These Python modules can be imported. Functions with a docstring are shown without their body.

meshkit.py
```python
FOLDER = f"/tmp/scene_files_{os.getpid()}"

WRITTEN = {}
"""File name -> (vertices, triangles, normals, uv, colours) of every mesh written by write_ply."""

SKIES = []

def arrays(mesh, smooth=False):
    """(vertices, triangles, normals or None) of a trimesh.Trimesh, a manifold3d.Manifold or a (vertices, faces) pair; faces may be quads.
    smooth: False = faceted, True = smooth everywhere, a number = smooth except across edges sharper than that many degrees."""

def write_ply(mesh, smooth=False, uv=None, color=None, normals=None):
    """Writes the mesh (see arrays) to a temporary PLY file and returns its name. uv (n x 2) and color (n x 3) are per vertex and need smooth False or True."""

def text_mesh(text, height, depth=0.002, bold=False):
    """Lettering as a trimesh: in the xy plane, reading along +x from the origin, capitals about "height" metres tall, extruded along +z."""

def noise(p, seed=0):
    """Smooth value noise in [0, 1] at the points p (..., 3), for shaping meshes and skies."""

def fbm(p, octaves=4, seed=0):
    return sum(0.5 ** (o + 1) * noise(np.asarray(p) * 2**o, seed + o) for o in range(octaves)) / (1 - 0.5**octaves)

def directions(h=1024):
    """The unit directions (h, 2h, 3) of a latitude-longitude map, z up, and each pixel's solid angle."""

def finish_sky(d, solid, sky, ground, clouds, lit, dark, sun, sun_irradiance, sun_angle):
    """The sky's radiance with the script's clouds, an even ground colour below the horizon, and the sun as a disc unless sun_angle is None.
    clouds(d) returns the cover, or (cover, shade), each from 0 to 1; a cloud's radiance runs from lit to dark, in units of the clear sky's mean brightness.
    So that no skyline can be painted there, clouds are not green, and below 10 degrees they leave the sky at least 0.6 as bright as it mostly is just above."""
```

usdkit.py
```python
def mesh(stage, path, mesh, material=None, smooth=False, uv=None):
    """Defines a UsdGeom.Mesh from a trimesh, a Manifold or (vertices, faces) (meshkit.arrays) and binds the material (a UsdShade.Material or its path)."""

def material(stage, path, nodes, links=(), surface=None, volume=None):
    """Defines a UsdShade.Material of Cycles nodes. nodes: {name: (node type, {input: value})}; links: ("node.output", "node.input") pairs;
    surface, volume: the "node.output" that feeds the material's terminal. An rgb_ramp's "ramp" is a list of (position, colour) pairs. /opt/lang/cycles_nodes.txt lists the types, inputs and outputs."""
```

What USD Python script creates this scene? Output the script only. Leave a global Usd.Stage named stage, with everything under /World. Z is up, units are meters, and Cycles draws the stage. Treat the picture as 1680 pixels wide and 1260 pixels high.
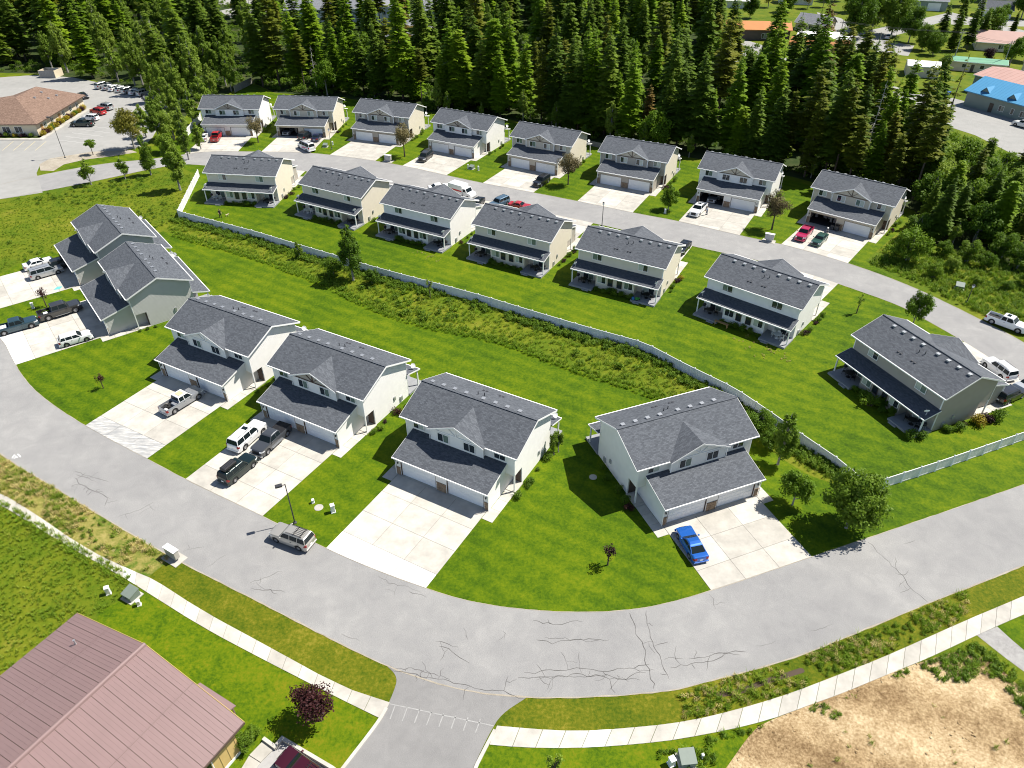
import math, random
import numpy as np, trimesh
import manifold3d as m3
from shapely.geometry import Polygon, LineString, Point, MultiPolygon, box as sbox
from shapely.ops import unary_union
from shapely import affinity
from pxr import Usd, UsdGeom, UsdLux, UsdShade, Gf, Sdf, Vt
import usdkit, meshkit

# ------------------------------------------------------------------ stage, camera, sky, sun
stage = Usd.Stage.CreateInMemory()
UsdGeom.SetStageUpAxis(stage, 'Z'); UsdGeom.SetStageMetersPerUnit(stage, 1.0)
UsdGeom.Xform.Define(stage, '/World'); UsdGeom.Scope.Define(stage, '/World/Looks')
FPX, PITCH, ROLL, CAMH = 1203.285, 0.638177, 0.0045215, 58.583      # surveyed drone camera (pixels of a 1680 wide frame)
cam = UsdGeom.Camera.Define(stage, '/World/camera')
cam.CreateHorizontalApertureAttr(36.0); cam.CreateVerticalApertureAttr(27.0)
cam.CreateFocalLengthAttr(36.0 * FPX / 1680); cam.CreateClippingRangeAttr(Gf.Vec2f(0.5, 6000))
cam.CreateExposureAttr(0.68)
_r0, _u0, _f0 = np.array([1, 0, 0.]), np.array([0, math.sin(PITCH), math.cos(PITCH)]), np.array([0, math.cos(PITCH), -math.sin(PITCH)])
_r = math.cos(ROLL) * _r0 - math.sin(ROLL) * _u0; _u = math.sin(ROLL) * _r0 + math.cos(ROLL) * _u0
cam.AddTransformOp().Set(Gf.Matrix4d(*_r, 0, *_u, 0, *(-_f0), 0, 0, 0, CAMH, 1))
SUN = np.array([0.652, 0.214, 1.0]); SUN /= np.linalg.norm(SUN)     # towards the sun
sky = usdkit.material(stage, '/World/Looks/sky', {
    's': ('sky_texture', {'sky_type': 'single_scattering', 'sun_disc': False, 'sun_elevation': math.asin(SUN[2]), 'sun_rotation': math.atan2(SUN[0], SUN[1]), 'altitude': 700.0}),
    'b': ('background_shader', {'strength': 0.072})}, [('s.color', 'b.color')], surface='b.background')
dome = UsdLux.DomeLight.Define(stage, '/World/sky'); dome.CreateIntensityAttr(1.0)
UsdShade.MaterialBindingAPI.Apply(dome.GetPrim()).Bind(sky)
sun = UsdLux.DistantLight.Define(stage, '/World/sun')
sun.CreateNormalizeAttr(True); sun.CreateIntensityAttr(1.25); sun.CreateAngleAttr(0.5); sun.CreateColorAttr(Gf.Vec3f(1.0, 0.955, 0.87))
_x = np.cross([0, 0, 1], SUN); _x /= np.linalg.norm(_x); _y = np.cross(SUN, _x)
sun.AddTransformOp().Set(Gf.Matrix4d(*_x, 0, *_y, 0, *SUN, 0, 0, 0, 100, 1))

# ------------------------------------------------------------------ helpers
rng = random.Random(7); nr = np.random.default_rng(11)
_names = {}
def numbered(parent, name):
    k = (str(parent), name); n = _names.get(k, 0); _names[k] = n + 1
    return f'{parent}/{name}' if n == 0 else f'{parent}/{name}_{n:03d}'
def path_of(p): return '/World' if p is None else (p if isinstance(p, str) else str(p.GetPath()))
def tag(p, label=None, cat=None, group=None, kind=None):
    p = p.GetPrim() if hasattr(p, 'GetPrim') else p
    for k, v in (('label', label), ('category', cat), ('group', group), ('kind', kind)):
        if v: p.SetCustomDataByKey(k, v)
    return p
def rows(x, y, z, rz, s=1.0, sz=None):
    c, n = math.cos(rz), math.sin(rz); sz = s if sz is None else sz
    return Gf.Matrix4d(c * s, n * s, 0, 0, -n * s, c * s, 0, 0, 0, 0, sz, 0, x, y, z, 1)
def thing(name, label, cat, x=0, y=0, rz=0, z=0, group=None, ref=None, s=1.0, sz=None, kind=None, parent=None):
    q = UsdGeom.Xform.Define(stage, numbered(path_of(parent), name))
    q.AddTransformOp().Set(rows(x, y, z, rz, s, sz))
    p = q.GetPrim(); tag(p, label, cat, group, kind)
    if ref is not None:
        p.GetReferences().AddInternalReference(ref if isinstance(ref, str) else str(ref.GetPath())); p.SetInstanceable(True)
    return p
MODELS = stage.CreateClassPrim('/World/Models')
def model(name):
    return UsdGeom.Xform.Define(stage, numbered('/World/Models', name)).GetPrim()
def arr(mesh, smooth=False): return meshkit.arrays(mesh, smooth)
def put(parent, name, mesh, mat, smooth=False, label=None, cat=None, kind=None, group=None):
    v, f, n = mesh if (isinstance(mesh, tuple) and len(mesh) == 3) else arr(mesh, smooth)
    m = UsdGeom.Mesh.Define(stage, numbered(path_of(parent), name))
    m.CreatePointsAttr(Vt.Vec3fArray.FromNumpy(np.ascontiguousarray(v, np.float32)))
    m.CreateFaceVertexCountsAttr(Vt.IntArray.FromNumpy(np.full(len(f), 3, np.int32)))
    m.CreateFaceVertexIndicesAttr(Vt.IntArray.FromNumpy(np.ascontiguousarray(f, np.int32).ravel()))
    m.CreateSubdivisionSchemeAttr('none')
    if n is not None:
        m.CreateNormalsAttr(Vt.Vec3fArray.FromNumpy(np.ascontiguousarray(n, np.float32))); m.SetNormalsInterpolation('vertex')
    UsdShade.MaterialBindingAPI.Apply(m.GetPrim()).Bind(LOOK[mat])
    tag(m, label, cat, group, kind)
    return m.GetPrim()
BOXF = np.array([[0, 2, 1], [1, 2, 3], [4, 5, 6], [5, 7, 6], [0, 1, 4], [1, 5, 4], [2, 6, 3], [3, 6, 7], [0, 4, 2], [2, 4, 6], [1, 3, 5], [3, 7, 5]])
class MB:
    """collects vertices and triangles"""
    def __init__(s): s.v, s.f, s.n = [], [], 0
    def add(s, v, f):
        v = np.asarray(v, float); f = np.asarray(f, int)
        if f.shape[1] == 4: f = np.vstack([f[:, [0, 1, 2]], f[:, [0, 2, 3]]])
        s.v.append(v); s.f.append(f + s.n); s.n += len(v); return s
    def mesh(s, t):
        if hasattr(t, 'to_mesh'):
            q = t.to_mesh(); return s.add(q.vert_properties[:, :3], q.tri_verts)
        return s.add(t.vertices, t.faces)
    def box(s, x0, x1, y0, y1, z0, z1):
        x0, x1 = sorted((x0, x1)); y0, y1 = sorted((y0, y1)); z0, z1 = sorted((z0, z1))
        return s.add([(x, y, z) for z in (z0, z1) for y in (y0, y1) for x in (x0, x1)], BOXF)
    def quad(s, a, b, c, d): return s.add([a, b, c, d], [[0, 1, 2], [0, 2, 3]])
    def bar(s, a, b, w, h=None):
        """a square bar from a to b, w wide and h deep"""
        a, b = np.asarray(a, float), np.asarray(b, float); h = h or w; d = b - a; L = np.linalg.norm(d); d = d / L
        up = np.array([0, 0, 1.]) if abs(d[2]) < .95 else np.array([1., 0, 0])
        x = np.cross(d, up); x /= np.linalg.norm(x); y = np.cross(x, d)
        return s.add([a + d * t * L + x * i * w / 2 + y * j * h / 2 for t in (0, 1) for j in (-1, 1) for i in (-1, 1)], BOXF[:, ::-1])
    def tube(s, pts, r, n=8, cap=True):
        pts = np.asarray(pts, float); r = np.broadcast_to(r, len(pts)); V = []
        for i, p in enumerate(pts):
            d = pts[min(i + 1, len(pts) - 1)] - pts[max(i - 1, 0)]; d = d / (np.linalg.norm(d) + 1e-9)
            up = np.array([0, 0, 1.]) if abs(d[2]) < .9 else np.array([1., 0, 0])
            x = np.cross(up, d); x /= np.linalg.norm(x); y = np.cross(d, x)
            V += [p + r[i] * (math.cos(a) * x + math.sin(a) * y) for a in np.linspace(0, 2 * math.pi, n, False)]
        F = []
        for i in range(len(pts) - 1):
            for k in range(n):
                a, b = i * n + k, i * n + (k + 1) % n
                F += [[a, b, b + n], [a, b + n, a + n]]
        if cap:
            for o, rev in ((0, True), ((len(pts) - 1) * n, False)):
                F += [[o, o + k + 1, o + k] if rev else [o, o + k, o + k + 1] for k in range(1, n - 1)]
        return s.add(V, F)
    def lathe(s, prof, n=16, c=(0, 0, 0)):
        V = [(c[0] + r * math.cos(a), c[1] + r * math.sin(a), c[2] + z) for r, z in prof for a in np.linspace(0, 2 * math.pi, n, False)]
        F = []
        for i in range(len(prof) - 1):
            for k in range(n):
                a, b = i * n + k, i * n + (k + 1) % n
                F += [[a, b, b + n], [a, b + n, a + n]]
        return s.add(V, F)
    def poly(s, p, z0, z1):
        for q in getattr(p, 'geoms', [p]):
            if q.area < 1e-6: continue
            t = trimesh.creation.extrude_polygon(q, z1 - z0, engine='earcut'); t.apply_translation([0, 0, z0]); s.mesh(t)
        return s
    def out(s): return (np.vstack(s.v), np.vstack(s.f))
    def empty(s): return s.n == 0
def flat(poly, z):
    """a sheet at height z"""
    V, F, n = [], [], 0
    for q in getattr(poly, 'geoms', [poly]):
        if q.geom_type != 'Polygon' or q.area < 1e-4: continue
        v, f = trimesh.creation.triangulate_polygon(q, engine='earcut')
        a = v[f[:, 1]] - v[f[:, 0]]; b = v[f[:, 2]] - v[f[:, 0]]; fl = (a[:, 0] * b[:, 1] - a[:, 1] * b[:, 0]) < 0
        f = np.array(f); f[fl] = f[fl][:, ::-1]
        V.append(np.c_[v, np.full(len(v), z)]); F.append(f + n); n += len(v)
    return np.vstack(V), np.vstack(F)
def onplane(poly2, O, X, Y, N, holes=()):
    """triangles of a 2D polygon laid in the plane O + x X + y Y, facing N"""
    v, f = flat(poly2, 0); O, X, Y, N = map(np.asarray, (O, X, Y, N))
    if np.dot(np.cross(X, Y), N) < 0: f = f[:, ::-1]
    return O + v[:, :1] * X + v[:, 1:2] * Y, f
def siding(mb, poly2, O, X, N, course=0.2, lip=0.012, back=True):
    """lap boards over a wall: poly2 in (along X, height); each board leans out at its lower edge"""
    O, X, N = map(lambda q: np.asarray(q, float), (O, X, N)); Z = np.array([0, 0, 1.])
    if back: mb.add(*onplane(poly2, O, X, Z, N))
    x0, y0, x1, y1 = poly2.bounds; k = math.floor(y0 / course)
    flip = np.dot(np.cross(X, Z), N) < 0
    while k * course < y1:
        a, b = k * course, (k + 1) * course; k += 1
        c = poly2.intersection(sbox(x0 - 1, a, x1 + 1, b))
        for q in getattr(c, 'geoms', [c]):
            if q.geom_type != 'Polygon' or q.area < 1e-3: continue
            v, f = flat(q, 0)
            out = lip * (1 - (v[:, 1] - a) / course) + .003
            if flip: f = f[:, ::-1]
            mb.add(O + v[:, :1] * X + v[:, 1:2] * Z + out[:, None] * N, f)
def gpx(px, py, z=0.0):
    """the point of the ground seen at a pixel of the surveyed photograph"""
    x, y = (px - 840) / FPX, (630 - py) / FPX
    c, s = math.cos(ROLL), math.sin(ROLL); x, y = x * c + y * s, -x * s + y * c
    d = np.array([x, math.cos(PITCH) + y * math.sin(PITCH), -math.sin(PITCH) + y * math.cos(PITCH)]); t = (z - CAMH) / d[2]
    return np.array([d[0] * t, d[1] * t, z])
def W(*pts): return [tuple(gpx(a, b)[:2]) for a, b in pts]
def smoothline(p, n=2):
    p = np.array(p, float)
    for _ in range(n):
        q = np.empty((2 * len(p) - 2, 2)); q[0::2] = .75 * p[:-1] + .25 * p[1:]; q[1::2] = .25 * p[:-1] + .75 * p[1:]
        p = np.vstack([p[:1], q, p[-1:]])
    return [tuple(x) for x in p]

# ------------------------------------------------------------------ materials
LOOK = {}
def look(name, nodes, links=(), surface='p.BSDF'):
    LOOK[name] = usdkit.material(stage, '/World/Looks/' + name, nodes, links, surface=surface)
def plain(name, col, rough=.6, noise=.0, scale=6.0, spec=.4, metal=0.0, coat=0.0, bump=0.0, world=False):
    p = {'roughness': rough, 'specular_ior_level': spec, 'metallic': metal}
    if coat: p.update(coat_weight=coat, coat_roughness=.05)
    if not noise and not bump:
        look(name, {'p': ('principled_bsdf', dict(p, base_color=col))}); return
    c = np.array(col)
    nd = {'t': ('geometry' if world else 'texture_coordinate', {}), 'n': ('noise_texture', {'scale': scale, 'detail': 5.0, 'roughness': .65}),
          'r': ('rgb_ramp', {'ramp': [(.25, c * (1 - noise)), (.75, np.minimum(c * (1 + noise), .9))]}), 'p': ('principled_bsdf', p)}
    ln = [('t.position' if world else 't.object', 'n.vector'), ('n.fac', 'r.fac'), ('r.color', 'p.base_color')]
    if bump:
        nd['b'] = ('bump', {'strength': bump, 'distance': .02}); ln += [('n.fac', 'b.height'), ('b.normal', 'p.normal')]
    look(name, nd, ln)
def grass(name, cols, big=.06, mid=.5, fine=5.0, wa=.42, wm=.35, wf=.3, stripe=None):
    """mown or rough turf: three sizes of variation; cols dark to light"""
    nd = {'g': ('geometry', {}), 'a': ('noise_texture', {'scale': big, 'detail': 3.0, 'roughness': .6}), 'b': ('noise_texture', {'scale': mid, 'detail': 4.0, 'roughness': .65, 'distortion': .5}),
          'c': ('noise_texture', {'scale': fine, 'detail': 5.0, 'roughness': .75}),
          'm1': ('math', {'math_type': 'multiply_add', 'value2': wa, 'value3': .53 - .5 * (wa + wm + wf)}), 'm2': ('math', {'math_type': 'multiply_add', 'value2': wm}), 'm3': ('math', {'math_type': 'multiply_add', 'value2': wf}),
          'r': ('rgb_ramp', {'ramp': [(p, c) for p, c in cols]}), 'p': ('principled_bsdf', {'roughness': .85, 'specular_ior_level': .12, 'sheen_weight': .0}), 'u': ('bump', {'strength': .55, 'distance': .08})}
    ln = [('g.position', 'a.vector'), ('g.position', 'b.vector'), ('g.position', 'c.vector'), ('a.fac', 'm1.value1'), ('b.fac', 'm2.value1'), ('m1.value', 'm2.value3'), ('c.fac', 'm3.value1'), ('m2.value', 'm3.value3'),
          ('c.fac', 'u.height'), ('u.normal', 'p.normal')]
    last = 'm3.value'
    if stripe:
        ang, sc, amt = stripe
        nd['mp'] = ('mapping', {'rotation': (0, 0, ang)}); nd['w'] = ('wave_texture', {'scale': sc, 'distortion': 1.2, 'detail': 2.0, 'detail_scale': .4}); nd['ms'] = ('math', {'math_type': 'multiply_add', 'value2': amt})
        nd['mo'] = ('math', {'math_type': 'subtract', 'value2': .5})
        ln += [('g.position', 'mp.vector'), ('mp.vector', 'w.vector'), ('w.fac', 'mo.value1'), ('mo.value', 'ms.value1'), ('m3.value', 'ms.value3')]; last = 'ms.value'
    ln += [(last, 'r.fac'), ('r.color', 'p.base_color')]
    look(name, nd, ln)
G1, G2, G3, G4 = (.021, .052, .001), (.052, .103, .0012), (.098, .148, .0016), (.175, .188, .006)
grass('lawn', [(.30, G1), (.47, G2), (.61, G3), (.80, G4)], big=.06, mid=.45, fine=2.6, wa=.42, wm=.42, wf=.62, stripe=(-1.02, .15, .07))
grass('lawn_yellow', [(.30, G1), (.45, G2), (.55, G3), (.70, (.17, .165, .006)), (.84, (.27, .22, .018))], big=.09, mid=.5, fine=2.6, wa=.4, wm=.38, wf=.62)
grass('lawn_dry', [(.30, (.03, .06, .002)), (.45, (.062, .095, .003)), (.58, (.12, .13, .006)), (.76, (.24, .20, .025))], big=.09, mid=.55, fine=3.0, wf=.7)
grass('meadow', [(.30, (.028, .058, .003)), (.45, (.066, .115, .004)), (.58, (.13, .155, .008)), (.76, (.25, .21, .04))], big=.05, mid=.35, fine=3.0)
grass('rough_verge', [(.30, (.03, .075, .008)), (.46, (.075, .13, .012)), (.56, (.22, .2, .05)), (.72, (.42, .34, .13))], big=.2, mid=.8, fine=4.0)
grass('forest_floor', [(.30, (.012, .022, .006)), (.5, (.03, .05, .012)), (.62, (.06, .065, .025)), (.75, (.11, .09, .05))], big=.1, mid=.5, fine=3.0)
grass('dirt', [(.28, (.12, .072, .032)), (.44, (.25, .168, .085)), (.57, (.38, .275, .15)), (.76, (.58, .46, .29))], big=.10, mid=.7, fine=4.5, wa=.35, wm=.4, wf=.85, stripe=(1.9, .045, .17))
grass('gravel', [(.3, (.17, .165, .16)), (.5, (.3, .29, .28)), (.7, (.42, .41, .39))], big=.3, mid=2.0, fine=18.0)
grass('beige_gravel', [(.3, (.2, .17, .13)), (.5, (.33, .29, .23)), (.7, (.44, .4, .33))], big=.3, mid=2.0, fine=14.0)
grass('asphalt', [(.32, (.225, .22, .22)), (.47, (.262, .257, .253)), (.58, (.288, .282, .275)), (.72, (.34, .332, .32))], big=.09, mid=.5, fine=16.0, wa=.5, wm=.45, wf=.55)
grass('asphalt_dark', [(.32, (.19, .185, .182)), (.5, (.235, .229, .224)), (.7, (.28, .272, .265))], big=.12, mid=.8, fine=25.0)
grass('lot_asphalt', [(.32, (.25, .245, .235)), (.5, (.3, .295, .28)), (.7, (.36, .35, .335))], big=.07, mid=.5, fine=20.0)
for i, k in enumerate((.45, .48, .42, .51)):
    c = np.array([1.0, .945, .84]) * k
    plain(f'concrete_{i}', c, .85, .22, .55, spec=.2, bump=.15, world=True)
plain('concrete_grey', (.36, .35, .34), .85, .12, 1.5, spec=.2, bump=.15, world=True)
look('concrete_streaked', {'g': ('geometry', {}), 'm': ('mapping', {'rotation': (0, 0, .51), 'scale': (.5, 4.0, 1)}), 'n': ('noise_texture', {'scale': 1.0, 'detail': 5.0, 'roughness': .7}), 'r': ('rgb_ramp', {'ramp': [(.35, (.24, .245, .25)), (.5, (.36, .355, .345)), (.62, (.6, .58, .54))]}), 'p': ('principled_bsdf', {'roughness': .85})}, [('g.position', 'm.vector'), ('m.vector', 'n.vector'), ('n.fac', 'r.fac'), ('r.color', 'p.base_color')])
plain('concrete_white', (.64, .63, .61), .85, .12, 1.0, spec=.2, bump=.15, world=True)
plain('mark_pale', (.315, .31, .30), .8, .2, 3.0)
plain('joint', (.2, .185, .16), .9)
plain('crack', (.075, .07, .066), .9, .2, 4)
plain('paint_white', (.46, .45, .43), .7, .15, 5.0)
plain('paint_yellow', (.5, .43, .27), .7, .15, 5.0)
plain('puddle', (.07, .045, .025), .25, spec=.5)
for nm, c in (('white', (.77, .75, .72)), ('cream', (.66, .60, .49)), ('beige', (.50, .445, .36)), ('taupe', (.36, .325, .28)), ('grey', (.52, .51, .49))):
    plain('siding_' + nm, c, .55, .05, 1.1, spec=.3)
plain('trim_white', (.80, .79, .77), .5, spec=.35)
plain('vinyl_white', (.76, .755, .75), .42, .04, .7, spec=.4)
plain('door_white', (.78, .78, .79), .45, .03, 1.0, spec=.4)
plain('trim_brown', (.085, .055, .04), .6, .2, 4.0)
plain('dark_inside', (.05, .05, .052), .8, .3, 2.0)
plain('stone', (.27, .19, .125), .85, .45, 2.3, bump=.4)
plain('slab_grey', (.27, .275, .285), .8, .12, 2.0)
plain('metal_grey', (.45, .46, .47), .4, .08, 4.0, metal=.6)
plain('metal_dark', (.045, .045, .05), .45, spec=.5)
plain('metal_black', (.015, .015, .017), .5)
plain('plastic_white', (.75, .75, .74), .4)
plain('utility_green', (.17, .205, .175), .5, .08, 2.0)
plain('utility_tan', (.42, .40, .36), .5, .05, 2.0)
plain('wood', (.36, .21, .09), .7, .25, 4.0)
plain('wood_grey', (.27, .25, .225), .85, .3, 3.0)
plain('bark', (.085, .062, .045), .9, .4, 3.0)
plain('bark_grey', (.27, .25, .23), .9, .35, 3.0)
plain('bark_pale', (.5, .48, .44), .85, .3, 2.0)
look('glass_dark', {'p': ('principled_bsdf', {'base_color': (.02, .025, .028), 'roughness': .06, 'specular_ior_level': .6})})
look('glass_green', {'p': ('principled_bsdf', {'base_color': (.13, .17, .14), 'roughness': .08, 'specular_ior_level': .6})})
look('glass_blind', {'p': ('principled_bsdf', {'base_color': (.42, .46, .40), 'roughness': .1, 'specular_ior_level': .6})})
look('car_glass', {'p': ('principled_bsdf', {'base_color': (.010, .016, .018), 'roughness': .12, 'specular_ior_level': .22})})
def shingle(name, lo, hi):
    """asphalt shingles: courses of tabs of uneven tone; the grid follows the roof's own axes"""
    look(name, {'t': ('texture_coordinate', {}), 'b': ('brick_texture', {'scale': 1.0, 'brick_width': .34, 'row_height': .15, 'mortar_size': .006, 'mortar_smooth': .3, 'color1': lo, 'color2': hi, 'mortar': tuple(np.array(lo) * .6)}),
                'n': ('noise_texture', {'scale': 5.0, 'detail': 5.0, 'roughness': .8}), 'r': ('rgb_ramp', {'ramp': [(.3, (.84, .84, .84)), (.7, (1.16, 1.16, 1.16))]}),
                'x': ('mix', {'mix_type': 'multiply', 'fac': 1.0}), 'u': ('bump', {'strength': .5, 'distance': .02}), 'p': ('principled_bsdf', {'roughness': .85, 'specular_ior_level': .25})},
         [('t.object', 'b.vector'), ('t.object', 'n.vector'), ('n.fac', 'r.fac'), ('b.color', 'x.color1'), ('r.color', 'x.color2'), ('x.color', 'p.base_color'), ('b.fac', 'u.height'), ('u.normal', 'p.normal')])
shingle('shingle_grey', (.074, .081, .094), (.118, .128, .145))
shingle('shingle_brown', (.15, .095, .07), (.27, .18, .135))
shingle('shingle_pale', (.16, .165, .18), (.25, .26, .28))
plain('roof_mauve', (.225, .148, .142), .42, .05, .5, spec=.45, metal=.0)
plain('roof_orange', (.5, .2, .055), .5, .08, .4)
plain('roof_white', (.72, .71, .69), .6, .06, .4)
plain('roof_blue', (.07, .27, .47), .45, .06, .4)
plain('roof_green', (.13, .33, .20), .5, .08, .4)
plain('roof_pink', (.42, .25, .21), .6, .08, .4)
plain('wall_green', (.22, .265, .24), .6, .06, .5)
plain('wall_brown', (.09, .07, .055), .7, .1, .5)
plain('wall_cream', (.62, .53, .39), .7, .06, .5)
plain('wall_yellow', (.52, .37, .14), .7, .12, .8)
plain('wall_white', (.66, .66, .65), .65, .06, .5)

# ------------------------------------------------------------------ the ground: one sheet, then lawns, roads and walks laid over it
GROUND = put(None, 'ground', flat(Point(0, 150).buffer(3000, 24), 0.0), 'meadow', kind='structure', label='rough meadow ground under the whole neighbourhood')
ROAD_IN = smoothline(W((-330, 330), (-140, 430), (0, 546), (27, 604), (60, 646), (140, 700), (248, 756), (310, 790), (440, 851), (540, 903), (620, 937), (706, 968), (760, 985), (850, 1000), (960, 1006), (1060, 999), (1160, 972), (1327, 915), (1500, 857), (1680, 795), (1980, 690)))
ROAD_OUT = smoothline(W((-330, 470), (-140, 640), (0, 747), (110, 812), (265, 907), (420, 985), (540, 1047), (640, 1097), (760, 1135), (865, 1145), (960, 1145), (1100, 1135), (1160, 1119), (1290, 1085), (1400, 1041), (1520, 991), (1600, 960), (1680, 928), (1980, 800)))
road_main = Polygon(ROAD_IN + ROAD_OUT[::-1])
side = Polygon(smoothline(W((590, 1060), (640, 1096), (652, 1112), (648, 1130), (635, 1160), (620, 1185), (560, 1262), (480, 1370))) + smoothline(W((740, 1370), (775, 1262), (790, 1230), (805, 1200), (822, 1172), (862, 1146), (900, 1120))))
side = side.buffer(0).difference(road_main)
BK_UP = smoothline(W((-60, 318), (60, 288), (170, 268), (240, 262), (300, 254), (340, 248), (430, 249), (500, 250), (560, 256), (650, 269), (742, 290), (800, 302), (880, 317), (948, 330), (1042, 350), (1115, 363), (1220, 388), (1290, 402), (1400, 434), (1500, 471), (1600, 520), (1680, 561), (1760, 612), (1850, 690)))
BK_LO = smoothline(W((-60, 338), (0, 327), (140, 301), (290, 268), (340, 272), (430, 276), (500, 280), (600, 295), (700, 312), (800, 330), (900, 350), (1040, 381), (1140, 405), (1230, 424), (1316, 446), (1400, 474), (1478, 502), (1517, 524), (1560, 548), (1600, 572), (1680, 625), (1760, 700), (1800, 760)))
road_back = Polygon(BK_UP + BK_LO[::-1]).buffer(0)
lot = Polygon(W((-260, 420), (-60, 340), (0, 327), (70, 316), (60, 284), (66, 270), (82, 260), (150, 249), (200, 247), (236, 240), (250, 226), (262, 205), (272, 186), (268, 168), (240, 153), (200, 143), (150, 133), (118, 127), (60, 123), (0, 127), (-260, 140)))
island = Polygon(smoothline(W((66, 279), (64, 270), (82, 260), (150, 249), (205, 247), (240, 240), (320, 236), (322, 246), (240, 258), (170, 264), (120, 272), (80, 280), (66, 279)), 1))
forest = Polygon(W((-200, 150), (-60, 118), (60, 121), (150, 131), (240, 150), (275, 165), (300, 195), (325, 172), (392, 146), (412, 134), (450, 152), (560, 160), (640, 172), (700, 184), (830, 194), (980, 236), (1120, 256), (1300, 290), (1500, 345), (1530, 400), (1600, 430), (1750, 470), (1800, 400), (1680, 290), (1560, 245), (1430, 200), (1300, 140), (1180, 90), (1100, 20), (1050, -60), (-500, -60), (-500, 150)))
hiway = Polygon(W((1445, 168), (1500, 175), (1560, 160), (1700, 198), (1900, 260), (1900, 330), (1680, 262), (1600, 222), (1520, 196), (1450, 182)))
town_asphalt = [Polygon(W(*q)) for q in (((1190, 55), (1460, 140), (1560, 165), (1480, 180), (1330, 140), (1200, 100)), ((1340, 20), (1380, 30), (1420, 60), (1500, 75), (1490, 92), (1400, 80), (1360, 60)),
    ((1380, 60), (1560, 20), (1720, 60), (1720, 70), (1560, 32), (1400, 78)), ((1560, 30), (1700, 34), (1700, 44), (1560, 40)), ((330, -10), (420, 2), (420, 12), (330, 4)), ((360, 18), (400, 8), (450, 10), (440, 26), (380, 30)), ((640, 14), (760, 24), (750, 34), (640, 26)))]
walk_l_top = smoothline(W((-160, 745), (0, 808), (53, 840), (140, 900), (217, 937), (247, 947), (333, 1003), (433, 1057), (560, 1127), (640, 1153)), 1)
walk_l_bot = smoothline(W((-160, 765), (0, 828), (20, 840), (100, 890), (207, 950), (227, 963), (333, 1030), (433, 1083), (560, 1148), (626, 1180)), 1)
walk_r_top = smoothline(W((815, 1191), (893, 1198), (960, 1200), (1027, 1195), (1120, 1186), (1220, 1162), (1300, 1137), (1387, 1103), (1453, 1077), (1520, 1047), (1587, 1017), (1680, 978), (1900, 885)), 1)
walk_r_bot = smoothline(W((803, 1222), (860, 1227), (943, 1228), (1027, 1223), (1120, 1213), (1250, 1186), (1320, 1160), (1387, 1136), (1453, 1108), (1507, 1087), (1553, 1066), (1603, 1042), (1680, 1008), (1900, 915)), 1)
walk_l, walk_r = Polygon(walk_l_top + walk_l_bot[::-1]).buffer(0), Polygon(walk_r_top + walk_r_bot[::-1]).buffer(0)
FENCE = W((327, 290), (294, 358), (343, 371), (425, 393), (470, 407), (560, 434), (602, 447), (667, 465), (728, 481), (793, 499), (870, 523), (953, 548), (1057, 577), (1120, 611), (1203, 652), (1263, 693), (1310, 727), (1368, 767), (1420, 810))
FENCE2 = W((1420, 810), (1540, 771), (1680, 722), (1860, 655))
mown_edge = W((240, 400), (262, 378), (285, 384), (330, 398), (420, 422), (530, 464), (600, 500), (680, 531), (760, 546), (830, 561), (900, 590), (960, 612), (1040, 637), (1085, 652), (1130, 690), (1225, 700), (1300, 770), (1420, 812))
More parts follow.
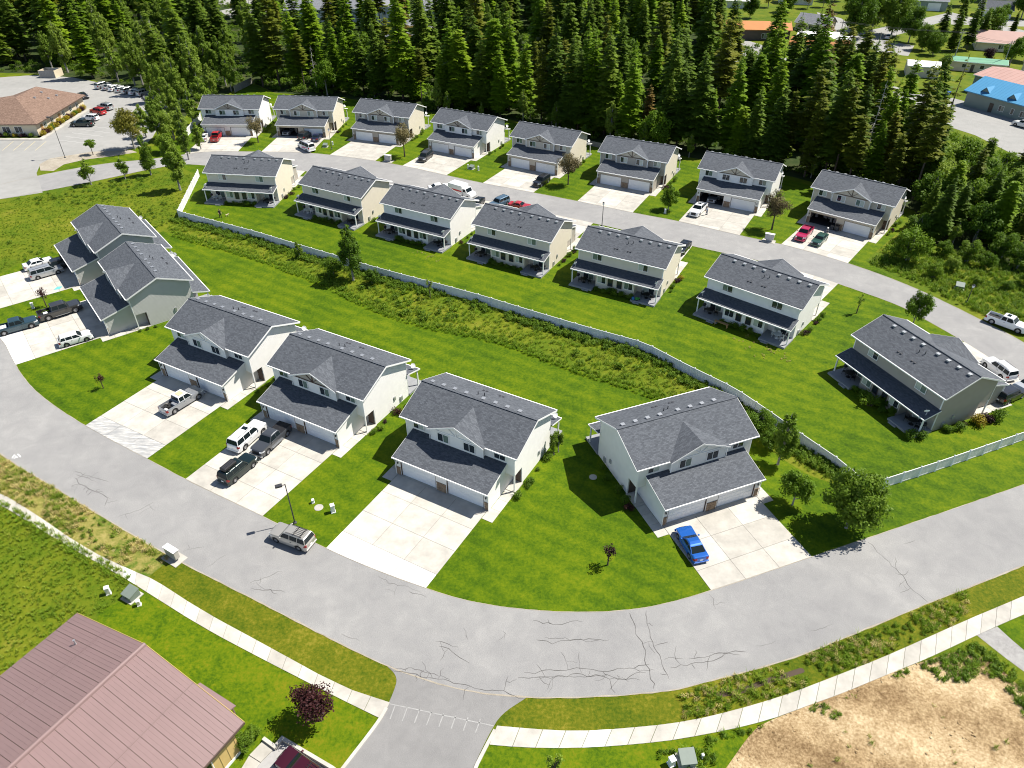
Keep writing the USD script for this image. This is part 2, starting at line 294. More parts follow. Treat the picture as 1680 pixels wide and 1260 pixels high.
lawn_front = Polygon(W((-160, 500), (0, 450), (40, 428), (85, 412), (110, 425)) + smoothline(mown_edge, 1) + FENCE2 + ROAD_IN[::-1]).buffer(0)
lawn_mid = Polygon(FENCE + FENCE2 + BK_LO[::-1][:-14]).buffer(0)
lawn_top = Polygon(W((306, 226), (330, 197), (392, 148), (412, 136), (450, 153), (560, 161), (640, 174), (700, 187), (830, 198), (980, 240), (1120, 262), (1300, 296), (1420, 330), (1490, 350), (1470, 385), (1420, 428)) + BK_UP[::-1]).buffer(0)
lawn_low = Polygon(W((165, 1000), (200, 985), (232, 962), (333, 1030), (433, 1083), (560, 1148), (626, 1181), (560, 1262), (480, 1400), (120, 1400), (120, 1120))).buffer(0)
verge_mown = Polygon(ROAD_OUT + W((1980, 830), (1680, 978), (1587, 1017), (1453, 1077), (1387, 1103), (1300, 1137), (1220, 1162), (1120, 1186), (960, 1200), (815, 1191), (740, 1180), (626, 1150), (560, 1127), (433, 1057), (333, 1003), (244, 946), (290, 905), (270, 905))).buffer(0)
verge_rough = Polygon(W((-160, 640), (0, 747), (110, 812), (265, 907), (284, 915), (244, 946), (217, 937), (140, 900), (53, 840), (0, 808), (-160, 745))).buffer(0)
verge_rough2 = Polygon(W((1165, 1120), (1290, 1086), (1400, 1042), (1520, 992), (1590, 966), (1590, 1014), (1520, 1047), (1453, 1077), (1387, 1103), (1300, 1137), (1220, 1162), (1120, 1186), (1110, 1140))).buffer(0)
low_right = Polygon(W((803, 1222), (943, 1228), (1120, 1213), (1250, 1186), (1230, 1230), (1190, 1262), (1160, 1400), (700, 1400), (740, 1340)))
dirt = Polygon(smoothline(W((1190, 1262), (1230, 1205), (1250, 1187), (1320, 1160), (1387, 1136), (1453, 1108), (1510, 1086), (1600, 1060), (1700, 1150), (1900, 1300), (1900, 1500), (1100, 1500), (1190, 1262)), 1)).buffer(0)
gravel_drive = Polygon(W((1602, 1042), (1636, 1028), (1660, 1050), (1690, 1075), (1900, 1200), (1900, 1300), (1680, 1102), (1650, 1080))).buffer(0)
lawn_far_right = Polygon(W((1636, 1028), (1900, 920), (1900, 1200), (1690, 1075))).buffer(0)
roads = unary_union([road_main, side, road_back])
hard = unary_union([roads, lot, walk_l, walk_r])
def sheet(name, poly, z, mat, label):
    return put(None, name, flat(poly, z), mat, kind='structure', label=label)
sheet('forest_floor', forest.difference(unary_union([lot, lawn_top, hiway])), .004, 'forest_floor', 'dark leaf litter under the conifers')
sheet('lawn', lawn_front.difference(hard).buffer(-.02), .012, 'lawn', 'mown lawn around the front houses')
sheet('lawn', lawn_mid.difference(hard).buffer(-.02), .012, 'lawn', 'mown back lawn inside the white fence')
sheet('lawn', lawn_top.difference(hard).buffer(-.02), .012, 'lawn', 'mown lawn around the houses by the forest')
sheet('lawn', lawn_low.difference(hard), .012, 'lawn_yellow', 'mown lawn beside the mauve roofed barn')
sheet('verge', verge_mown.difference(unary_union([hard, verge_rough, verge_rough2])), .008, 'lawn_dry', 'mown verge between the road and the pavement')
sheet('verge', verge_rough.difference(hard), .012, 'rough_verge', 'verge of straw and weeds by the road')
sheet('verge', verge_rough2.difference(hard), .012, 'lawn_dry', 'weedy verge beside the bare lot')
sheet('lawn', low_right.difference(hard), .008, 'lawn_yellow', 'lawn below the right pavement')
lotp = dirt.difference(unary_union([hard, gravel_drive, lawn_far_right])); lotp = max(getattr(lotp, 'geoms', [lotp]), key=lambda q: q.area)
sheet('bare_soil', lotp, .012, 'dirt', 'bare tan building lot')
import shapely
_x0, _y0, _x1, _y1 = lotp.bounds; _x1 = min(_x1, 62); _y0 = max(_y0, 18); _n, _m = int((_x1 - _x0) / .4), int((_y1 - _y0) / .4)
_X, _Y = np.meshgrid(np.linspace(_x0, _x1, _n + 1), np.linspace(_y0, _y1, _m + 1)); _pts = shapely.points(_X.ravel(), _Y.ravel()); _in = shapely.contains(lotp, _pts); _d = shapely.distance(lotp.exterior, _pts)
_P = np.c_[_X.ravel(), _Y.ravel(), np.zeros(_X.size)]; _h = .30 * (meshkit.fbm(_P * .35, 4, 3) - .35) + .10 * (meshkit.fbm(_P * 1.7, 3, 5) - .5)
_t = (_X.ravel() * .35 - _Y.ravel() * .94) ; _rut = meshkit.noise(np.c_[_t * .9, _X.ravel() * .06, np.zeros(_X.size)], 9); _h += .10 * (_rut - .5)
_h = np.where(_in, np.clip(_h, -.2, 1) * np.clip(_d / 1.2, 0, 1) + .004 + np.clip(_d, 0, .02), -.08)
_i = (np.arange(_m)[:, None] * (_n + 1) + np.arange(_n)[None]).ravel(); _F = np.c_[_i, _i + 1, _i + _n + 2, _i + _n + 1]; _F = _F[_in[_F].all(1)]; _F = np.vstack([_F[:, [0, 1, 2]], _F[:, [0, 2, 3]]]); _k, _F = np.unique(_F, return_inverse=True); _F = _F.reshape(-1, 3); _V = np.c_[_X.ravel(), _Y.ravel(), _h][_k]
put(None, 'bare_soil', arr((_V, _F), True), 'dirt', kind='structure', label='uneven rutted soil of the bare lot')
sheet('gravel_drive', gravel_drive.difference(hard), .016, 'gravel', 'grey gravel drive at the right edge')
sheet('lawn', lawn_far_right.difference(hard), .012, 'lawn', 'lawn beyond the gravel drive')
ROAD = sheet('road', road_main, .020, 'asphalt', 'wide pale asphalt street curving past the front houses')
sheet('road', road_back.difference(lot), .020, 'asphalt', 'asphalt street between the two rows of houses')
SIDE = sheet('side_road', side, .024, 'asphalt_dark', 'side road joining the street at the bottom')
LOT = sheet('parking_lot', lot.difference(island), .016, 'lot_asphalt', 'pale parking lot around the brown roofed building')
sheet('road', hiway.difference(forest.buffer(-6)), .020, 'lot_asphalt', 'wide road in front of the blue roofed building')
sheet("town_street", unary_union([q.buffer(0) for q in town_asphalt]).difference(hiway), .010, "lot_asphalt", "streets and yards of the town beyond the trees")
gi = Polygon(W((66, 280), (64, 270), (82, 260), (150, 249), (215, 246), (226, 250), (180, 257), (140, 262), (105, 270), (88, 281))).buffer(0)
sheet('planting_island', island.difference(gi).buffer(-.05), .022, 'lawn', 'grass strip between the parking lot and the street')
sheet('planting_island', gi.buffer(-.05), .030, 'beige_gravel', 'gravel bed at the parking lot')
# road shoulder sand along the edges
def strip(line, w, z, mat, name, parent, seed=0, jag=.5):
    L = LineString(line); r = np.random.default_rng(seed); n = max(3, int(L.length / .8)); P, Q = [], []
    for i in range(n + 1):
        a = np.array(L.interpolate(i * L.length / n).coords[0]); b = np.array(L.interpolate(min(i * L.length / n + .1, L.length)).coords[0]); c = np.array(L.interpolate(max(i * L.length / n - .1, 0)).coords[0])
        d = b - c; d /= np.linalg.norm(d) + 1e-9; nrm = np.array([-d[1], d[0]])
        P.append(a + nrm * w * (1 + jag * r.normal()) / 2); Q.append(a - nrm * w * (1 + jag * r.normal()) / 2)
    V = [(*p, z) for p in P] + [(*q, z) for q in Q]; m = n + 1
    F = [[i, m + i, m + i + 1] for i in range(n)] + [[i, m + i + 1, i + 1] for i in range(n)]
    return V, F
mb = MB()
for i, (ln, w) in enumerate(((ROAD_IN, .07), (ROAD_OUT, .12), (BK_UP, .08), (BK_LO, .08))):
    mb.add(*strip(ln, w, .028 + .004 * i, 'dirt', 'shoulder', None, 3 + i, .35))
put(None, 'sandy_shoulder', mb.out(), 'beige_gravel', kind='structure', label='thin line of sand along the road edges')
# cracks: wandering dark sealed lines
def crack_set(parent, lines, z, seed, w=.07, branch=.0):
    r = np.random.default_rng(seed); mb = MB()
    def walk(a, b, w, depth=0):
        a, b = np.array(a), np.array(b); L = np.linalg.norm(b - a); n = max(3, int(L / .45)); P = [a + (b - a) * i / n for i in range(n + 1)]
        d = (b - a) / L; nn = np.array([-d[1], d[0]]); off = np.cumsum(r.normal(0, .13, n + 1)); off -= np.linspace(off[0], off[-1], n + 1)
        P = [p + nn * o for p, o in zip(P, off)]; V = []
        for i, p in enumerate(P):
            e = P[min(i + 1, n)] - P[max(i - 1, 0)]; e /= np.linalg.norm(e) + 1e-9; m = np.array([-e[1], e[0]]); ww = w * .5 * (.35 + .65 * r.random()) * (.4 if i in (0, n) else 1)
            V += [(*(p + m * ww / 2), z), (*(p - m * ww / 2), z)]
        F = []
        for i in range(n): F += [[2 * i, 2 * i + 1, 2 * i + 3], [2 * i, 2 * i + 3, 2 * i + 2]]
        mb.add(V, F)
        if depth < 2:
            for p in P[1:-1]:
                if r.random() < branch:
                    e = nn * r.choice([-1, 1]) + d * r.normal(0, .5); walk(p, p + e * r.uniform(.4, 1.5), w * .8, depth + 1)
    for (a, b, ww) in lines: walk(gpx(*a)[:2], gpx(*b)[:2], ww)
    return put(parent, 'sealed_crack', mb.out(), 'crack')
C = [((122, 774), (178, 790), .12), ((125, 778), (160, 792), .1), ((122, 784), (182, 818), .15), ((115, 803), (135, 795), .07), ((190, 850), (252, 824), .08), ((410, 957), (463, 937), .1), ((412, 965), (468, 972), .1), ((420, 955), (455, 975), .1), ((340, 930), (372, 910), .07), ((300, 905), (335, 897), .06)]
crack_set(ROAD, C, .026, 1, branch=.22)
C = [((880, 1050), (1000, 1050), .12), ((895, 1046), (985, 1052), .1), ((920, 1070), (932, 1100), .08), ((950, 1070), (955, 1105), .08), ((860, 1104), (1065, 1090), .13), ((850, 1112), (1060, 1104), .13), ((880, 1116), (1050, 1116), .1), ((640, 1092), (720, 1110), .1), ((720, 1060), (770, 1088), .12), ((715, 1052), (752, 1062), .1), ((1033, 1006), (1072, 1130), .14), ((1060, 1002), (1098, 1115), .14), ((875, 1018), (955, 1020), .12),
     ((1090, 1082), (1120, 1080), .1), ((1100, 1095), (1190, 1072), .12), ((1130, 1080), (1225, 1070), .12), ((1165, 1070), (1215, 1075), .1), ((1163, 975), (1175, 1000), .08), ((1424, 890), (1522, 988), .12), ((1240, 1060), (1272, 1052), .07), ((1330, 1035), (1365, 1025), .07), ((1482, 892), (1502, 886), .07), ((760, 1030), (768, 1050), .07), ((670, 970), (700, 980), .1), ((620, 945), (690, 972), .06), ((825, 1036), (828, 1048), .07), ((560, 1040), (590, 1052), .07)]
crack_set(ROAD, C, .026, 2, branch=.15)
crack_set(SIDE, [((640, 1096), (700, 1112), .12), ((700, 1112), (780, 1130), .1), ((780, 1130), (862, 1146), .12)], .032, 3, branch=.22)
# skid and repair marks on the side road, pale tar squares
mb = MB()
for i in range(8):
    a = W((648 + i * 20, 1158 + i * 3.2), (640 + i * 20, 1180 + i * 3.2)); mb.add(*strip(a, .09, .030, '', '', None, i, .2))
mb.add(*strip(W((640, 1155), (810, 1191)), .09, .030, '', '', None, 9, .2))
put(SIDE, 'pale_grid_mark', mb.out(), 'mark_pale')
# walk slabs
def slabs_along(name, label, top, bot, step, z=.055):
    t = thing(name, label, None, kind='structure'); A, B = LineString(top), LineString(bot); n = int((A.length + B.length) / 2 / step)
    for i in range(n):
        q = [A.interpolate((i + e) / n, True).coords[0] for e in (.012, .988)] + [B.interpolate((i + e) / n, True).coords[0] for e in (.988, .012)]
        put(t, 'slab', MB().poly(Polygon(q).buffer(0), -.05, z + rng.uniform(-.006, .006)).out(), 'concrete_white' if rng.random() < .1 else f'concrete_{rng.randrange(4)}')
    return t
slabs_along('sidewalk', 'pale concrete pavement beside the meadow and barn lawn', walk_l_top, walk_l_bot, 1.75)
slabs_along('sidewalk', 'pale concrete pavement beside the bare lot', walk_r_top, walk_r_bot, 1.85)
# kerbs of the side road mouth
for ln in (W((634, 1162), (620, 1187), (560, 1264), (480, 1372)), W((812, 1198), (792, 1236), (778, 1264), (742, 1372))):
    put(None, 'kerb', MB().poly(LineString(smoothline(ln)).buffer(.14, cap_style=2), -.05, .12).out(), 'concrete_1', kind='structure', label='concrete kerb of the side road')
# parking bay lines
for q in [((22 + 18 * i, 232), (4 + 18 * i, 247)) for i in range(4)] + [((98 + k * 10, 230 - k * 6), (150 + k * 10, 236 - k * 6)) for k in range(5)] + [((175 + 9 * i, 160 + 2 * i), (186 + 9 * i, 151 + 2 * i)) for i in range(0)]:
    put(LOT, 'painted_line', strip(W(*q), .16, .024, '', '', None, 0, .05), 'paint_yellow' if q[0][1] > 231 else 'paint_white')
# wet rill by the bare lot
rill = LineString(smoothline(W((1178, 1140), (1215, 1135), (1250, 1120), (1290, 1108), (1315, 1100)))).buffer(.24)
put(None, 'rill', flat(rill, .020), 'puddle', kind='structure', label='muddy rill of brown water in the verge')

# ------------------------------------------------------------------ the duplex houses
ZR, ZE, VE, LEAVE = 7.473, 5.494, 4.825, 7.70
SL = (ZR - ZE) / VE
ROOFY = lambda v: ZR - SL * abs(v)
GZ = lambda v: 3.916 + (v + 4.495) * (3.916 - 2.845) / 4.184        # top of the garage roof
def window(parent, c, X, N, w, h, kinds, name='window', mull=1, trim='trim_white'):
    """slider: a frame proud of the wall and panes set back in it; c is its centre on the wall"""
    c, X, N = map(lambda q: np.array(q, float), (c, X, N)); Z = np.array([0, 0, 1.]); mb = MB()
    def bx(mb, x0, x1, z0, z1, n0, n1):
        P = [c + X * x + N * n + Z * z for z in (z0, z1) for n in (n0, n1) for x in (x0, x1)]
        f = BOXF if np.dot(np.cross(X, N), Z) > 0 else BOXF[:, ::-1]
        mb.add(P, f)
    t = .075
    bx(mb, -w / 2 - t, w / 2 + t, h / 2, h / 2 + t, .0, .06); bx(mb, -w / 2 - t, w / 2 + t, -h / 2 - t, -h / 2, .0, .07)
    bx(mb, -w / 2 - t, -w / 2, -h / 2, h / 2, .0, .06); bx(mb, w / 2, w / 2 + t, -h / 2, h / 2, .0, .06)
    n = len(kinds)
    for i in range(1, n): bx(mb, -w / 2 + w * i / n - .025, -w / 2 + w * i / n + .025, -h / 2, h / 2, .0, .05)
    p = put(parent, name, mb.out(), trim)
    for i, k in enumerate(kinds):
        m = MB(); a, b = -w / 2 + w * i / n + (.025 if i else 0), -w / 2 + w * (i + 1) / n - (.025 if i < n - 1 else 0)
        bx(m, a, b, -h / 2, h / 2, .004, .03); put(p, 'pane', m.out(), k)
    return p
def roof_slab(mb, quad, th=.14):
    """a sloped slab: the top quad, its underside th lower, and its edges"""
    q = np.array(quad, float)
    n = np.cross(q[1] - q[0], q[2] - q[0])
    if n[2] < 0: q = q[::-1]
    d = q - [0, 0, th]; k = len(q)
    F = [[0, i, i + 1] for i in range(1, k - 1)] + [[k, k + i + 1, k + i] for i in range(1, k - 1)]
    for i in range(k): j = (i + 1) % k; F += [[i, i + k, j + k], [i, j + k, j]]
    mb.add(np.vstack([q, d]), F)
def board(mb, a, b, drop, thick, out):
    """a fascia board from a to b, hanging drop below the line, thick along out"""
    a, b, o = np.array(a, float), np.array(b, float), np.array(out, float); z = np.array([0, 0, drop]); up = np.array([0, 0, .012])
    P = [a - z, b - z, a - z + o * thick, b - z + o * thick, a + up, b + up, a + up + o * thick, b + up + o * thick]
    e = np.cross(b - a, o)
    mb.add(P, BOXF if e[2] > 0 else BOXF[:, ::-1])
def build_house(name, body, accent, truss, open_left=False, blinds=(0, 1, 0, 1), seed=0, dish=1, fronts=None):
    T = model(name); sd = 'siding_' + body; ac = 'siding_' + accent; r = random.Random(seed)
    X, Y, Z = np.eye(3); fr = 'siding_' + (fronts or body)
    # main block: gable ends
    for sx, nm in ((-1, 'side_wall'), (1, 'side_wall')):
        pol = Polygon([(-2.7, 0), (4.3, 0), (4.3, ROOFY(4.3) - .15), (0, ZR - .15), (-4.4, ROOFY(4.4) - .15), (-4.4, 2.45), (-2.7, 2.45)])
        mb = MB(); siding(mb, pol, (sx * 7.18, 0, 0), (0, 1, 0), (sx, 0, 0)); put(T, nm, mb.out(), sd)
    mb = MB(); H2 = ROOFY(4.4) - .15
    fwp = Polygon([(-7.18, 2.45), (7.18, 2.45), (7.18, H2), (-7.18, H2)])
    siding(mb, fwp, (0, -4.4, 0), X, -Y)
    for s in (-1, 1):                                   # entry recess: back wall, inner wall, ceiling
        x0, x1 = sorted((s * 6.05, s * 7.18)); siding(mb, Polygon([(x0, 0), (x1, 0), (x1, 2.45), (x0, 2.45)]), (0, -2.7, 0), X, -Y)
        mb.box(x0, x1, -4.4, -2.7, 2.45, 2.5)
    put(T, 'front_wall', mb.out(), fr)
    mb = MB(); zb = ROOFY(4.3) - .15
    siding(mb, Polygon([(-7.18, 0), (7.18, 0), (7.18, zb), (-7.18, zb)]), (0, 4.3, 0), X, Y)
    siding(mb, Polygon([(-3.3, 0), (3.3, 0), (3.3, 3.02), (-3.3, 3.02)]), (0, 5.85, 0), X, Y)
    for s in (-1, 1): siding(mb, Polygon([(4.3, 0), (5.85, 0), (5.85, 3.0), (4.3, 3.4)]), (s * 3.3, 0, 0), Y, X * s)
    put(T, 'rear_wall', mb.out(), sd)
    # gabled bay over the garage
    mb = MB(); siding(mb, Polygon([(-3.42, GZ(-4.85) - .05), (3.42, GZ(-4.85) - .05), (3.42, 5.46), (-3.42, 5.46)]), (0, -4.85, 0), X, -Y)
    for s in (-1, 1): siding(mb, Polygon([(-4.85, GZ(-4.85) - .05), (-4.4, GZ(-4.4) - .05), (-4.4, 5.46), (-4.85, 5.46)]), (s * 3.42, 0, 0), Y, X * s)
    put(T, 'bay_wall', mb.out(), fr)
    put(T, 'bay_gable', MB().add(*onplane(Polygon([(-3.42, 5.46), (3.42, 5.46), (0, 6.93)]), (0, -4.855, 0), X, Z, -Y)).out(), ac if truss == 'trim_brown' else fr)
    mb = MB(); mb.box(-3.35, 3.35, -4.93, -4.862, 5.40, 5.52); mb.box(-.06, .06, -4.935, -4.864, 5.52, 6.86)
    for s in (-1, 1): mb.bar((s * .06, -4.90, 5.56), (s * 1.02, -4.90, 6.38), .1, .06)
    put(T, 'truss', mb.out(), truss)
    # garage
    mb = MB(); d0 = [sbox(-5.5, 0, -.72, 2.16), sbox(.72, 0, 5.5, 2.16)]
    fw = Polygon([(-6.05, 0), (6.05, 0), (6.05, GZ(-8.23) - .14), (-6.05, GZ(-8.23) - .14)])
    for d in d0: fw = fw.difference(d)
    siding(mb, fw, (0, -8.23, 0), X, -Y)
    for s in (-1, 1):
        siding(mb, Polygon([(-8.23, 0), (-2.7, 0), (-2.7, 2.45), (-4.4, 2.45), (-4.4, GZ(-4.4) - .14), (-8.23, GZ(-8.23) - .14)]), (s * 6.05, 0, 0), Y, X * s)
    put(T, 'garage_wall', mb.out(), 'siding_' + (fronts or body))
    jm = MB()
    for k, d in enumerate((-1, 1)):
        a, b = sorted((d * .72, d * 5.5))
        jm.box(a, a + .06, -8.235, -8.03, 0, 2.16); jm.box(b - .06, b, -8.235, -8.03, 0, 2.16); jm.box(a + .06, b - .06, -8.235, -8.03, 2.1, 2.16)
        if open_left and d < 0:
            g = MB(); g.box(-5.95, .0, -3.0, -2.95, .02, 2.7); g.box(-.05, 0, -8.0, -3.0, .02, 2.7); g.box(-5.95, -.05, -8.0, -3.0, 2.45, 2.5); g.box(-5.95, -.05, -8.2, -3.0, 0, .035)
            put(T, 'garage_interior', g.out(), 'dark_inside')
            g = MB()
            for q in range(9):
                x = r.uniform(-5.6, -.6); w = r.uniform(.3, .7); y = r.uniform(-5.5, -3.2); g.box(x, x + w, y, y + .5, .04, r.uniform(.4, 1.7))
            put(T, 'stored_goods', g.out(), 'utility_tan', kind='stuff')
            continue
        m = MB()                                          # sectional door, four rows of raised panels
        a, b = a + .06, b - .06; m.box(a, b, -8.10, -8.06, 0.02, 2.1)
        for row in range(4):
            z0 = .03 + row * .52
            for c in range(8):
                w = (b - a) / 8; m.box(a + c * w + .05, a + (c + 1) * w - .05, -8.122, -8.102, z0 + .06, z0 + .46)
        put(T, 'garage_door', m.out(), 'door_white')
    put(T, 'garage_jamb', jm.out(), 'trim_brown')
    for a, b in ((-6.09, -5.56), (-.62, .62), (5.56, 6.09)):   # ledge stone on the piers
        m = MB(); z = 0.0
        while z < 1.12:
            h = r.uniform(.1, .17); x = a
            while x < b - .05:
                w = min(r.uniform(.2, .45), b - x); p = r.uniform(.03, .075); m.box(x + .008, x + w - .008, -8.235 - p, -8.23, z + .006, z + h - .004); x += w
            z += h
        m.box(a - .02, b + .02, -8.335, -8.228, z, z + .05); put(T, 'stone_veneer', m.out(), 'stone', kind='stuff')
    for s in (-1, 1):
        m = MB(); m.lathe([(.02, .26), (.09, .2), (.075, 0), (.03, -.05)], 8, (s * 5.8, -8.34, 1.75)); m.box(s * 5.8 - .03, s * 5.8 + .03, -8.34, -8.23, 1.9, 1.95); put(T, 'wall_lamp', m.out(), 'metal_dark')
    # roofs
    mb = MB()
    for s in (-1, 1): roof_slab(mb, [(-LEAVE, 0, ZR), (LEAVE, 0, ZR), (LEAVE, s * VE, ZE), (-LEAVE, s * VE, ZE)])
    mb.bar((-LEAVE, 0, ZR + .015), (LEAVE, 0, ZR + .015), .28, .05)
    R = put(T, 'roof', mb.out(), 'shingle_grey')
    mb = MB(); vq = -(ZR - 7.043) / SL; vp = -5.16
    for s in (-1, 1):
        roof_slab(mb, [(0, vp, 7.043), (0, vq, 7.043), (s * 3.70, -VE + .02, ZE + .02), (s * 3.70, vp, 5.488)], .10)
    put(T, 'bay_roof', mb.out(), 'shingle_grey')
    mb = MB(); roof_slab(mb, [(-6.25, -4.38, GZ(-4.38)), (6.25, -4.38, GZ(-4.38)), (6.25, -8.68, 2.845), (-6.25, -8.68, 2.845)]); put(T, 'garage_roof', mb.out(), 'shingle_grey')
    pz = lambda v: 3.47 - (v - 4.31) * .27
    mb = MB(); roof_slab(mb, [(-7.43, 4.31, pz(4.31)), (7.43, 4.31, pz(4.31)), (7.43, 6.75, pz(6.75)), (-7.43, 6.75, pz(6.75))], .12); PR = put(T, 'porch_roof', mb.out(), 'shingle_grey')
    # fascia, gutters, corner boards, downspouts
    def fascia(par, *a): mb = MB(); board(mb, *a); put(par, 'fascia', mb.out(), 'trim_white')
    for s in (-1, 1):
        for e in (-1, 1): fascia(R, (s * LEAVE, e * VE, ZE), (s * LEAVE, 0, ZR), .2, .03, (s, 0, 0))
        fascia(T, (s * 3.72, vp, 5.47), (0, vp, 7.05), .17, .03, (0, -1, 0))
        fascia(T, (s * 6.25, -8.68, 2.845), (s * 6.25, -4.4, GZ(-4.4)), .18, .025, (s, 0, 0)); fascia(T, (s * 7.43, 6.75, pz(6.75)), (s * 7.43, 4.31, pz(4.31)), .16, .025, (s, 0, 0))
    for (x0, x1, y, z, o) in ((-LEAVE, -3.73, -VE, ZE, -1), (3.73, LEAVE, -VE, ZE, -1), (-LEAVE, LEAVE, VE, ZE, 1), (-6.28, 6.28, -8.68, 2.845, -1), (-7.46, 7.46, 6.75, pz(6.75), 1)):
        m = MB(); m.box(x0, x1, y + o * .002, y + o * .12, z - .13, z + .005); put(T, 'gutter', m.out(), 'trim_white')
    def corner(*a): put(T, 'corner_board', MB().box(*a).out(), 'trim_white')
    for s in (-1, 1):
        for y in (-4.4, 4.3): corner(s * 7.09, s * 7.215, y - .035 if y > 0 else y - .03, y + .03 if y > 0 else y + .035, 2.45 if y < 0 else 0, 5.45)
        corner(s * 3.33, s * 3.455, -4.88, -4.8, 3.85, 5.4)
        corner(s * 5.95, s * 6.085, -8.262, -8.2, 1.2, 2.6)
    for s in (-1, 1):
        m = MB(); m.tube([(s * 3.62, -4.92, 5.36), (s * 3.6, -4.98, 5.2), (s * 3.53, -4.93, 5.1), (s * 3.53, -4.93, 3.9)], .04, 6); put(T, 'downspout', m.out(), 'trim_white')
        m = MB(); m.tube([(s * 6.14, -8.7, 2.74), (s * 6.12, -8.36, 2.55), (s * 6.12, -8.36, .1)], .04, 6); put(T, 'downspout', m.out(), 'trim_white')
    # posts and slabs
    for s in (-1, 1):
        m = MB(); m.box(s * 7.12 - .07, s * 7.12 + .07, -4.42, -4.28, .15, 2.45); put(T, 'entry_post', m.out(), 'trim_white')
        m = MB(); x0, x1 = sorted((s * 6.07, s * 7.35)); m.box(x0, x1, -4.55, -2.72, 0, .15); m.box(x0, x1, -4.9, -4.55, 0, .08); put(T, 'entry_step', m.out(), 'concrete_1')
        m = MB(); m.box(s * 7.2 - .075, s * 7.2 + .075, 6.4, 6.55, .3, pz(6.5) - .1); put(T, 'porch_post', m.out(), 'trim_white')
        x0, x1 = sorted((s * 3.34, s * 7.32)); m = MB(); m.box(x0, x1, 4.33, 7.45, .0, .30); P = put(T, 'porch_slab', m.out(), 'slab_grey')
        m = MB(); m.box(s * 3.8, s * 4.9, 7.45, 7.8, 0, .15); put(P, 'step', m.out(), 'slab_grey')
        d = MB(); x0, x1 = sorted((s * 6.16, s * 7.06)); d.box(x0, x1, -2.78, -2.73, .16, 2.2); q = put(T, 'entry_door', d.out(), 'trim_brown'); d = MB(); d.lathe([(.035, -.03), (.035, .03)], 8, (s * 6.3, -2.83, 1.1)); put(q, 'handle', d.out(), 'metal_grey')
        window(T, (s * 5.2, 4.33, 1.35), X, Y, 1.8, 2.0, ('glass_green', 'glass_dark') if s > 0 else ('glass_dark', 'glass_blind'), 'patio_door')
    K = [('glass_dark', 'glass_green'), ('glass_dark', 'glass_blind'), ('glass_dark', 'glass_dark'), ('glass_green', 'glass_blind')]
    for i, x in enumerate((-5.35, 5.35)): window(T, (x, -4.425, 4.72), X, -Y, 1.35, .95, K[blinds[i]])
    for i, x in enumerate((-1.72, 1.72)): window(T, (x, -4.875, 4.66), X, -Y, 1.4, 1.05, K[blinds[2 + i]])
    for i, x in enumerate((-3.9, 3.9)): window(T, (x, 4.325, 4.62), X, Y, 1.5, 1.1, K[blinds[(i + 1) % 4]])
    for i, x in enumerate((-2.3, 2.3)): window(T, (x, 5.875, 1.75), X, Y, 1.35, 1.35, K[blinds[i]])
    for x in (-.78, .78): window(T, (x, 5.875, 1.65), X, Y, .72, 1.5, ('glass_dark',), 'shuttered_window', trim='trim_brown')
    # things on the roof
    for x in (-6.6, -5.05, -3.5, -1.95, .35, 1.95, 3.5, 5.1):
        m = MB(); z = ROOFY(.62); m.box(x - .19, x + .19, .45, .78, z - .08, z + .13); m.box(x - .23, x + .23, .41, .84, z + .13, z + .165); put(R, 'roof_vent', m.out(), 'metal_grey')
    for x, y in ((-.9, 1.5), (-.2, 1.75)):
        m = MB(); z = ROOFY(y); m.lathe([(.09, -.05), (.06, .05), (.05, .42), (.0, .42)], 8, (x, y, z)); put(R, 'vent_pipe', m.out(), 'metal_dark')
    for x in (-1.2, -.75, 1.0, 1.45):
        m = MB(); z = ROOFY(3.2); m.box(x - .12, x + .12, 3.08, 3.32, z - .06, z + .08); put(R, 'vent_cap', m.out(), 'metal_dark')
    for k in range(dish):
        s = -1 if (k + seed) % 2 == 0 else 1; c = np.array([s * 6.9, 6.1, pz(6.1) + .55]); m = MB()
        t = trimesh.creation.revolve(np.array([(0, 0), (.18, .02), (.31, .075), (.33, .075), (.19, 0), (0, -.02)]), sections=14); t.apply_transform(trimesh.transformations.rotation_matrix(math.radians(60), [.5, 1, 0])); t.apply_translation(c); m.mesh(t)
        m.tube([c, c - [0, .1, .3], (c[0], c[1], pz(6.1) - .02)], .025, 6); m.tube([c, c + [.3, -.15, .12]], .015, 5); put(PR, 'satellite_dish', m.out(), 'plastic_white')
    for s in (-1, 1):                                      # meters and vents on the gable walls
        put(T, 'meter_box', MB().box(s * 7.2, s * 7.32, 1.2, 1.5, 1.2, 1.75).out(), 'metal_grey'); put(T, 'meter_box', MB().box(s * 7.2, s * 7.34, 2.4, 2.85, .35, 1.0).out(), 'metal_grey')
    return T
POSES = {'C': (-3.877, 66.0, -.51), 'D': (18.451, 63.465, .373), 'h3': (-21.941, 76.379, -.511), 'h4': (-38.226, 85.627, -.506), 'L1': (-56.588, 101.38, -.907), 'L2': (-68.047, 116.49, -.899), 'R1': (52.641, 77.026, 1.959), 'R2': (38.138, 97.356, 2.432), 'T8': (65.923, 132.906, -.679),
         'T1': (-69.561, 190.899, -.028), 'T2': (-50.526, 189.82, -.111), 'T3': (-29.841, 185.215, -.341), 'T4': (-9.888, 175.797, -.49), 'T5': (8.727, 165.053, -.507), 'T6': (27.451, 154.893, -.483), 'T7': (46.589, 144.631, -.517), 'M1': (-53.28, 146.419, 2.989), 'M2': (-32.128, 137.311, 2.631), 'M3': (-14.989, 127.788, 2.633), 'M4': (2.164, 118.41, 2.63), 'M5': (19.359, 108.897, 2.635)}
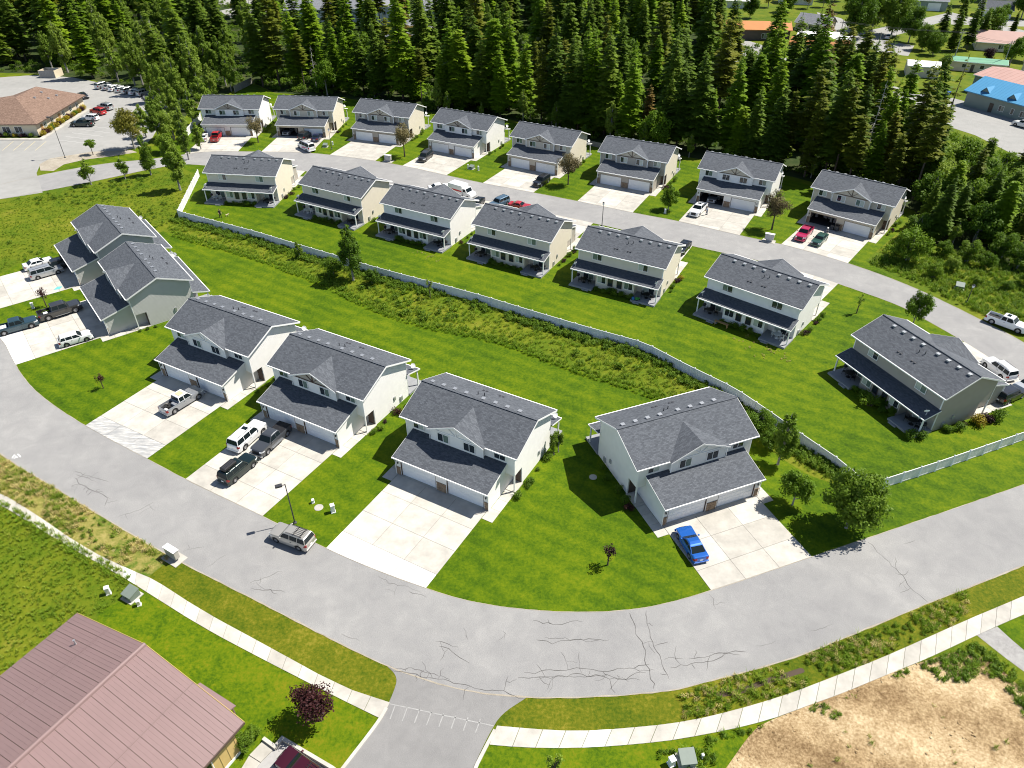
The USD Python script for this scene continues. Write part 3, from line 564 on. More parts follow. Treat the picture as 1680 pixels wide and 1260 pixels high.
HM = {'white': build_house('white_house', 'white', 'white', 'trim_white', seed=1, blinds=(1, 2, 0, 2), dish=1),
      'white_brown': build_house('white_house', 'white', 'taupe', 'trim_brown', seed=2, blinds=(0, 0, 0, 0), dish=2),
      'white_open': build_house('white_house', 'white', 'beige', 'trim_brown', open_left=True, seed=3, blinds=(0, 0, 2, 2), dish=1),
      'beige': build_house('beige_house', 'cream', 'beige', 'trim_brown', seed=4, blinds=(0, 1, 0, 1), dish=2, fronts='beige'),
      'beige_open': build_house('beige_house', 'cream', 'beige', 'trim_brown', open_left=True, seed=5, blinds=(1, 1, 1, 3), dish=1, fronts='beige'),
      'taupe': build_house('taupe_house', 'taupe', 'beige', 'trim_brown', seed=6, blinds=(1, 3, 1, 1), dish=1),
      'taupe_cream': build_house('taupe_house', 'cream', 'beige', 'trim_brown', seed=7, blinds=(1, 3, 1, 1), dish=2, fronts='taupe'),
      'grey': build_house('grey_house', 'grey', 'grey', 'trim_white', seed=8, blinds=(0, 1, 2, 0), dish=1)}
HL = {'C': ('white', 'white front duplex with empty driveway, nearest on the street bend'), 'D': ('white', 'white duplex whose driveway holds the blue coupe'), 'h3': ('white_brown', 'white duplex with brown gable truss behind the white and dark green four by fours'),
      'h4': ('white', 'white duplex behind the old white and grey pickup'), 'L1': ('grey', 'pale grey duplex seen side on behind the grey crew cab pickup'), 'L2': ('grey', 'pale grey duplex at far left behind the silver minivan'),
      'R1': ('taupe', 'taupe duplex alone at the right inside the fence corner, nearest of the back row'), 'R2': ('white', 'white duplex seen from behind with wooden bench and white chairs at its porch'), 'T8': ('beige_open', 'beige duplex with open garage behind the magenta pickup and green sedan'),
      'T1': ('white_brown', 'white duplex behind the white sedan and red pickup, far left of the forest row'), 'T2': ('beige_open', 'beige duplex with open dark garage behind the white service van'), 'T3': ('taupe_cream', 'taupe fronted duplex with empty driveway third from left along the forest'),
      'T4': ('white_brown', 'white duplex behind the dark grey van, along the forest'), 'T5': ('beige', 'tan fronted duplex behind the small black four by four'), 'T6': ('taupe_cream', 'taupe fronted duplex with empty driveway right of the bronze leaved tree'),
      'T7': ('white_open', 'white duplex with open garage behind the white pickup and standing person'), 'M1': ('taupe_cream', 'duplex at the left corner of the fence with a person on its back lawn'), 'M2': ('beige', 'beige duplex seen from behind, partly hidden by the tall ditch tree'),
      'M3': ('white_brown', 'white duplex seen from behind, in front of the white box truck'), 'M4': ('taupe_cream', 'taupe backed duplex in front of the red coupe on the street'), 'M5': ('beige', 'beige duplex seen from behind with green and blue toys on its porch')}
for k, (m, lab) in HL.items():
    x, y, a = POSES[k]; thing('duplex_house', lab, 'house', x, y, a, group='duplex houses of the estate', ref=HM[m])
def loc(k, u, v):
    x, y, a = POSES[k]; c, s = math.cos(a), math.sin(a); return (x + c * u - s * v, y + s * u + c * v)
# driveways and entry walks of separate slabs
DRIVES = []
for k in POSES:
    P = lambda u, v: loc(k, u, v)
    reach = -34 if k[0] in 'CDhL' else -26
    if k == 'R1': reach = -22
    U = (-5.95, -2.0, 2.0, 5.95)
    if k == 'h4' or k == 'h3': pass
    strip_all = Polygon([P(-5.95, -8.4), P(5.95, -8.4), P(5.95, reach), P(-5.95, reach)]).difference(roads.buffer(.02))
    geoms = [g for g in getattr(strip_all, 'geoms', [strip_all])]; geoms.sort(key=lambda g: g.distance(Point(P(0, -8.4)))); apron = geoms[0]
    DRIVES.append(apron)
    names = HL[k][1]
    t = thing('driveway', 'concrete driveway of the ' + ' '.join(names.split()[:9]), None, kind='structure')
    put(t, 'joint_bed', flat(apron.buffer(-.01), .032), 'joint')
    r = random.Random(hash(k) % 1000 if False else sum(map(ord, k)))
    for i in range(3):
        v = -8.40; row = 0
        while v > reach:
            w = 3.4 if row else 3.0
            q = Polygon([P(U[i] + .02, v - .02), P(U[i + 1] - .02, v - .02), P(U[i + 1] - .02, v - w + .02), P(U[i] + .02, v - w + .02)]).intersection(apron); v -= w; row += 1
            if q.area < .15: continue
            pale = (k == 'C' and row >= 4) or (k == 'h4' and row >= 4) or (k == 'L1' and row >= 4)
            put(t, 'slab', MB().poly(q, 0, .05 + r.uniform(-.004, .004)).out(), ('concrete_streaked' if k == 'h4' else 'concrete_white') if pale else f'concrete_{r.randrange(4)}')
    pier = Polygon([P(-6.02, -8.40), P(6.02, -8.40), P(6.02, -7.9), P(-6.02, -7.9)])
    put(t, 'slab', MB().poly(pier, 0, .045).out(), 'concrete_0')
    for s in (-1, 1):
        for a, b in ((-9.6, -7.8), (-7.8, -6.2), (-6.2, -4.92)):
            x0, x1 = (6.12, 7.3) if a > -9 else (5.98, 7.3)
            put(t, 'walk_slab', MB().poly(Polygon([P(s * x0, a + .015), P(s * x1, a + .015), P(s * x1, b - .015), P(s * x0, b - .015)]), 0, .052 + r.uniform(-.004, .004)).out(), f'concrete_{r.randrange(4)}')

# ------------------------------------------------------------------ other buildings
def gable_building(name, label, x, y, rz, L, D, he, hr, wall, roof, wins=(), over=.5, cat='building', hip=0.0, door=None, fascia='trim_white', ribs=0):
    """ridge along local x; L x D footprint, eave height he, ridge height hr; wins: (side, along, z, w, h)"""
    T = thing(name, label, cat, x, y, rz); X, Y, Z = np.eye(3)
    mb = MB()
    for s in (-1, 1):
        mb.add(*onplane(Polygon([(-L / 2, 0), (L / 2, 0), (L / 2, he), (-L / 2, he)]), (0, s * D / 2, 0), X, Z, Y * s))
        top = [(-D / 2, 0), (D / 2, 0), (D / 2, he)] + ([] if hip else [(0, hr - .1)]) + [(-D / 2, he)]
        mb.add(*onplane(Polygon(top), (s * L / 2, 0, 0), Y, Z, X * s))
    put(T, 'wall', mb.out(), wall)
    k = (hr - he) / (D / 2); e = over; ze = he - k * e; mb = MB(); hx = L / 2 + e
    for s in (-1, 1): roof_slab(mb, [(-hx + hip, 0, hr), (hx - hip, 0, hr), (hx, s * (D / 2 + e), ze), (-hx, s * (D / 2 + e), ze)], .12)
    if hip:
        for s in (-1, 1): roof_slab(mb, [(s * (hx - hip), 0, hr), (s * hx, D / 2 + e, ze), (s * hx, -D / 2 - e, ze)], .12)
    if ribs:
        for s in (-1, 1):
            n = int(L / ribs)
            for i in range(n + 1): q = -L / 2 + i * L / n; mb.bar((q, 0, hr + .02), (q, s * (D / 2 + e), ze + .02), .06, .05)
    R = put(T, 'roof', mb.out(), roof)
    for s in (-1, 1): put(R, 'fascia', MB().box(-hx, hx, s * (D / 2 + e) + (.002 if s > 0 else -.06), s * (D / 2 + e) + (.06 if s > 0 else -.002), ze - .2, ze + .01).out(), fascia)
    if not hip:
        for s in (-1, 1):
            for q in (-1, 1): mb = MB(); board(mb, (s * hx, q * (D / 2 + e), ze), (s * hx, 0, hr), .18, .03, (s, 0, 0)); put(R, 'fascia', mb.out(), fascia)
    F = {'f': ((0, -D / 2, 0), X, -Y), 'b': ((0, D / 2, 0), X, Y), 'l': ((-L / 2, 0, 0), Y, -X), 'r': ((L / 2, 0, 0), Y, X)}
    for (sd, a, z, w, h) in wins:
        O, A, N = F[sd]; window(T, np.array(O) + A * a + [0, 0, z], A, N, w, h, ('glass_dark', 'glass_green') if w > 1.2 else ('glass_dark',))
    for (sd, a, w, h, mt) in (door or ()):
        O, A, N = map(np.array, F[sd]); c = O + A * a; P = [c + A * i * w / 2 + N * j + Z * q for q in (.02, h) for j in (0, .06) for i in (-1, 1)]
        put(T, 'door', MB().add(P, BOXF if np.dot(np.cross(A, N), Z) > 0 else BOXF[:, ::-1]).out(), mt)
    return T
# the brown roofed office: a hipped wing and a long wing
T = thing('office_building', 'cream single storey office with wide brown hipped roof at the parking lot', 'building', -126.2, 195.9, 0)
mb = MB()
X, Y, Z = np.eye(3)
mb.add(*onplane(Polygon([(-12.6, 0), (11.9, 0), (11.9, 2.95), (-12.6, 2.95)]), (9.1, 0, 0), Y, Z, X)); mb.add(*onplane(Polygon([(-50, 0), (9.1, 0), (9.1, 2.95), (-50, 2.95)]), (0, -12.6, 0), X, Z, -Y)); mb.add(*onplane(Polygon([(-9, 0), (9.1, 0), (9.1, 2.95), (-9, 2.95)]), (0, 11.9, 0), X, Z, Y))
put(T, 'wall', mb.out(), 'wall_cream')
mb = MB(); rz_ = 6.4
roof_slab(mb, [(0, -1.9, rz_), (0, 8.2, rz_), (9.9, 12.6, 3), (9.9, -13.2, 3)]); roof_slab(mb, [(0, -1.9, rz_), (9.9, -13.2, 3), (-50, -13.2, 3), (-50, -1.9, rz_)])
roof_slab(mb, [(0, 8.2, rz_), (9.9, 12.6, 3), (-9.9, 12.6, 3)]); roof_slab(mb, [(0, -1.9, rz_), (0, 8.2, rz_), (-9.9, 12.6, 3), (-9.9, 5.5, 4.2)]); roof_slab(mb, [(0, -1.9, rz_), (-50, -1.9, rz_), (-50, 9.4, 3.02), (-9.9, 9.4, 3.02)])
R = put(T, 'roof', mb.out(), 'shingle_brown')
mb = MB(); mb.box(9.9, 9.98, -13.2, 12.6, 2.82, 3.02); mb.box(-50, 9.98, -13.28, -13.2, 2.82, 3.02); put(R, 'gutter', mb.out(), 'trim_brown')
for x, y in ((3, 1), (5.2, 3.2), (5.6, 6.5), (2.5, 5.5), (-3, -5), (-8, -4), (-6, -9)):
    z = 6.4 - abs(x) * .343 if x > 0 else 6.4 - abs(y + 1.9) * .30; m = MB(); m.box(x - .25, x + .25, y - .25, y + .25, z - .15, z + .3); put(R, 'roof_vent', m.out(), 'metal_grey')
for q in (-8.6, -5.2, .8, 4.6, 8.2): window(T, (9.1, q, 1.65), Y, X, 1.2, 1.1, ('glass_dark', 'glass_green'))
for q in (-10.2, -1.4): put(T, 'door', MB().box(9.1, 9.16, q - .5, q + .5, .05, 2.15).out(), 'wood')
for q in (4.6, 1.6, -6, -10): window(T, (q, -12.6, 1.5), X, -Y, 1.8, 1.4, ('glass_dark', 'glass_dark'))
put(None, 'kerb', MB().box(-115.9, -114.6, 181.2, 206, .0, .16).box(-170, -114.6, 180.0, 181.2, .0, .16).out(), 'concrete_2', kind='structure', label='pale concrete walk along the office')
put(None, 'planting_bed', MB().box(-117.1, -115.9, 182, 206, 0, .1).box(-170, -116, 181.2, 183.2, 0, .1).out(), 'forest_floor', kind='structure', label='planting bed at the foot of the office walls')
# the mauve metal barn
BO, BA = (-29.9, 34.9), math.radians(-29.6)
T = thing('barn', 'barn with mauve metal roof at the lower left corner', 'barn', *BO, BA)
hw, zr, ze = 10.2, 6.5, 3.75; kk = (zr - ze) / hw
mb = MB()
mb.add(*onplane(Polygon([(-9.6, 0), (9.6, 0), (9.6, ze), (0, zr - .2), (-9.6, ze)]), (0, -.5, 0), X, Z, Y))
for s in (-1, 1): mb.add(*onplane(Polygon([(-26, 0), (-.5, 0), (-.5, ze), (-26, ze)]), (s * 9.6, 0, 0), Y, Z, X * s))
Wl = put(T, 'wall', mb.out(), 'wall_yellow')
for i in range(34): put(T, 'batten', MB().box(9.6, 9.64, -.7 - i * .75, -.64 - i * .75, .3, ze - .05).out(), 'wall_yellow')
put(T, 'base_board', MB().box(9.6, 9.67, -26, -.5, 0, .3).out(), 'trim_white')
window(T, (9.6, -3.6, 1.9), Y, X, 1.4, 1.3, ('glass_dark', 'glass_dark'))
mb = MB()
for s in (-1, 1): roof_slab(mb, [(0, .28, zr - .03), (0, -26, zr - .03), (s * hw, -26, ze - .03), (s * hw, .28, ze - .03)], .12)
R = put(T, 'roof', mb.out(), 'trim_brown')
for s in (-1, 1):
    n = 26; w = 25.98 / n
    for i in range(n):
        for a, b in ((.012, .50), (.503, 1.0)):
            y0, y1 = .28 - i * w - .022, .28 - (i + 1) * w + .022; m = MB(); xa, xb = s * hw * a, s * hw * b; za, zb = zr - kk * hw * a, zr - kk * hw * b
            m.add([(xa, y0, za), (xb, y0, zb), (xb, y1, zb), (xa, y1, za), (xa, y0, za - .025), (xb, y0, zb - .025), (xb, y1, zb - .025), (xa, y1, za - .025)],
                  np.array([[0, 1, 2], [0, 2, 3], [0, 4, 5], [0, 5, 1], [1, 5, 6], [1, 6, 2], [2, 6, 7], [2, 7, 3], [3, 7, 4], [3, 4, 0]])[:, ::(1 if s < 0 else -1)])
            xm = (xa + xb) / 2
            for o in (.32, .66): yy = y0 + (y1 - y0) * o; m.bar((xa, yy, za + .004), (xb, yy, zb + .004), .03, .02)
            put(T, 'roof_panel', m.out(), 'roof_mauve')
m = MB(); m.tube([(0, .3, zr + .0), (0, -26, zr + .0)], .2, 8); put(T, 'ridge_cap', m.out(), 'roof_mauve')
m = MB()
for s in (-1, 1): board(m, (s * hw, .29, ze), (0, .29, zr), .24, .04, (0, 1, 0))
put(T, 'rake_trim', m.out(), 'wall_yellow')
m = MB(); roof_slab(m, [(3.9, .2, 3.1), (8.0, .2, 3.1), (8.0, 1.25, 2.75), (3.9, 1.25, 2.75)], .1); m.box(7.9, 8.0, .9, 1.0, 0, 2.7); m.box(3.9, 4.0, .9, 1.0, 0, 2.7); put(T, 'awning', m.out(), 'roof_mauve')
m = MB(); m.lathe([(.12, -.1), (.07, .05), (.06, .5), (.1, .5), (.1, .56), (0, .56)], 10, (-6.5, -2.0, zr - 6.5 * kk)); put(R, 'vent_pipe', m.out(), 'metal_grey')
put(T, 'gutter', MB().box(hw, hw + .1, -26, .28, ze - .16, ze).out(), 'trim_brown')
# retaining wall, yard and paving by the barn
q = W((433, 1214), (452, 1228), (464, 1214), (545, 1262), (640, 1330))
put(None, 'retaining_wall', MB().poly(LineString(q).buffer(.14, cap_style=2, join_style=2), 0, .35).out(), 'concrete_1', label='low concrete retaining wall beside the burgundy car', cat='wall')
yard = Polygon(W((433, 1216), (452, 1230), (464, 1216), (545, 1264), (640, 1332), (560, 1420), (380, 1400), (398, 1262)))
put(None, 'yard', flat(yard, .02), 'concrete_grey', kind='structure', label='grey yard beside the barn')
t = thing('stoop', 'concrete stoop slabs between the barn and the retaining wall', None, kind='structure')
for a in (((432, 1216), (450, 1230), (428, 1252), (409, 1240)), ((409, 1240.5), (428, 1252.5), (412, 1275), (396, 1262))): put(t, 'slab', MB().poly(Polygon(W(*a)).buffer(-.02), 0, .12).out(), 'concrete_2')
# town beyond the trees
gable_building('shop_building', 'dark shop with white roof edged in orange, beyond the trees', 107, 271, -.40, 17, 15, 4.6, 4.9, 'wall_brown', 'roof_white', [('f', -4, 1.6, 1.4, 1.6), ('f', 0, 1.6, 1.4, 1.6), ('f', 3, 1.6, 1.4, 1.6), ('f', 6, 1.6, 1.4, 1.6)], .4, fascia='roof_orange', door=[('f', 1.6, .9, 2.2, 'trim_white')])
T = thing('orange_canopy', 'orange metal canopy roof along the front of the dark shop', 'canopy', 107, 271, -.40)
m = MB(); roof_slab(m, [(-10, -7.95, 5.3), (9, -7.95, 5.3), (9.4, -10.2, 3.9), (-10.4, -10.2, 3.9)], .15); put(T, 'roof', m.out(), 'roof_orange'); m = MB(); m.box(-10.4, 9.4, -10.26, -10.2, 3.1, 3.9); put(T, 'fascia', m.out(), 'roof_orange')
for x in (-10, -3, 3, 9): m = MB(); m.box(x - .12, x + .12, -10.1, -9.86, 0, 3.8); put(T, 'post', m.out(), 'wall_brown')
gable_building('shop_building', 'long low shop with orange roof behind the tallest pines', 88, 292, -.12, 26, 9, 3.8, 5.6, 'wall_brown', 'roof_orange', [('f', -6, 1.5, 1.6, 1.5), ('f', 4, 1.5, 1.6, 1.5)], .6, fascia='roof_orange')
gable_building('town_house', 'small house with taupe roof behind the orange edged shop', 116, 305, -.7, 12, 9, 3.0, 5.4, 'wall_cream', 'shingle_pale', [('f', 0, 1.5, 1.4, 1.2), ('l', 0, 1.5, 1.2, 1.2)], .5, cat='house')
bx0, bx1 = gpx(1580, 172)[:2], gpx(1690, 203)[:2]; ang = math.atan2(*(bx1 - bx0)[::-1]); c = (bx0 + bx1) / 2
Lb = 30; u = np.array([math.cos(ang), math.sin(ang)]); nrm = np.array([-u[1], u[0]]); cc = bx0 + u * Lb / 2 + nrm * 6.5
T = gable_building('shop_building', 'green grey shop with bright blue metal roof and three small dormers', cc[0], cc[1], ang, Lb, 13, 4.1, 6.6, 'wall_green', 'roof_blue', [('f', -4.6, 1.6, 1.3, 1.3), ('f', -1.6, 1.6, .7, 1.3), ('f', 1.2, 1.6, 1.3, 1.3), ('f', 9, 1.6, 1.3, 1.4)], .7, fascia='roof_blue', ribs=.9, door=[('f', -7.4, 1.1, 2.3, 'wall_brown'), ('f', 6.0, 2.2, 2.3, 'wall_brown')])
k = (6.6 - 4.1) / 6.5
for x in (-10.5, -3.0, 3.5):
    y0 = -5.9; z0 = 6.6 + k * y0; m = MB(); zt = z0 + 1.25; yb = -(6.6 - zt) / k
    for s in (-1, 1): roof_slab(m, [(x, y0 - .25, zt), (x, yb, zt), (x + s * 1.25, y0 + .1, z0 + .02), (x + s * 1.25, y0 - .25, z0 + .02)], .08)
    d = put(T, 'dormer', m.out(), 'roof_blue'); put(d, 'dormer_wall', MB().add([(x - 1.1, y0, z0), (x + 1.1, y0, z0), (x, y0, zt - .08)], [[0, 1, 2]]).out(), 'wall_green')
b2 = bx0 + u * 12 + nrm * 21.5; gable_building('shop_building', 'long building with dusty pink roof behind the blue roofed shop', b2[0], b2[1], ang, 40, 15, 4.6, 5.8, 'wall_green', 'roof_pink', [('l', 0, 2, 1.2, 1.0)], .4, ribs=1.5)
gable_building('mobile_home', 'white roofed mobile home near the green roofed one', 126.5, 238.5, -.36, 9, 8, 3.2, 4.0, 'wall_cream', 'roof_white', [('f', 1.5, 1.6, 1.0, 1.0)], .2, cat='house')
gable_building('mobile_home', 'mobile home with bright green roof', 146, 243, -.42, 15, 5.5, 2.9, 3.7, 'wall_cream', 'roof_green', [('f', -4, 1.6, 1.1, 1.0), ('f', 1, 1.6, 1.1, 1.0)], .3, cat='house', door=[('f', -1.6, .9, 2.1, 'wall_brown')])
gable_building('mobile_home', 'green roofed mobile home half hidden by bushes at right', 165, 238, -.42, 13, 5.5, 2.7, 3.4, 'wall_white', 'roof_green', [], .3, cat='house')
p = gpx(1652, 86); gable_building('town_house', 'house with dull pink roof among big trees at upper right', p[0], p[1] + 6, -.4, 15, 11, 3.0, 5.6, 'wall_cream', 'roof_pink', [('f', 0, 1.5, 1.4, 1.2)], .6, cat='house')
p = gpx(1532, 18); gable_building('garage_building', 'grey garage with large white door at the top edge', p[0], p[1] + 5, -.3, 12, 10, 4.0, 6.0, 'wall_green', 'shingle_pale', [], .4, door=[('f', 1, 5, 3, 'door_white')])
p = gpx(1640, 30); gable_building('town_house', 'pale blue grey house at the upper right corner', p[0], p[1] + 5, -.35, 11, 9, 3.2, 5.6, 'wall_white', 'shingle_grey', [('f', -2, 1.7, 1.2, 1.1), ('f', 2, 1.7, 1.2, 1.1)], .5, cat='house')
p = gpx(1655, 6); gable_building('town_house', 'house with tan roof at the top right edge', p[0], p[1] + 6, -.3, 13, 10, 3.2, 6.0, 'wall_cream', 'roof_pink', [('f', 0, 1.7, 1.4, 1.1)], .5, cat='house')
p = gpx(1210, 14); gable_building('town_house', 'white house glimpsed at the top above the pines', p[0], p[1] + 5, -.3, 13, 9, 3.2, 5.6, 'wall_white', 'roof_white', [('f', 0, 1.7, 1.4, 1.1)], .5, cat='house')
p = gpx(1310, 8); gable_building('town_house', 'grey roofed house at the top above the orange roofs', p[0], p[1] + 5, -.25, 14, 9, 3.2, 5.6, 'wall_white', 'shingle_pale', [('f', 0, 1.7, 1.4, 1.1)], .5, cat='house')
gable_building('apartment_building', 'long grey roofed white apartment block behind the pines, top centre', -74, 326, .06, 30, 12, 5.6, 8.6, 'wall_white', 'shingle_pale', [('f', -10 + 4 * i, z, 1.3, 1.1) for i in range(6) for z in (1.6, 4.3)], .5)
gable_building('apartment_building', 'white gabled block beside the long grey roofed one', -52, 324, 1.5, 13, 12, 5.8, 9.0, 'wall_white', 'shingle_pale', [('l', -3, z, 1.3, 1.1) for z in (1.6, 4.3)] + [('f', 0, 4.3, 1.3, 1.1)], .5)
gable_building('town_house', 'house with pale grey roof seen through the pines', -36, 286, 1.45, 25, 12, 4.2, 6.4, 'wall_cream', 'shingle_pale', [('f', 2, 1.7, 1.3, 1.1)], .5, cat='house')
gable_building('town_house', 'small white gabled house behind the brown topped pine', -30, 330, .3, 10, 9, 4.4, 7.4, 'wall_white', 'shingle_pale', [('f', 0, 1.7, 1.3, 1.1)], .4, cat='house')
for i, (a, b) in enumerate(((910, -4), (1010, 2), (1080, -6))):
    p = gpx(a, b); gable_building('town_house', ('white', 'beige', 'pale')[i] + ' house far behind the forest at the ' + ('middle of the top edge', 'top edge right of the middle', 'top edge near the orange roofs')[i], p[0], p[1] + 4, -.1, 13, 9, 3.5, 6.0, ('wall_white', 'wall_cream', 'wall_white')[i], 'shingle_pale', [('f', 0, 1.7, 1.4, 1.1)], .5, cat='house')
# dumpster enclosure
p = gpx(80, 128); T = thing('bin_enclosure', 'beige walled bin enclosure at the back of the parking lot', 'enclosure', p[0], p[1] + 2, -.1)
for a in ((-2.6, 2.6, 1.9, 2.1), (-2.6, -2.4, -2, 1.9), (2.4, 2.6, -2, 1.9), (-2.4, 2.4, -2.06, -1.98)): put(T, 'wall' if a[2] > -2.05 else 'gate', MB().box(a[0], a[1], a[2], a[3], 0, 2.1).out(), 'wall_cream' if a[2] > -2.05 else 'wood_grey')
m = MB(); m.box(-1.8, 1.8, -1.2, 1.2, .1, 1.6); m.box(-1.85, 1.85, -1.25, 1.25, 1.6, 1.68); put(T, 'bin', m.out(), 'metal_dark')

# ------------------------------------------------------------------ fences
def fence(name, label, line, mat, h=1.55, step=2.4, post=.17, cap=True, boards=0):
    T = thing(name, label, 'fence'); L = LineString(line); n = max(1, int(L.length / step)); pts = [np.array(L.interpolate(i / n, True).coords[0]) for i in range(n + 1)]
    for i, p in enumerate(pts):
        m = MB(); m.box(p[0] - post / 2, p[0] + post / 2, p[1] - post / 2, p[1] + post / 2, 0, h + .07)
        if cap: a = post / 2 + .02; m.add([(p[0] - a, p[1] - a, h + .07), (p[0] + a, p[1] - a, h + .07), (p[0] + a, p[1] + a, h + .07), (p[0] - a, p[1] + a, h + .07), (p[0], p[1], h + .17)], [[0, 1, 4], [1, 2, 4], [2, 3, 4], [3, 0, 4], [0, 2, 1], [0, 3, 2]])
        put(T, 'post', m.out(), mat)
        if i == n: break
        d = pts[i + 1] - p; l = np.linalg.norm(d); d /= l; q = np.array([-d[1], d[0]]); m = MB()
        def bx(a, b, t, z0, z1):
            P = [(*(p + d * x + q * y), z) for z in (z0, z1) for y in (-t, t) for x in (a, b)]; m.add(P, BOXF)
        bx(post / 2, l - post / 2, .035, h - .16, h); bx(post / 2, l - post / 2, .035, .06, .2)
        k = 8
        for j in range(k):
            a = post / 2 + (l - post) * j / k; bx(a + .006, a + (l - post) / k - .006, .018 + .004 * (j % 2), .2, h - .16 if not boards else h - .16 + rng.uniform(-.05, .1))
        put(T, 'panel', m.out(), mat)
    return T
fence('vinyl_fence', 'long white vinyl fence along the ditch behind the middle houses', FENCE, 'vinyl_white')
fence('vinyl_fence', 'white vinyl fence along the verge by the taupe house at right', FENCE2, 'vinyl_white', step=2.45)
fence('vinyl_fence', 'short white fence left of the house with the white sedan', W((306, 226), (331, 197)), 'vinyl_white', h=1.8)
fence('board_fence', 'weathered grey board fence at the forest edge behind the far left house', W((386, 152), (414, 138)), 'wood_grey', h=1.9, boards=1, cap=False)
fence('board_fence', 'dark board fence between two forest row houses', W((962, 238), (990, 244)), 'wood_grey', h=1.2, boards=1, cap=False)

# ------------------------------------------------------------------ lamps, poles, boxes
def street_lamp(label, x, y, h, arm=(-.9, -.35), box=True):
    T = thing('street_lamp', label, 'street lamp', x, y, group=None)
    put(T, 'base', MB().lathe([(.22, 0), (.22, .12), (.13, .2), (0, .2)], 10).out(), 'metal_dark'); put(T, 'pole', MB().lathe([(.075, .15), (.05, h), (0, h)], 8).out(), 'metal_dark')
    if box:
        a = np.array([*arm, 0.0]); L = np.linalg.norm(a); a /= L; m = MB(); m.bar((0, 0, h - .08), tuple(a * .35 + [0, 0, h - .05]), .06); put(T, 'arm', m.out(), 'metal_dark')
        ang = math.atan2(a[1], a[0]); b = MB().box(.3, 1.0, -.2, .2, -.1, .1).out(); R = np.array([[math.cos(ang), -math.sin(ang), 0], [math.sin(ang), math.cos(ang), 0], [0, 0, 1]]); hd = put(T, 'lamp_head', (b[0] @ R.T + [0, 0, h - .03], b[1]), 'metal_dark')
        b = MB().box(.36, .94, -.15, .15, -.115, -.1).out(); put(hd, 'lens', (b[0] @ R.T + [0, 0, h - .03], b[1]), 'plastic_white')
    else:
        m = MB().lathe([(.06, h), (.17, h + .05), (.2, h + .42), (.0, h + .42)], 8).out(); put(T, 'lantern', m, 'plastic_white'); put(T, 'lantern_cap', MB().lathe([(.24, h + .42), (.05, h + .62), (0, h + .62)], 8).out(), 'metal_dark')
    return T
def at(px, py): return tuple(gpx(px, py)[:2])
street_lamp('black square headed street lamp beside the silver four by four', *at(484, 858), 5.75)
street_lamp('slim dark lantern post on the street in front of the middle house', *at(987.5, 371), 4.2, box=False)
street_lamp('lantern post on the grass by the white service van', *at(544, 245), 4.3, box=False)
street_lamp('white lantern post in the weeds at right by the green utility box', *at(1586, 496), 2.6, box=False)
street_lamp('tall dark lamp post on the gravel island of the parking lot', *at(107, 259), 9.2, arm=(-1, .3))
street_lamp('lamp post among the bushes at the right edge of the parking lot', *at(246, 188), 4.2, arm=(-1, 0))
def pole(label, px, py, h, cross=True):
    x, y = at(px, py); T = thing('utility_pole', label, 'utility pole', x, y, .4); put(T, 'post', MB().lathe([(.17, 0), (.11, h), (0, h)], 8).out(), 'wood_grey')
    if cross:
        put(T, 'crossarm', MB().box(-1.3, 1.3, -.07, .07, h - .75, h - .6).out(), 'wood_grey')
        for q in (-1.15, -.5, .5, 1.15): put(T, 'insulator', MB().lathe([(.05, h - .6), (.05, h - .42), (0, h - .42)], 6, (q, 0, 0)).out(), 'plastic_white')
    return np.array([x, y, h - .45])
pa = pole('utility pole in front of the orange edged shop', 1370, 92, 11); pb = pole('utility pole between the town trees and the mobile homes', 1560, 112, 11); pc = pole('thin bare pole beside the town street', 1435, 96, 8, cross=False); pd = pole('utility pole behind the green roofed mobile home', 1642, 118, 9)
for i, (a, b) in enumerate(((pa, pb), (pb, pd))):
    for q in (-1, 1):
        o = np.array([math.cos(.4) * q, math.sin(.4) * q, 0]); put(None, 'power_line', MB().tube([a + o + (b - a) * t - [0, 0, 2.2 * t * (1 - t)] for t in np.linspace(0, 1, 9)], .03, 5).out(), 'metal_dark', label=('left' if q < 0 else 'right') + ' wire of the span ' + ('over the shop street' if i == 0 else 'over the mobile homes'), cat='power line')
def rounded(x, y, z, r=.05):
    s = m3.Manifold.sphere(r, 10); return m3.Manifold.batch_hull([s.translate((i * (x / 2 - r), j * (y / 2 - r), k)) for i in (-1, 1) for j in (-1, 1) for k in (r, z - r)])
def transformer(label, px, py, rz, s=1.0):
    x, y = at(px, py); T = thing('utility_box', label, 'utility box', x, y, rz); put(T, 'pad', MB().box(-.75 * s, .75 * s, -.75 * s, .75 * s, 0, .1).out(), 'concrete_1')
    m = MB(); a, b, h = .6 * s, .55 * s, .95 * s
    m.add([(-a, -b, .1), (a, -b, .1), (a, b, .1), (-a, b, .1), (-a, -b, h * .72), (a, -b, h * .72), (a, b, h), (-a, b, h)], [[0, 2, 1], [0, 3, 2], [4, 5, 6], [4, 6, 7], [0, 1, 5], [0, 5, 4], [1, 2, 6], [1, 6, 5], [2, 3, 7], [2, 7, 6], [3, 0, 4], [3, 4, 7]])
    put(T, 'case', m.out(), 'utility_green'); put(T, 'lid', MB().bar((0, -b - .04, h * .72 + .01), (0, b + .04, h + .03), a * 2 + .08, .05).out(), 'utility_green'); put(T, 'handle', MB().box(-.05, .05, -b - .05, -b, .4, .55).out(), 'metal_dark')
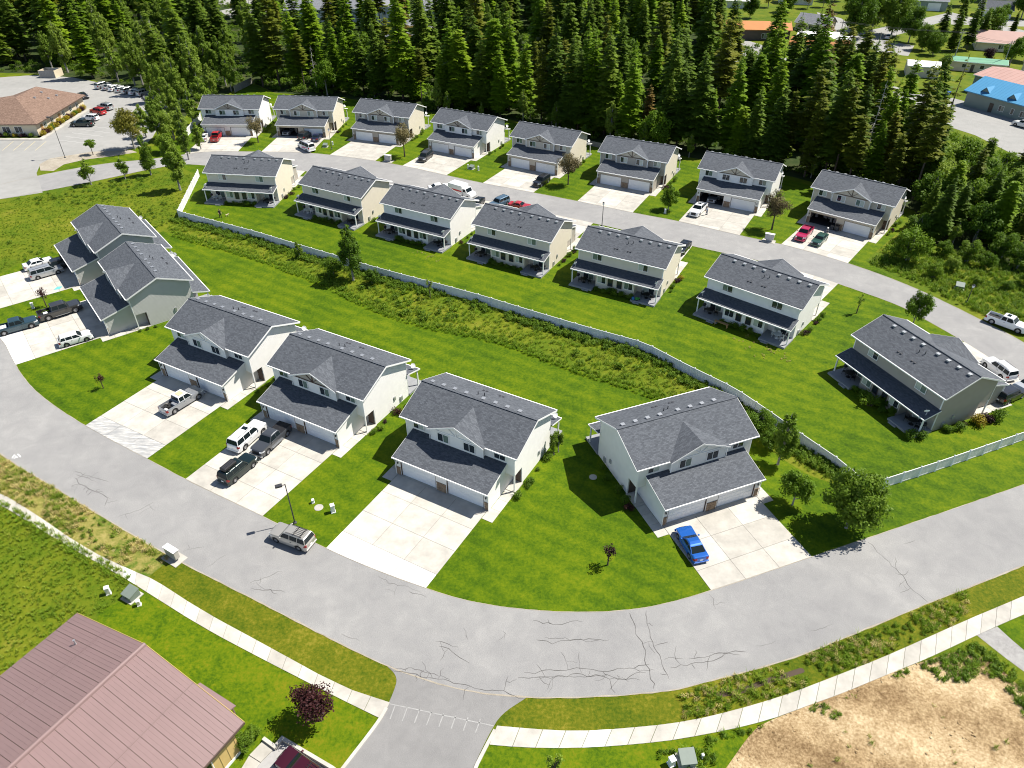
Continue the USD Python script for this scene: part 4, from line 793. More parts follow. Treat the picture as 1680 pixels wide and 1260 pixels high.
def pedestal(label, px, py, h=.75, w=.32, mat='plastic_white', rz=.4):
    x, y = at(px, py); T = thing('service_pedestal', label, 'pedestal', x, y, rz); put(T, 'base', MB().box(-w * .6, w * .6, -w * .6, w * .6, 0, .12).out(), mat); put(T, 'body', rounded(w, w, h, .04).translate((0, 0, .05)), mat, 40); put(T, 'cap', rounded(w * 1.15, w * 1.15, .14, .04).translate((0, 0, h)), mat, 40)
def mailboxes(label, px, py, rz):
    x, y = at(px, py); T = thing('mailbox_cabinet', label, 'mailbox', x, y, rz); put(T, 'pad', MB().box(-1.15, 1.15, -.75, .75, 0, .08).out(), 'concrete_2'); put(T, 'pedestal', MB().box(-.5, .5, -.18, .18, .08, .45).out(), 'metal_grey'); c = put(T, 'cabinet', rounded(1.55, .55, 1.05, .05).translate((0, 0, .42)), 'utility_tan', 40); put(T, 'roof', MB().bar((-.85, 0, 1.5), (.85, 0, 1.5), .66, .05).out(), 'plastic_white')
    for r in range(4):
        for q in range(4): put(c, 'mail_door', MB().box(-.72 + q * .36, -.72 + q * .36 + .33, -.296, -.276, .5 + r * .23, .5 + r * .23 + .2).out(), 'metal_grey')
mailboxes('white mailbox cabinet on a pad beside the wide front street', 286, 916, -.55)
mailboxes('tan mailbox cabinet under the bronze tree, beside the driveway of the taupe house', 637, 265, -.35)
mailboxes('tan mailbox cabinet below the bronze tree in front of the open garages', 1261, 396, -.5)
transformer('sage green transformer box by the left pavement', 217, 979, -.5)
transformer('grey green transformer box at the bottom edge of the bare lot', 1126, 1249, .1)
transformer('green transformer box in the weeds by the white lantern post', 1573, 474, -.5)
transformer('small green box on the grass in front of the white house with the van', 774, 277, -.5, .8)
transformer('green box on the grass right of the taupe house with empty driveway', 1336, 400, -.5, .7)
transformer('low green box by the lantern post near the service van', 534, 241, -.1, .8)
pedestal('white pedestal beside the meadow left of the sage green box', 179, 974, .85, .4)
pedestal('small pale pedestal right of the sage green box', 229, 993, .6)
pedestal('white pedestal next to the grey green box at the bottom', 1101, 1254, .8, .45)
pedestal('tiny white marker in the weeds of the bare lot', 1152, 1243, .4, .2)
pedestal('white louvred pedestal on the lawn by the square headed lamp', 547, 840, 1.0, .42)
pedestal('small white stub on the lawn near the square headed lamp', 514, 825, .4, .28)
pedestal('white pedestal left of the small green box', 768, 277, .9, .25)
pedestal('white pedestal right of the small green box', 785, 280, .9, .28)
pedestal('white pedestal right of the lantern post near the van', 546, 238, .8, .3)
pedestal('white pedestal on the lawn by the purple leaved sapling at left', 55, 506, .9, .35)
pedestal('pale pedestal on the grass by the round bright green tree', 1091, 350, .8, .3)
for i, (a, b, s) in enumerate(((973, 783, .45), (596, 606, .4), (615, 618, .4), (594, 604.5, .1), (655, 627, .35), (523, 833, .5))):
    if s < .2: continue
    x, y = at(a, b); put(None, 'lawn_cover', MB().lathe([(s, .0), (s, .05), (s * .8, .07), (0, .07)], 14, (x, y, 0)).out(), 'concrete_2' if i else 'utility_tan', label=('round pale cover in the shade of the right front house', 'first small cover', 'pale cover on the lawn right of the purple sapling', 'x', 'pale cover on the lawn nearest the old pickup', 'white square cover by the louvred pedestal')[i] if i != 1 else 'small pale cover on the lawn left of the old pickup drive', cat='cover')

# ------------------------------------------------------------------ vehicles
def paint(name, col, metal=.35, rough=.32): look(name, {'p': ('principled_bsdf', {'base_color': col, 'metallic': metal, 'roughness': rough, 'coat_weight': 1.0, 'coat_roughness': .06})})
PAINT = {'white': ((.72, .72, .71), 0), 'silver': ((.44, .45, .46), .5), 'tan_silver': ((.42, .40, .36), .4), 'blue': ((.006, .10, .42), .3), 'red': ((.42, .016, .02), .1), 'magenta': ((.42, .012, .07), .2), 'burgundy': ((.055, .004, .012), .3), 'dark_green': ((.007, .018, .016), .3), 'green': ((.02, .075, .05), .3), 'black': ((.012, .012, .013), .2),
         'grey': ((.075, .08, .088), .4), 'dark_grey': ((.05, .048, .046), .4), 'teal': ((.025, .06, .078), .3), 'navy': ((.012, .018, .06), .3), 'steel_blue': ((.10, .17, .24), .4), 'light_grey': ((.30, .31, .33), .4)}
for k, (c, m) in PAINT.items(): paint('paint_' + k if k != 'white' else 'paint_car_white', c, m)
PM = lambda k: 'paint_car_white' if k == 'white' else 'paint_' + k
plain('tyre', (.018, .018, .018), .85)
plain('rim', (.42, .42, .43), .35, metal=.7)
look('headlight', {'p': ('principled_bsdf', {'base_color': (.6, .62, .64), 'roughness': .08, 'specular_ior_level': .7})})
look('taillight', {'p': ('principled_bsdf', {'base_color': (.28, .008, .008), 'roughness': .12, 'specular_ior_level': .6})})
plain('chrome', (.55, .56, .57), .18, metal=.9)
plain('chalk_blue', (.12, .42, .42), .8)
plain('decal_pink', (.62, .16, .22), .45)
plain('decal_red', (.55, .04, .04), .45)
def ext_y(poly, y0, y1):
    """a side profile (x, z) pushed along y"""
    M = None
    for q in getattr(poly, 'geoms', [poly]):
        if q.is_empty or q.area < 1e-5: continue
        cs = m3.CrossSection([list(q.exterior.coords)[:-1]] + [list(h.coords)[:-1] for h in q.interiors], m3.FillRule.EvenOdd)
        e = m3.Manifold.extrude(cs, y1 - y0).rotate((90, 0, 0)).translate((0, y1, 0)); M = e if M is None else M + e
    return M
def ext_x(pts, x0, x1):
    return m3.Manifold.extrude(m3.CrossSection([pts], m3.FillRule.NonZero), x1 - x0).rotate((90, 0, 0)).rotate((0, 0, 90)).translate((x0, 0, 0))
def bxm(x0, x1, y0, y1, z0, z1): return m3.Manifold.cube((x1 - x0, y1 - y0, z1 - z0)).translate((x0, y0, z0))
KIND = dict(
    sedan=dict(L=4.75, W=1.80, H=1.44, hood=.93, belt=.96, ws=.95, rf=.25, rr=-.95, rg=-1.75, deck=1.03, wx=(1.42, -1.38), wr=.33, pil=(-.32, -1.22)),
    coupe=dict(L=4.6, W=1.80, H=1.38, hood=.90, belt=.93, ws=.85, rf=.10, rr=-.85, rg=-1.72, deck=1.0, wx=(1.38, -1.32), wr=.34, pil=(-.55,)),
    hatch=dict(L=4.45, W=1.80, H=1.56, hood=1.0, belt=1.0, ws=1.05, rf=.3, rr=-1.75, rg=-2.08, deck=1.06, wx=(1.35, -1.3), wr=.34, pil=(-.3, -1.2)),
    suv=dict(L=4.8, W=1.90, H=1.78, hood=1.1, belt=1.12, ws=1.0, rf=.42, rr=-2.12, rg=-2.33, deck=1.12, wx=(1.42, -1.4), wr=.38, pil=(-.35, -1.28)),
    bigsuv=dict(L=5.3, W=2.0, H=1.93, hood=1.2, belt=1.2, ws=1.25, rf=.62, rr=-2.32, rg=-2.55, deck=1.2, wx=(1.62, -1.55), wr=.41, pil=(-.25, -1.3)),
    minivan=dict(L=5.1, W=1.95, H=1.76, hood=1.06, belt=1.05, ws=1.55, rf=.72, rr=-2.2, rg=-2.46, deck=1.06, wx=(1.6, -1.5), wr=.34, pil=(-.15, -1.35)),
    pickup=dict(L=5.75, W=1.95, H=1.84, hood=1.14, belt=1.16, ws=1.25, rf=.62, rr=-.72, rg=-.86, deck=1.14, wx=(1.82, -1.78), wr=.41, pil=(-.05,), bed=(-2.74, -.95)),
    bigpickup=dict(L=6.1, W=2.02, H=2.08, hood=1.34, belt=1.36, ws=1.40, rf=.8, rr=-.95, rg=-1.1, deck=1.3, wx=(1.95, -1.85), wr=.48, pil=(-.1,), bed=(-2.9, -1.2)),
    van=dict(L=5.4, W=1.98, H=2.05, hood=1.15, belt=1.2, ws=1.95, rf=1.2, rr=-2.45, rg=-2.62, deck=1.2, wx=(1.75, -1.65), wr=.36, pil=(.35, -1.1)))
_CG = {}
def car_geo(kind):
    if kind in _CG: return _CG[kind]
    k = KIND[kind]; L, Wd, H, hood, belt, ws, rf, rr, rg, deck = (k[x] for x in ('L', 'W', 'H', 'hood', 'belt', 'ws', 'rf', 'rr', 'rg', 'deck')); h, w = L / 2, Wd / 2; wr = k['wr']; cl = wr * .72
    side = Polygon([(-h + .12, cl), (-h, cl + .14), (-h + .01, deck - .16), (min(-h + .08, rg - .01), deck - .02), (min(-h + .22, rg - .005), deck), (rg, deck), (rg + .01, belt), (ws, belt), (ws + .15, belt - .01), (h - .55, hood), (h - .2, hood - .07), (h - .05, hood - .22), (h, cl + .3), (h - .03, cl + .1), (h - .16, cl)])
    for x in k['wx']: side = side.difference(Point(x, wr).buffer(wr + .075, 10))
    front = [(-w * .95, 0), (w * .95, 0), (w, cl + .18), (w, belt - .38), (w * .965, belt - .12), (w * .90, belt + .015), (w * .80, belt + .06), (w * .7, belt + .4), (-w * .7, belt + .4), (-w * .80, belt + .06), (-w * .90, belt + .015), (-w * .965, belt - .12), (-w, belt - .38), (-w, cl + .18)]
    plan = Polygon([(-h, -w * .90), (-h + .35, -w), (h - .9, -w), (h - .35, -w * .95), (h, -w * .74), (h + .0, w * .74), (h - .35, w * .95), (h - .9, w), (-h + .35, w), (-h, w * .90)]).buffer(-.22).buffer(.22, 5)
    pl = m3.Manifold.extrude(m3.CrossSection([list(plan.exterior.coords)[:-1]], m3.FillRule.NonZero), 3)
    body = ext_y(side, -w, w) ^ ext_x(front, -h - 1, h + 1) ^ pl
    cabp = Polygon([(rg, belt - .08), (rr - .05, H - .10), (rr + .10, H - .035), ((rr + rf) / 2, H), (rf - .12, H - .03), (rf + .05, H - .09), (ws, belt - .08), (ws, belt - .4), (rg, belt - .4)]).buffer(-.11).buffer(.11, 4)
    ct = [(-w * .925, belt - .1), (w * .925, belt - .1), (w * .75, H - .14), (w * .68, H - .05), (w * .55, H + .02), (-w * .55, H + .02), (-w * .68, H - .05), (-w * .75, H - .14)]
    cpl = Polygon([(rg - .05, -w * .80), (rr, -w * .95), ((rr + rf) / 2, -w), (rf, -w * .96), (ws + .02, -w * .78), (ws + .02, w * .78), (rf, w * .96), ((rr + rf) / 2, w), (rr, w * .95), (rg - .05, w * .80)]).buffer(-.15).buffer(.15, 4)
    cab = ext_y(cabp, -w, w) ^ ext_x(ct, -h, h) ^ m3.Manifold.extrude(m3.CrossSection([list(cpl.exterior.coords)[:-1]], m3.FillRule.NonZero), 3)
    G = {'body': [], 'cabin': arr(cab, 28)}
    bed = k.get('bed')
    if bed:
        body = body - bxm(bed[0], bed[1], -w + .13, w - .13, .74, 3)
    core = bxm(-h + .25, h - .3, -w * .72, w * .72, cl * .6, cl + .3)
    G['body'] = arr(body, 28); G['underbody'] = arr(core, False)
    # glass
    sh = (cab.translate((0, .014, 0)) + cab.translate((0, -.014, 0))) - cab
    winp = cabp.buffer(-.085).intersection(sbox(-9, belt + .045, 9, H - .12))
    for p in k['pil']: winp = winp.difference(affinity.skew(sbox(p - .045, 0, p + .045, 9), xs=0))
    G['side_window'] = []
    for q in getattr(winp, 'geoms', [winp]):
        if q.area < .03: continue
        e = ext_y(q, -2, 2) ^ sh
        for s in (0, 1):
            half = e ^ (bxm(-9, 9, 0, 3, 0, 5) if s else bxm(-9, 9, -3, 0, 0, 5))
            if half.num_tri(): G['side_window'].append(arr(half))
    def glass(dx, a, b):
        s_ = cab.translate((dx, 0, .013)) - cab; d = np.array(b) - a; a = np.array(a) + d * .13; b2 = a + d * .74 / 1.0; n = np.array([d[1], -d[0]]) / np.hypot(*d) * .12
        q = Polygon([tuple(a - n), tuple(a + n), tuple(b2 + n), tuple(b2 - n)]); g = (ext_y(q, -w * .80, w * .80) ^ s_) ^ ext_x([(-w * .84, belt), (w * .84, belt), (w * .63, H), (-w * .63, H)], -9, 9); return arr(g)
    G['windscreen'] = glass(.016, (ws, belt - .06), (rf + .02, H - .05)); G['rear_window'] = glass(-.016, (rg, belt - .06), (rr - .02, H - .05))
    fw = body.translate((.014, 0, 0)) - body; bw = body.translate((-.014, 0, 0)) - body
    G['headlight'] = [arr(fw ^ bxm(h - .7, h + .1, *sorted((s * w * .55, s * w * .97)), hood - .30, hood - .13)) for s in (-1, 1)]
    G['grille'] = arr(fw ^ bxm(h - .4, h + .1, -w * .48, w * .48, cl + .22, hood - .16))
    tz = (deck - .36, deck - .1) if kind in ('sedan', 'coupe') else ((belt - .42, belt - .08) if 'pickup' in kind else (belt - .34, belt + .02))
    ty = .55 if kind in ('sedan', 'coupe') else .74
    G['taillight'] = [arr(bw ^ bxm(-h - .1, -h + .4, *sorted((s * w * ty, s * w * .98)), *tz)) for s in (-1, 1)]
    G['plate'] = arr(bw ^ bxm(-h - .1, -h + .3, -.17, .17, cl + .3, cl + .45))
    ch = 'pickup' in kind or kind in ('suv', 'bigsuv')
    G['front_bumper'] = arr(rounded3(h - .12, h + .06, w * .93, cl - .02, cl + .2)); G['rear_bumper'] = arr(rounded3(-h - .06, -h + .12, w * .92, cl + .02, cl + .2))
    G['mirror'] = [arr(rounded3(ws - .42, ws - .26, .10, belt + .02, belt + .17, s * (w + .07))) for s in (-1, 1)]
    G['handle'] = [arr(bxm(p - .28, p - .10, *sorted((s * (w * .972), s * (w * .995 + .008))), belt - .19, belt - .155)) for p in list(k['pil'])[:2] for s in (-1, 1)]
    if bed: G['bed_floor'] = arr(bxm(bed[0] + .005, bed[1] - .005, -w + .135, w - .135, .742, .76))
    if kind in ('suv', 'bigsuv', 'minivan'):
        G['roof_rail'] = []
        for s in (-1, 1): m = MB(); m.tube([(rr + .35, s * w * .58, H - .03), (rr + .4, s * w * .58, H + .05), (rf - .3, s * w * .58, H + .05), (rf - .25, s * w * .58, H - .03)], .022, 6); G['roof_rail'].append(arr(m.out()))
    tw = .22 if wr < .4 else .28
    ty_ = MB().lathe([(wr * .58, -tw / 2), (wr * .93, -tw / 2), (wr, -tw / 2 + .035), (wr, tw / 2 - .035), (wr * .93, tw / 2), (wr * .58, tw / 2)], 20).out()
    rm = MB(); rm.lathe([(0, .03), (wr * .12, .03), (wr * .14, -.01), (wr * .6, -.03), (wr * .62, tw / 2 * .5)], 20)
    for a in range(5):
        c, s = math.cos(a * 1.2566), math.sin(a * 1.2566); rm.bar((c * wr * .1, s * wr * .1, .01), (c * wr * .58, s * wr * .58, .0), .075, .04)
    rm = rm.out(); G['wheel'] = []
    for x in k['wx']:
        for s in (-1, 1):
            R = np.array([[1, 0, 0], [0, 0, -1 * s], [0, 1 * s, 0]]); R = np.array([[1, 0, 0], [0, 0, s], [0, 1, 0]]) if s > 0 else np.array([[-1, 0, 0], [0, 0, -1], [0, 1, 0]]); o = np.array([x, s * (w - tw / 2 - .01), wr])
            f = lambda F: F[:, ::-1] if np.linalg.det(R) < 0 else F
            G['wheel'].append((arr((ty_[0] @ R.T + o, f(ty_[1])), 30), arr(((rm[0] + [0, 0, tw / 2 - .05]) @ R.T + o, f(rm[1])), 30)))
    _CG[kind] = G; return G
def rounded3(x0, x1, hw, z0, z1, yc=0.0):
    r = min(.045, (x1 - x0) / 2.05, (z1 - z0) / 2.05); s = m3.Manifold.sphere(r, 8)
    return m3.Manifold.batch_hull([s.translate((x, yc + y, z)) for x in (x0 + r, x1 - r) for y in (-hw + r, hw - r) for z in (z0 + r, z1 - r)])
def heading(rear, front): a, b = gpx(*rear)[:2], gpx(*front)[:2]; d = b - a; return (a + b) / 2, math.atan2(d[1], d[0])
def car(label, kind, colour, rear, front, cat='car', chrome=False, extra=None, cabcol=None, group=None, bedcol='metal_black', name=None):
    """rear and front: where the middle of each end meets the ground, as surveyed"""
    c, a = heading(rear, front)
    zz = .05
    T = thing(name or {'suv': 'parked_suv', 'bigsuv': 'parked_suv', 'minivan': 'minivan', 'van': 'service_van', 'pickup': 'pickup_truck', 'bigpickup': 'pickup_truck'}.get(kind, 'parked_car'), label, cat, c[0], c[1], a, zz, group=group)
    G = car_geo(kind); p = PM(colour)
    B = put(T, 'body', G['body'], p); put(T, 'underbody', G['underbody'], 'metal_black'); C_ = put(T, 'cabin', G['cabin'], PM(cabcol) if cabcol else p)
    for g in G['side_window']:
        if len(g[1]): put(C_, 'side_window', g, 'car_glass')
    put(C_, 'windscreen', G['windscreen'], 'car_glass'); put(C_, 'rear_window', G['rear_window'], 'car_glass')
    for n, m in (('headlight', 'headlight'), ('taillight', 'taillight'), ('mirror', p)):
        for g in G[n]:
            if len(g[1]): put(T, n, g, m)
    for g in G['handle']: put(B, 'door_handle', g, 'metal_dark')
    put(T, 'grille', G['grille'], 'metal_black'); put(T, 'number_plate', G['plate'], 'plastic_white')
    bm = 'chrome' if chrome else p
    put(T, 'front_bumper', G['front_bumper'], bm); put(T, 'rear_bumper', G['rear_bumper'], bm)
    if 'bed_floor' in G: put(T, 'bed_floor', G['bed_floor'], bedcol)
    for g in G.get('roof_rail', ()): put(T, 'roof_rail', g, 'metal_black')
    for t, r in G['wheel']: q = put(T, 'wheel', t, 'tyre'); put(q, 'rim', r, 'rim')
    if extra: extra(T, KIND[kind])
    return T
def sunroof(T, k): put(T, 'sunroof', MB().box(-.35, .15, -.38, .38, k['H'] - .012, k['H'] + .012).out(), 'car_glass')
def crossbars(T, k):
    for x in (-1.6, -.8): put(T, 'roof_bar', MB().box(x - .03, x + .03, -.6, .6, k['H'] + .05, k['H'] + .09).out(), 'metal_black')
    for i in range(6): put(T, 'roof_slat', MB().box(-1.75, -.55, -.5 + i * .2 - .012, -.5 + i * .2 + .012, k['H'] + .005, k['H'] + .03).out(), 'metal_black')
def roofbox(T, k):
    b = put(T, 'roof_box', rounded3(-2.0, -.2, .42, k['H'] + .08, k['H'] + .42), 'metal_black', 40)
    for i in range(4): put(b, 'rib', MB().box(-1.85, -.35, -.32 + i * .2, -.24 + i * .2, k['H'] + .41, k['H'] + .435).out(), 'metal_dark')
    for x in (-1.6, -.7): put(T, 'roof_bar', MB().box(x - .03, x + .03, -.7, .7, k['H'] + .02, k['H'] + .08).out(), 'metal_black')
def bedload(T, k):
    r = random.Random(5); bed = k['bed']
    put(T, 'spare_wheel', MB().lathe([(.12, .8), (.3, .8), (.33, .86), (.3, .98), (.12, .98)], 14, (bed[0] + .8, .1, 0)).out(), 'tyre')
    put(T, 'tool_crate', MB().box(bed[1] - .5, bed[1] - .1, -.7, .1, .77, 1.1).out(), 'metal_grey'); put(T, 'tool_crate', MB().box(bed[0] + .12, bed[0] + .4, -.6, -.1, .77, 1.0).out(), 'plastic_white')
    put(T, 'roof_patch', MB().box(-.45, .3, -.5, .4, k['H'] - .01, k['H'] + .01).out(), 'paint_yellow')
def whitebed(T, k): put(T, 'bed_load', MB().box(k['bed'][0] + .2, k['bed'][1] - .2, -.5, .5, .77, 1.05).out(), 'plastic_white')
def cover(T, k): b = k['bed']; put(T, 'bed_cover', MB().box(b[0] - .02, b[1] + .02, -k['W'] / 2 + .12, k['W'] / 2 - .12, k['deck'] + .004, k['deck'] + .03).out(), 'metal_black')
def sidestep(T, k):
    for s in (-1, 1): put(T, 'side_step', MB().box(-.9, 1.1, *sorted((s * k['W'] / 2, s * (k['W'] / 2 + .14))), .45, .5).out(), 'chrome')
def decals(T, k):
    w = k['W'] / 2
    for s in (-1, 1):
        for (x0, x1, z0, z1) in ((-1.1, -.3, .7, 1.05), (-.2, .35, .62, .98), (-2.0, -1.3, .95, 1.12)): put(T, 'pink_graphic', MB().box(x0, x1, *sorted((s * (w - .02), s * (w + .006))), z0, z1).out(), 'decal_pink')
    for y in (-.6, 0, .6): put(T, 'ladder_rack_bar', MB().box(-2.1, .9, y - .03, y + .03, k['H'] + .08, k['H'] + .12).out(), 'metal_dark')
    for x in (-1.8, .6): put(T, 'ladder_rack_post', MB().box(x - .03, x + .03, -.65, .65, k['H'] - .02, k['H'] + .08).out(), 'metal_dark')
car('silver tan four by four parked at the kerb beside the square headed lamp', 'suv', 'tan_silver', (510, 898), (453, 877), 'car', extra=crossbars)
car('old white and grey pickup with cargo in its bed on the driveway', 'pickup', 'light_grey', (269, 683), (331, 645), 'pickup', chrome=True, extra=bedload, cabcol='white')
car('large white four by four on the driveway beside the grey pickup', 'bigsuv', 'white', (381, 746), (434, 699), 'car', extra=sunroof)
car('grey crew pickup with dark covered bed facing the street beside the white four by four', 'pickup', 'grey', (471, 705), (422, 751), 'pickup', chrome=True, extra=lambda T, k: (cover(T, k), sidestep(T, k)))
car('dark green four by four with black roof box on the driveway', 'suv', 'dark_green', (372, 793), (413, 759), 'car', extra=roofbox)
car('bright blue coupe on the driveway of the right front house', 'coupe', 'blue', (1147, 922), (1120, 875), 'car')
car('white crossover on the driveway of the near pale grey house', 'hatch', 'white', (101, 568), (150, 554), 'car')
car('tall grey crew cab pickup with black bed', 'bigpickup', 'dark_grey', (66, 527), (135, 506), 'pickup', extra=lambda T, k: (sidestep(T, k), put(T, 'bed_load', MB().box(-2.2, -1.6, -.3, .4, .77, 1.0).out(), 'plastic_white')))
car('dark teal pickup with white load in its bed at the left edge', 'pickup', 'teal', (-3, 550), (62, 532), 'pickup', extra=whitebed)
car('silver minivan on the driveway of the far left grey house', 'minivan', 'silver', (51, 459), (104, 444), 'minivan')
car('white sedan behind the silver minivan', 'sedan', 'white', (43, 444), (88, 431), 'car')
car('dark car half under the garage eave of the far left grey house', 'suv', 'black', (93, 442), (128, 432), 'car')
car('white sedan beside the red pickup on the far left forest row driveway', 'sedan', 'white', (332, 236), (338, 222), 'car')
car('red pickup with black bed on the far left forest row driveway', 'pickup', 'red', (350, 237), (362, 220), 'pickup')
car('black four by four on the driveway of the open garage house', 'suv', 'black', (494, 232), (510, 222), 'car')
car('dark navy sedan between the black four by four and the lawn', 'sedan', 'navy', (515, 235), (527, 223), 'car')
car('white service van with pink graphics and roof rack at the end of the driveway', 'van', 'white', (515, 251), (492, 240), 'van', extra=decals)
car('dark grey van with silver bonnet on the driveway of the white forest row house', 'minivan', 'dark_grey', (706, 255), (690, 268), 'minivan')
car('small black four by four on the driveway of the tan fronted house', 'suv', 'black', (897, 297), (879, 308), 'car')
car('white pickup facing the street beside the standing person', 'pickup', 'white', (1154, 340), (1136, 358), 'pickup', extra=sunroof)
car('magenta pickup with black bed on the driveway by the open garage', 'pickup', 'magenta', (1327, 378), (1309, 399), 'pickup')
car('dark green sedan beside the magenta pickup', 'sedan', 'green', (1352, 389), (1334, 407), 'car')
car('white car mostly hidden by the gable of the white rear view house', 'sedan', 'white', (708, 314), (735, 310), 'car')
car('black car peeping out behind the white rear view house', 'sedan', 'black', (790, 331), (776, 345), 'car')
car('steel blue four by four on the middle street between house roofs', 'suv', 'steel_blue', (829, 334), (809, 343), 'car')
car('bright red coupe parked on the middle street', 'coupe', 'red', (838, 340), (868, 345), 'car')
car('black car at the end of the beige rear view house', 'sedan', 'black', (1126, 404), (1114, 418), 'car')
car('white pickup with black bed parked in the road at the right edge', 'pickup', 'white', (1620, 525), (1680, 547), 'pickup', extra=sunroof)
car('white car on the driveway behind the taupe corner house', 'suv', 'white', (1650, 622), (1622, 601), 'car')
car('black car beside the gable of the taupe corner house', 'suv', 'black', (1634, 662), (1672, 645), 'car')
car('silver car at the right edge behind the black one', 'sedan', 'silver', (1700, 632), (1668, 644), 'car')
car('burgundy car with roof bars behind the low retaining wall', 'hatch', 'burgundy', (535, 1297), (460, 1243), 'car', extra=crossbars)
car('white silver four by four in the parking lot nearest the forest end of the office', 'suv', 'silver', (188, 182), (160, 177), 'car')
car('red car in front of the office shrubs', 'suv', 'red', (178, 190), (146, 184), 'car')
car('white crossover between the red car and the dark pickup at the office', 'hatch', 'white', (165, 198), (134, 196), 'car')
car('dark green pickup nearest the street in front of the office', 'pickup', 'dark_green', (155, 207), (118, 207), 'pickup')
car('black car behind the far corner of the brown roofed office', 'sedan', 'black', (134, 158), (142, 163), 'car')
names = ('leftmost', 'second', 'third', 'fourth', 'fifth', 'sixth', 'seventh')
for i, (a, b, c) in enumerate(((170, 144, 'silver'), (181, 146, 'light_grey'), (191, 148, 'white'), (202, 150, 'silver'), (213, 152, 'silver'), (225, 154, 'white'), (238, 156, 'silver'))):
    car(f'{names[i]} car of the row along the forest edge of the parking lot', ('suv', 'sedan', 'hatch', 'hatch', 'suv', 'sedan', 'suv')[i], c, (a - 9, b + 2.5), (a + 10, b - 2.5), 'car', group='cars in a row at the back of the parking lot')
car('silver car half hidden by bushes at the right end of the parking lot row', 'sedan', 'silver', (241, 164), (260, 159), 'car')
car('pale car under the bushes beside the parking lot lamp', 'hatch', 'white', (250, 181), (272, 178), 'car')
car('white four by four in front of the blue roofed shop', 'suv', 'white', (1690, 212), (1664, 205), 'car')
car('bright blue car by the pink roofed building', 'sedan', 'blue', (1552, 156), (1536, 152), 'car')
car('white car on the street near the town trees', 'sedan', 'white', (1453, 66), (1461, 60), 'car')
car('pale grey car in the dark open garage of the white house', 'sedan', 'light_grey', tuple([0, 0]), (1, 1), 'car') if False else None
def car_at(label, kind, colour, x, y, a):
    global heading
    old = heading; heading = lambda r, f: (np.array([x, y]), a); car(label, kind, colour, (0, 0), (0, 0)); heading = old
x, y = loc('T7', -3.2, -5.75); car_at('pale green car inside the open garage behind the standing person', 'sedan', 'light_grey', x, y, POSES['T7'][2] - math.pi / 2)
x, y = loc('T2', -4.3, -5.75); car_at('pale car at left inside the dark open garage', 'sedan', 'light_grey', x, y, POSES['T2'][2] - math.pi / 2)
# the white box truck with a red band
c, a = heading((742, 317), (773, 326))
T = thing('box_truck', 'white box truck with red stripe parked on the middle street', 'truck', c[0], c[1], a)
put(T, 'cargo_box', rounded3(-2.6, 1.0, 1.1, .75, 2.6), 'paint_car_white', 40)
for s in (-1, 1): put(T, 'red_stripe', MB().box(-2.5, .9, *sorted((s * 1.09, s * 1.108)), 1.35, 1.65).out(), 'decal_red')
cabp = Polygon([(1.05, .45), (1.05, 2.1), (1.75, 2.12), (2.15, 1.4), (2.95, 1.25), (3.1, .95), (3.1, .45)]); C_ = put(T, 'cab', ext_y(cabp, -.95, .95), 'paint_car_white', 28)
put(C_, 'windscreen', MB().add([(1.79, -.8, 2.06), (2.16, -.85, 1.43), (2.16, .85, 1.43), (1.79, .8, 2.06)], [[0, 1, 2], [0, 2, 3]]).out(), 'car_glass')
for s in (-1, 1): put(C_, 'side_window', MB().box(1.2, 1.85, *sorted((s * .94, s * .956)), 1.45, 1.98).out(), 'car_glass')
put(T, 'chassis', MB().box(-2.5, 2.9, -.7, .7, .4, .74).out(), 'metal_black'); put(T, 'bumper', MB().box(3.08, 3.2, -.95, .95, .4, .62).out(), 'chrome')
for x in (2.35, -1.6):
    for s in (-1, 1):
        V, F = MB().lathe([(0, -.12), (.4, -.12), (.43, -.08), (.43, .08), (.4, .12), (0, .12)], 16).out(); put(T, 'wheel', (V[:, [0, 2, 1]] + [x, s * .85, .43], F[:, ::-1]), 'tyre')
# motorcycle by the open garage
x, y = at(1357, 381); T = thing('motorcycle', 'small motorcycle standing behind the dark green sedan', 'motorcycle', x, y, 1.2)
for q in (-.65, .65):
    V, F = MB().lathe([(.24, -.05), (.3, -.03), (.3, .03), (.24, .05), (.24, -.05)], 16).out(); w_ = put(T, 'wheel', (V[:, [0, 2, 1]] + [q, 0, .3], F[:, ::-1]), 'tyre')
put(T, 'frame', MB().bar((-.65, 0, .3), (.1, 0, .55), .08).bar((.1, 0, .55), (.45, 0, .85), .08).bar((.65, 0, .3), (.42, 0, .95), .06).out(), 'metal_dark'); put(T, 'tank', rounded3(-.1, .35, .14, .62, .86), 'plastic_white', 40); put(T, 'seat', rounded3(-.6, -.05, .13, .66, .78), 'metal_black', 40); put(T, 'handlebar', MB().tube([(.3, -.35, 1.0), (.42, -.1, .98), (.42, .1, .98), (.3, .35, 1.0)], .02, 6).out(), 'metal_dark'); put(T, 'engine', rounded3(-.2, .2, .15, .28, .55), 'metal_grey', 40)

put(None, 'chalk_patch', flat(Polygon(W((88, 476), (94, 471), (103, 470), (98, 475))), .064), 'chalk_blue', label='turquoise chalk smear on the driveway of the far left grey house', cat='chalk mark')
mb_ = MB()
for a_, b_ in (((20, 752), (24, 746)), ((25, 748), (29, 751)), ((29, 745), (34, 750)), ((23, 753), (27, 749))): mb_.add(*strip(W(a_, b_), .12, .027, '', '', None, 1, .2))
put(ROAD, 'survey_mark', mb_.out(), 'plastic_white')

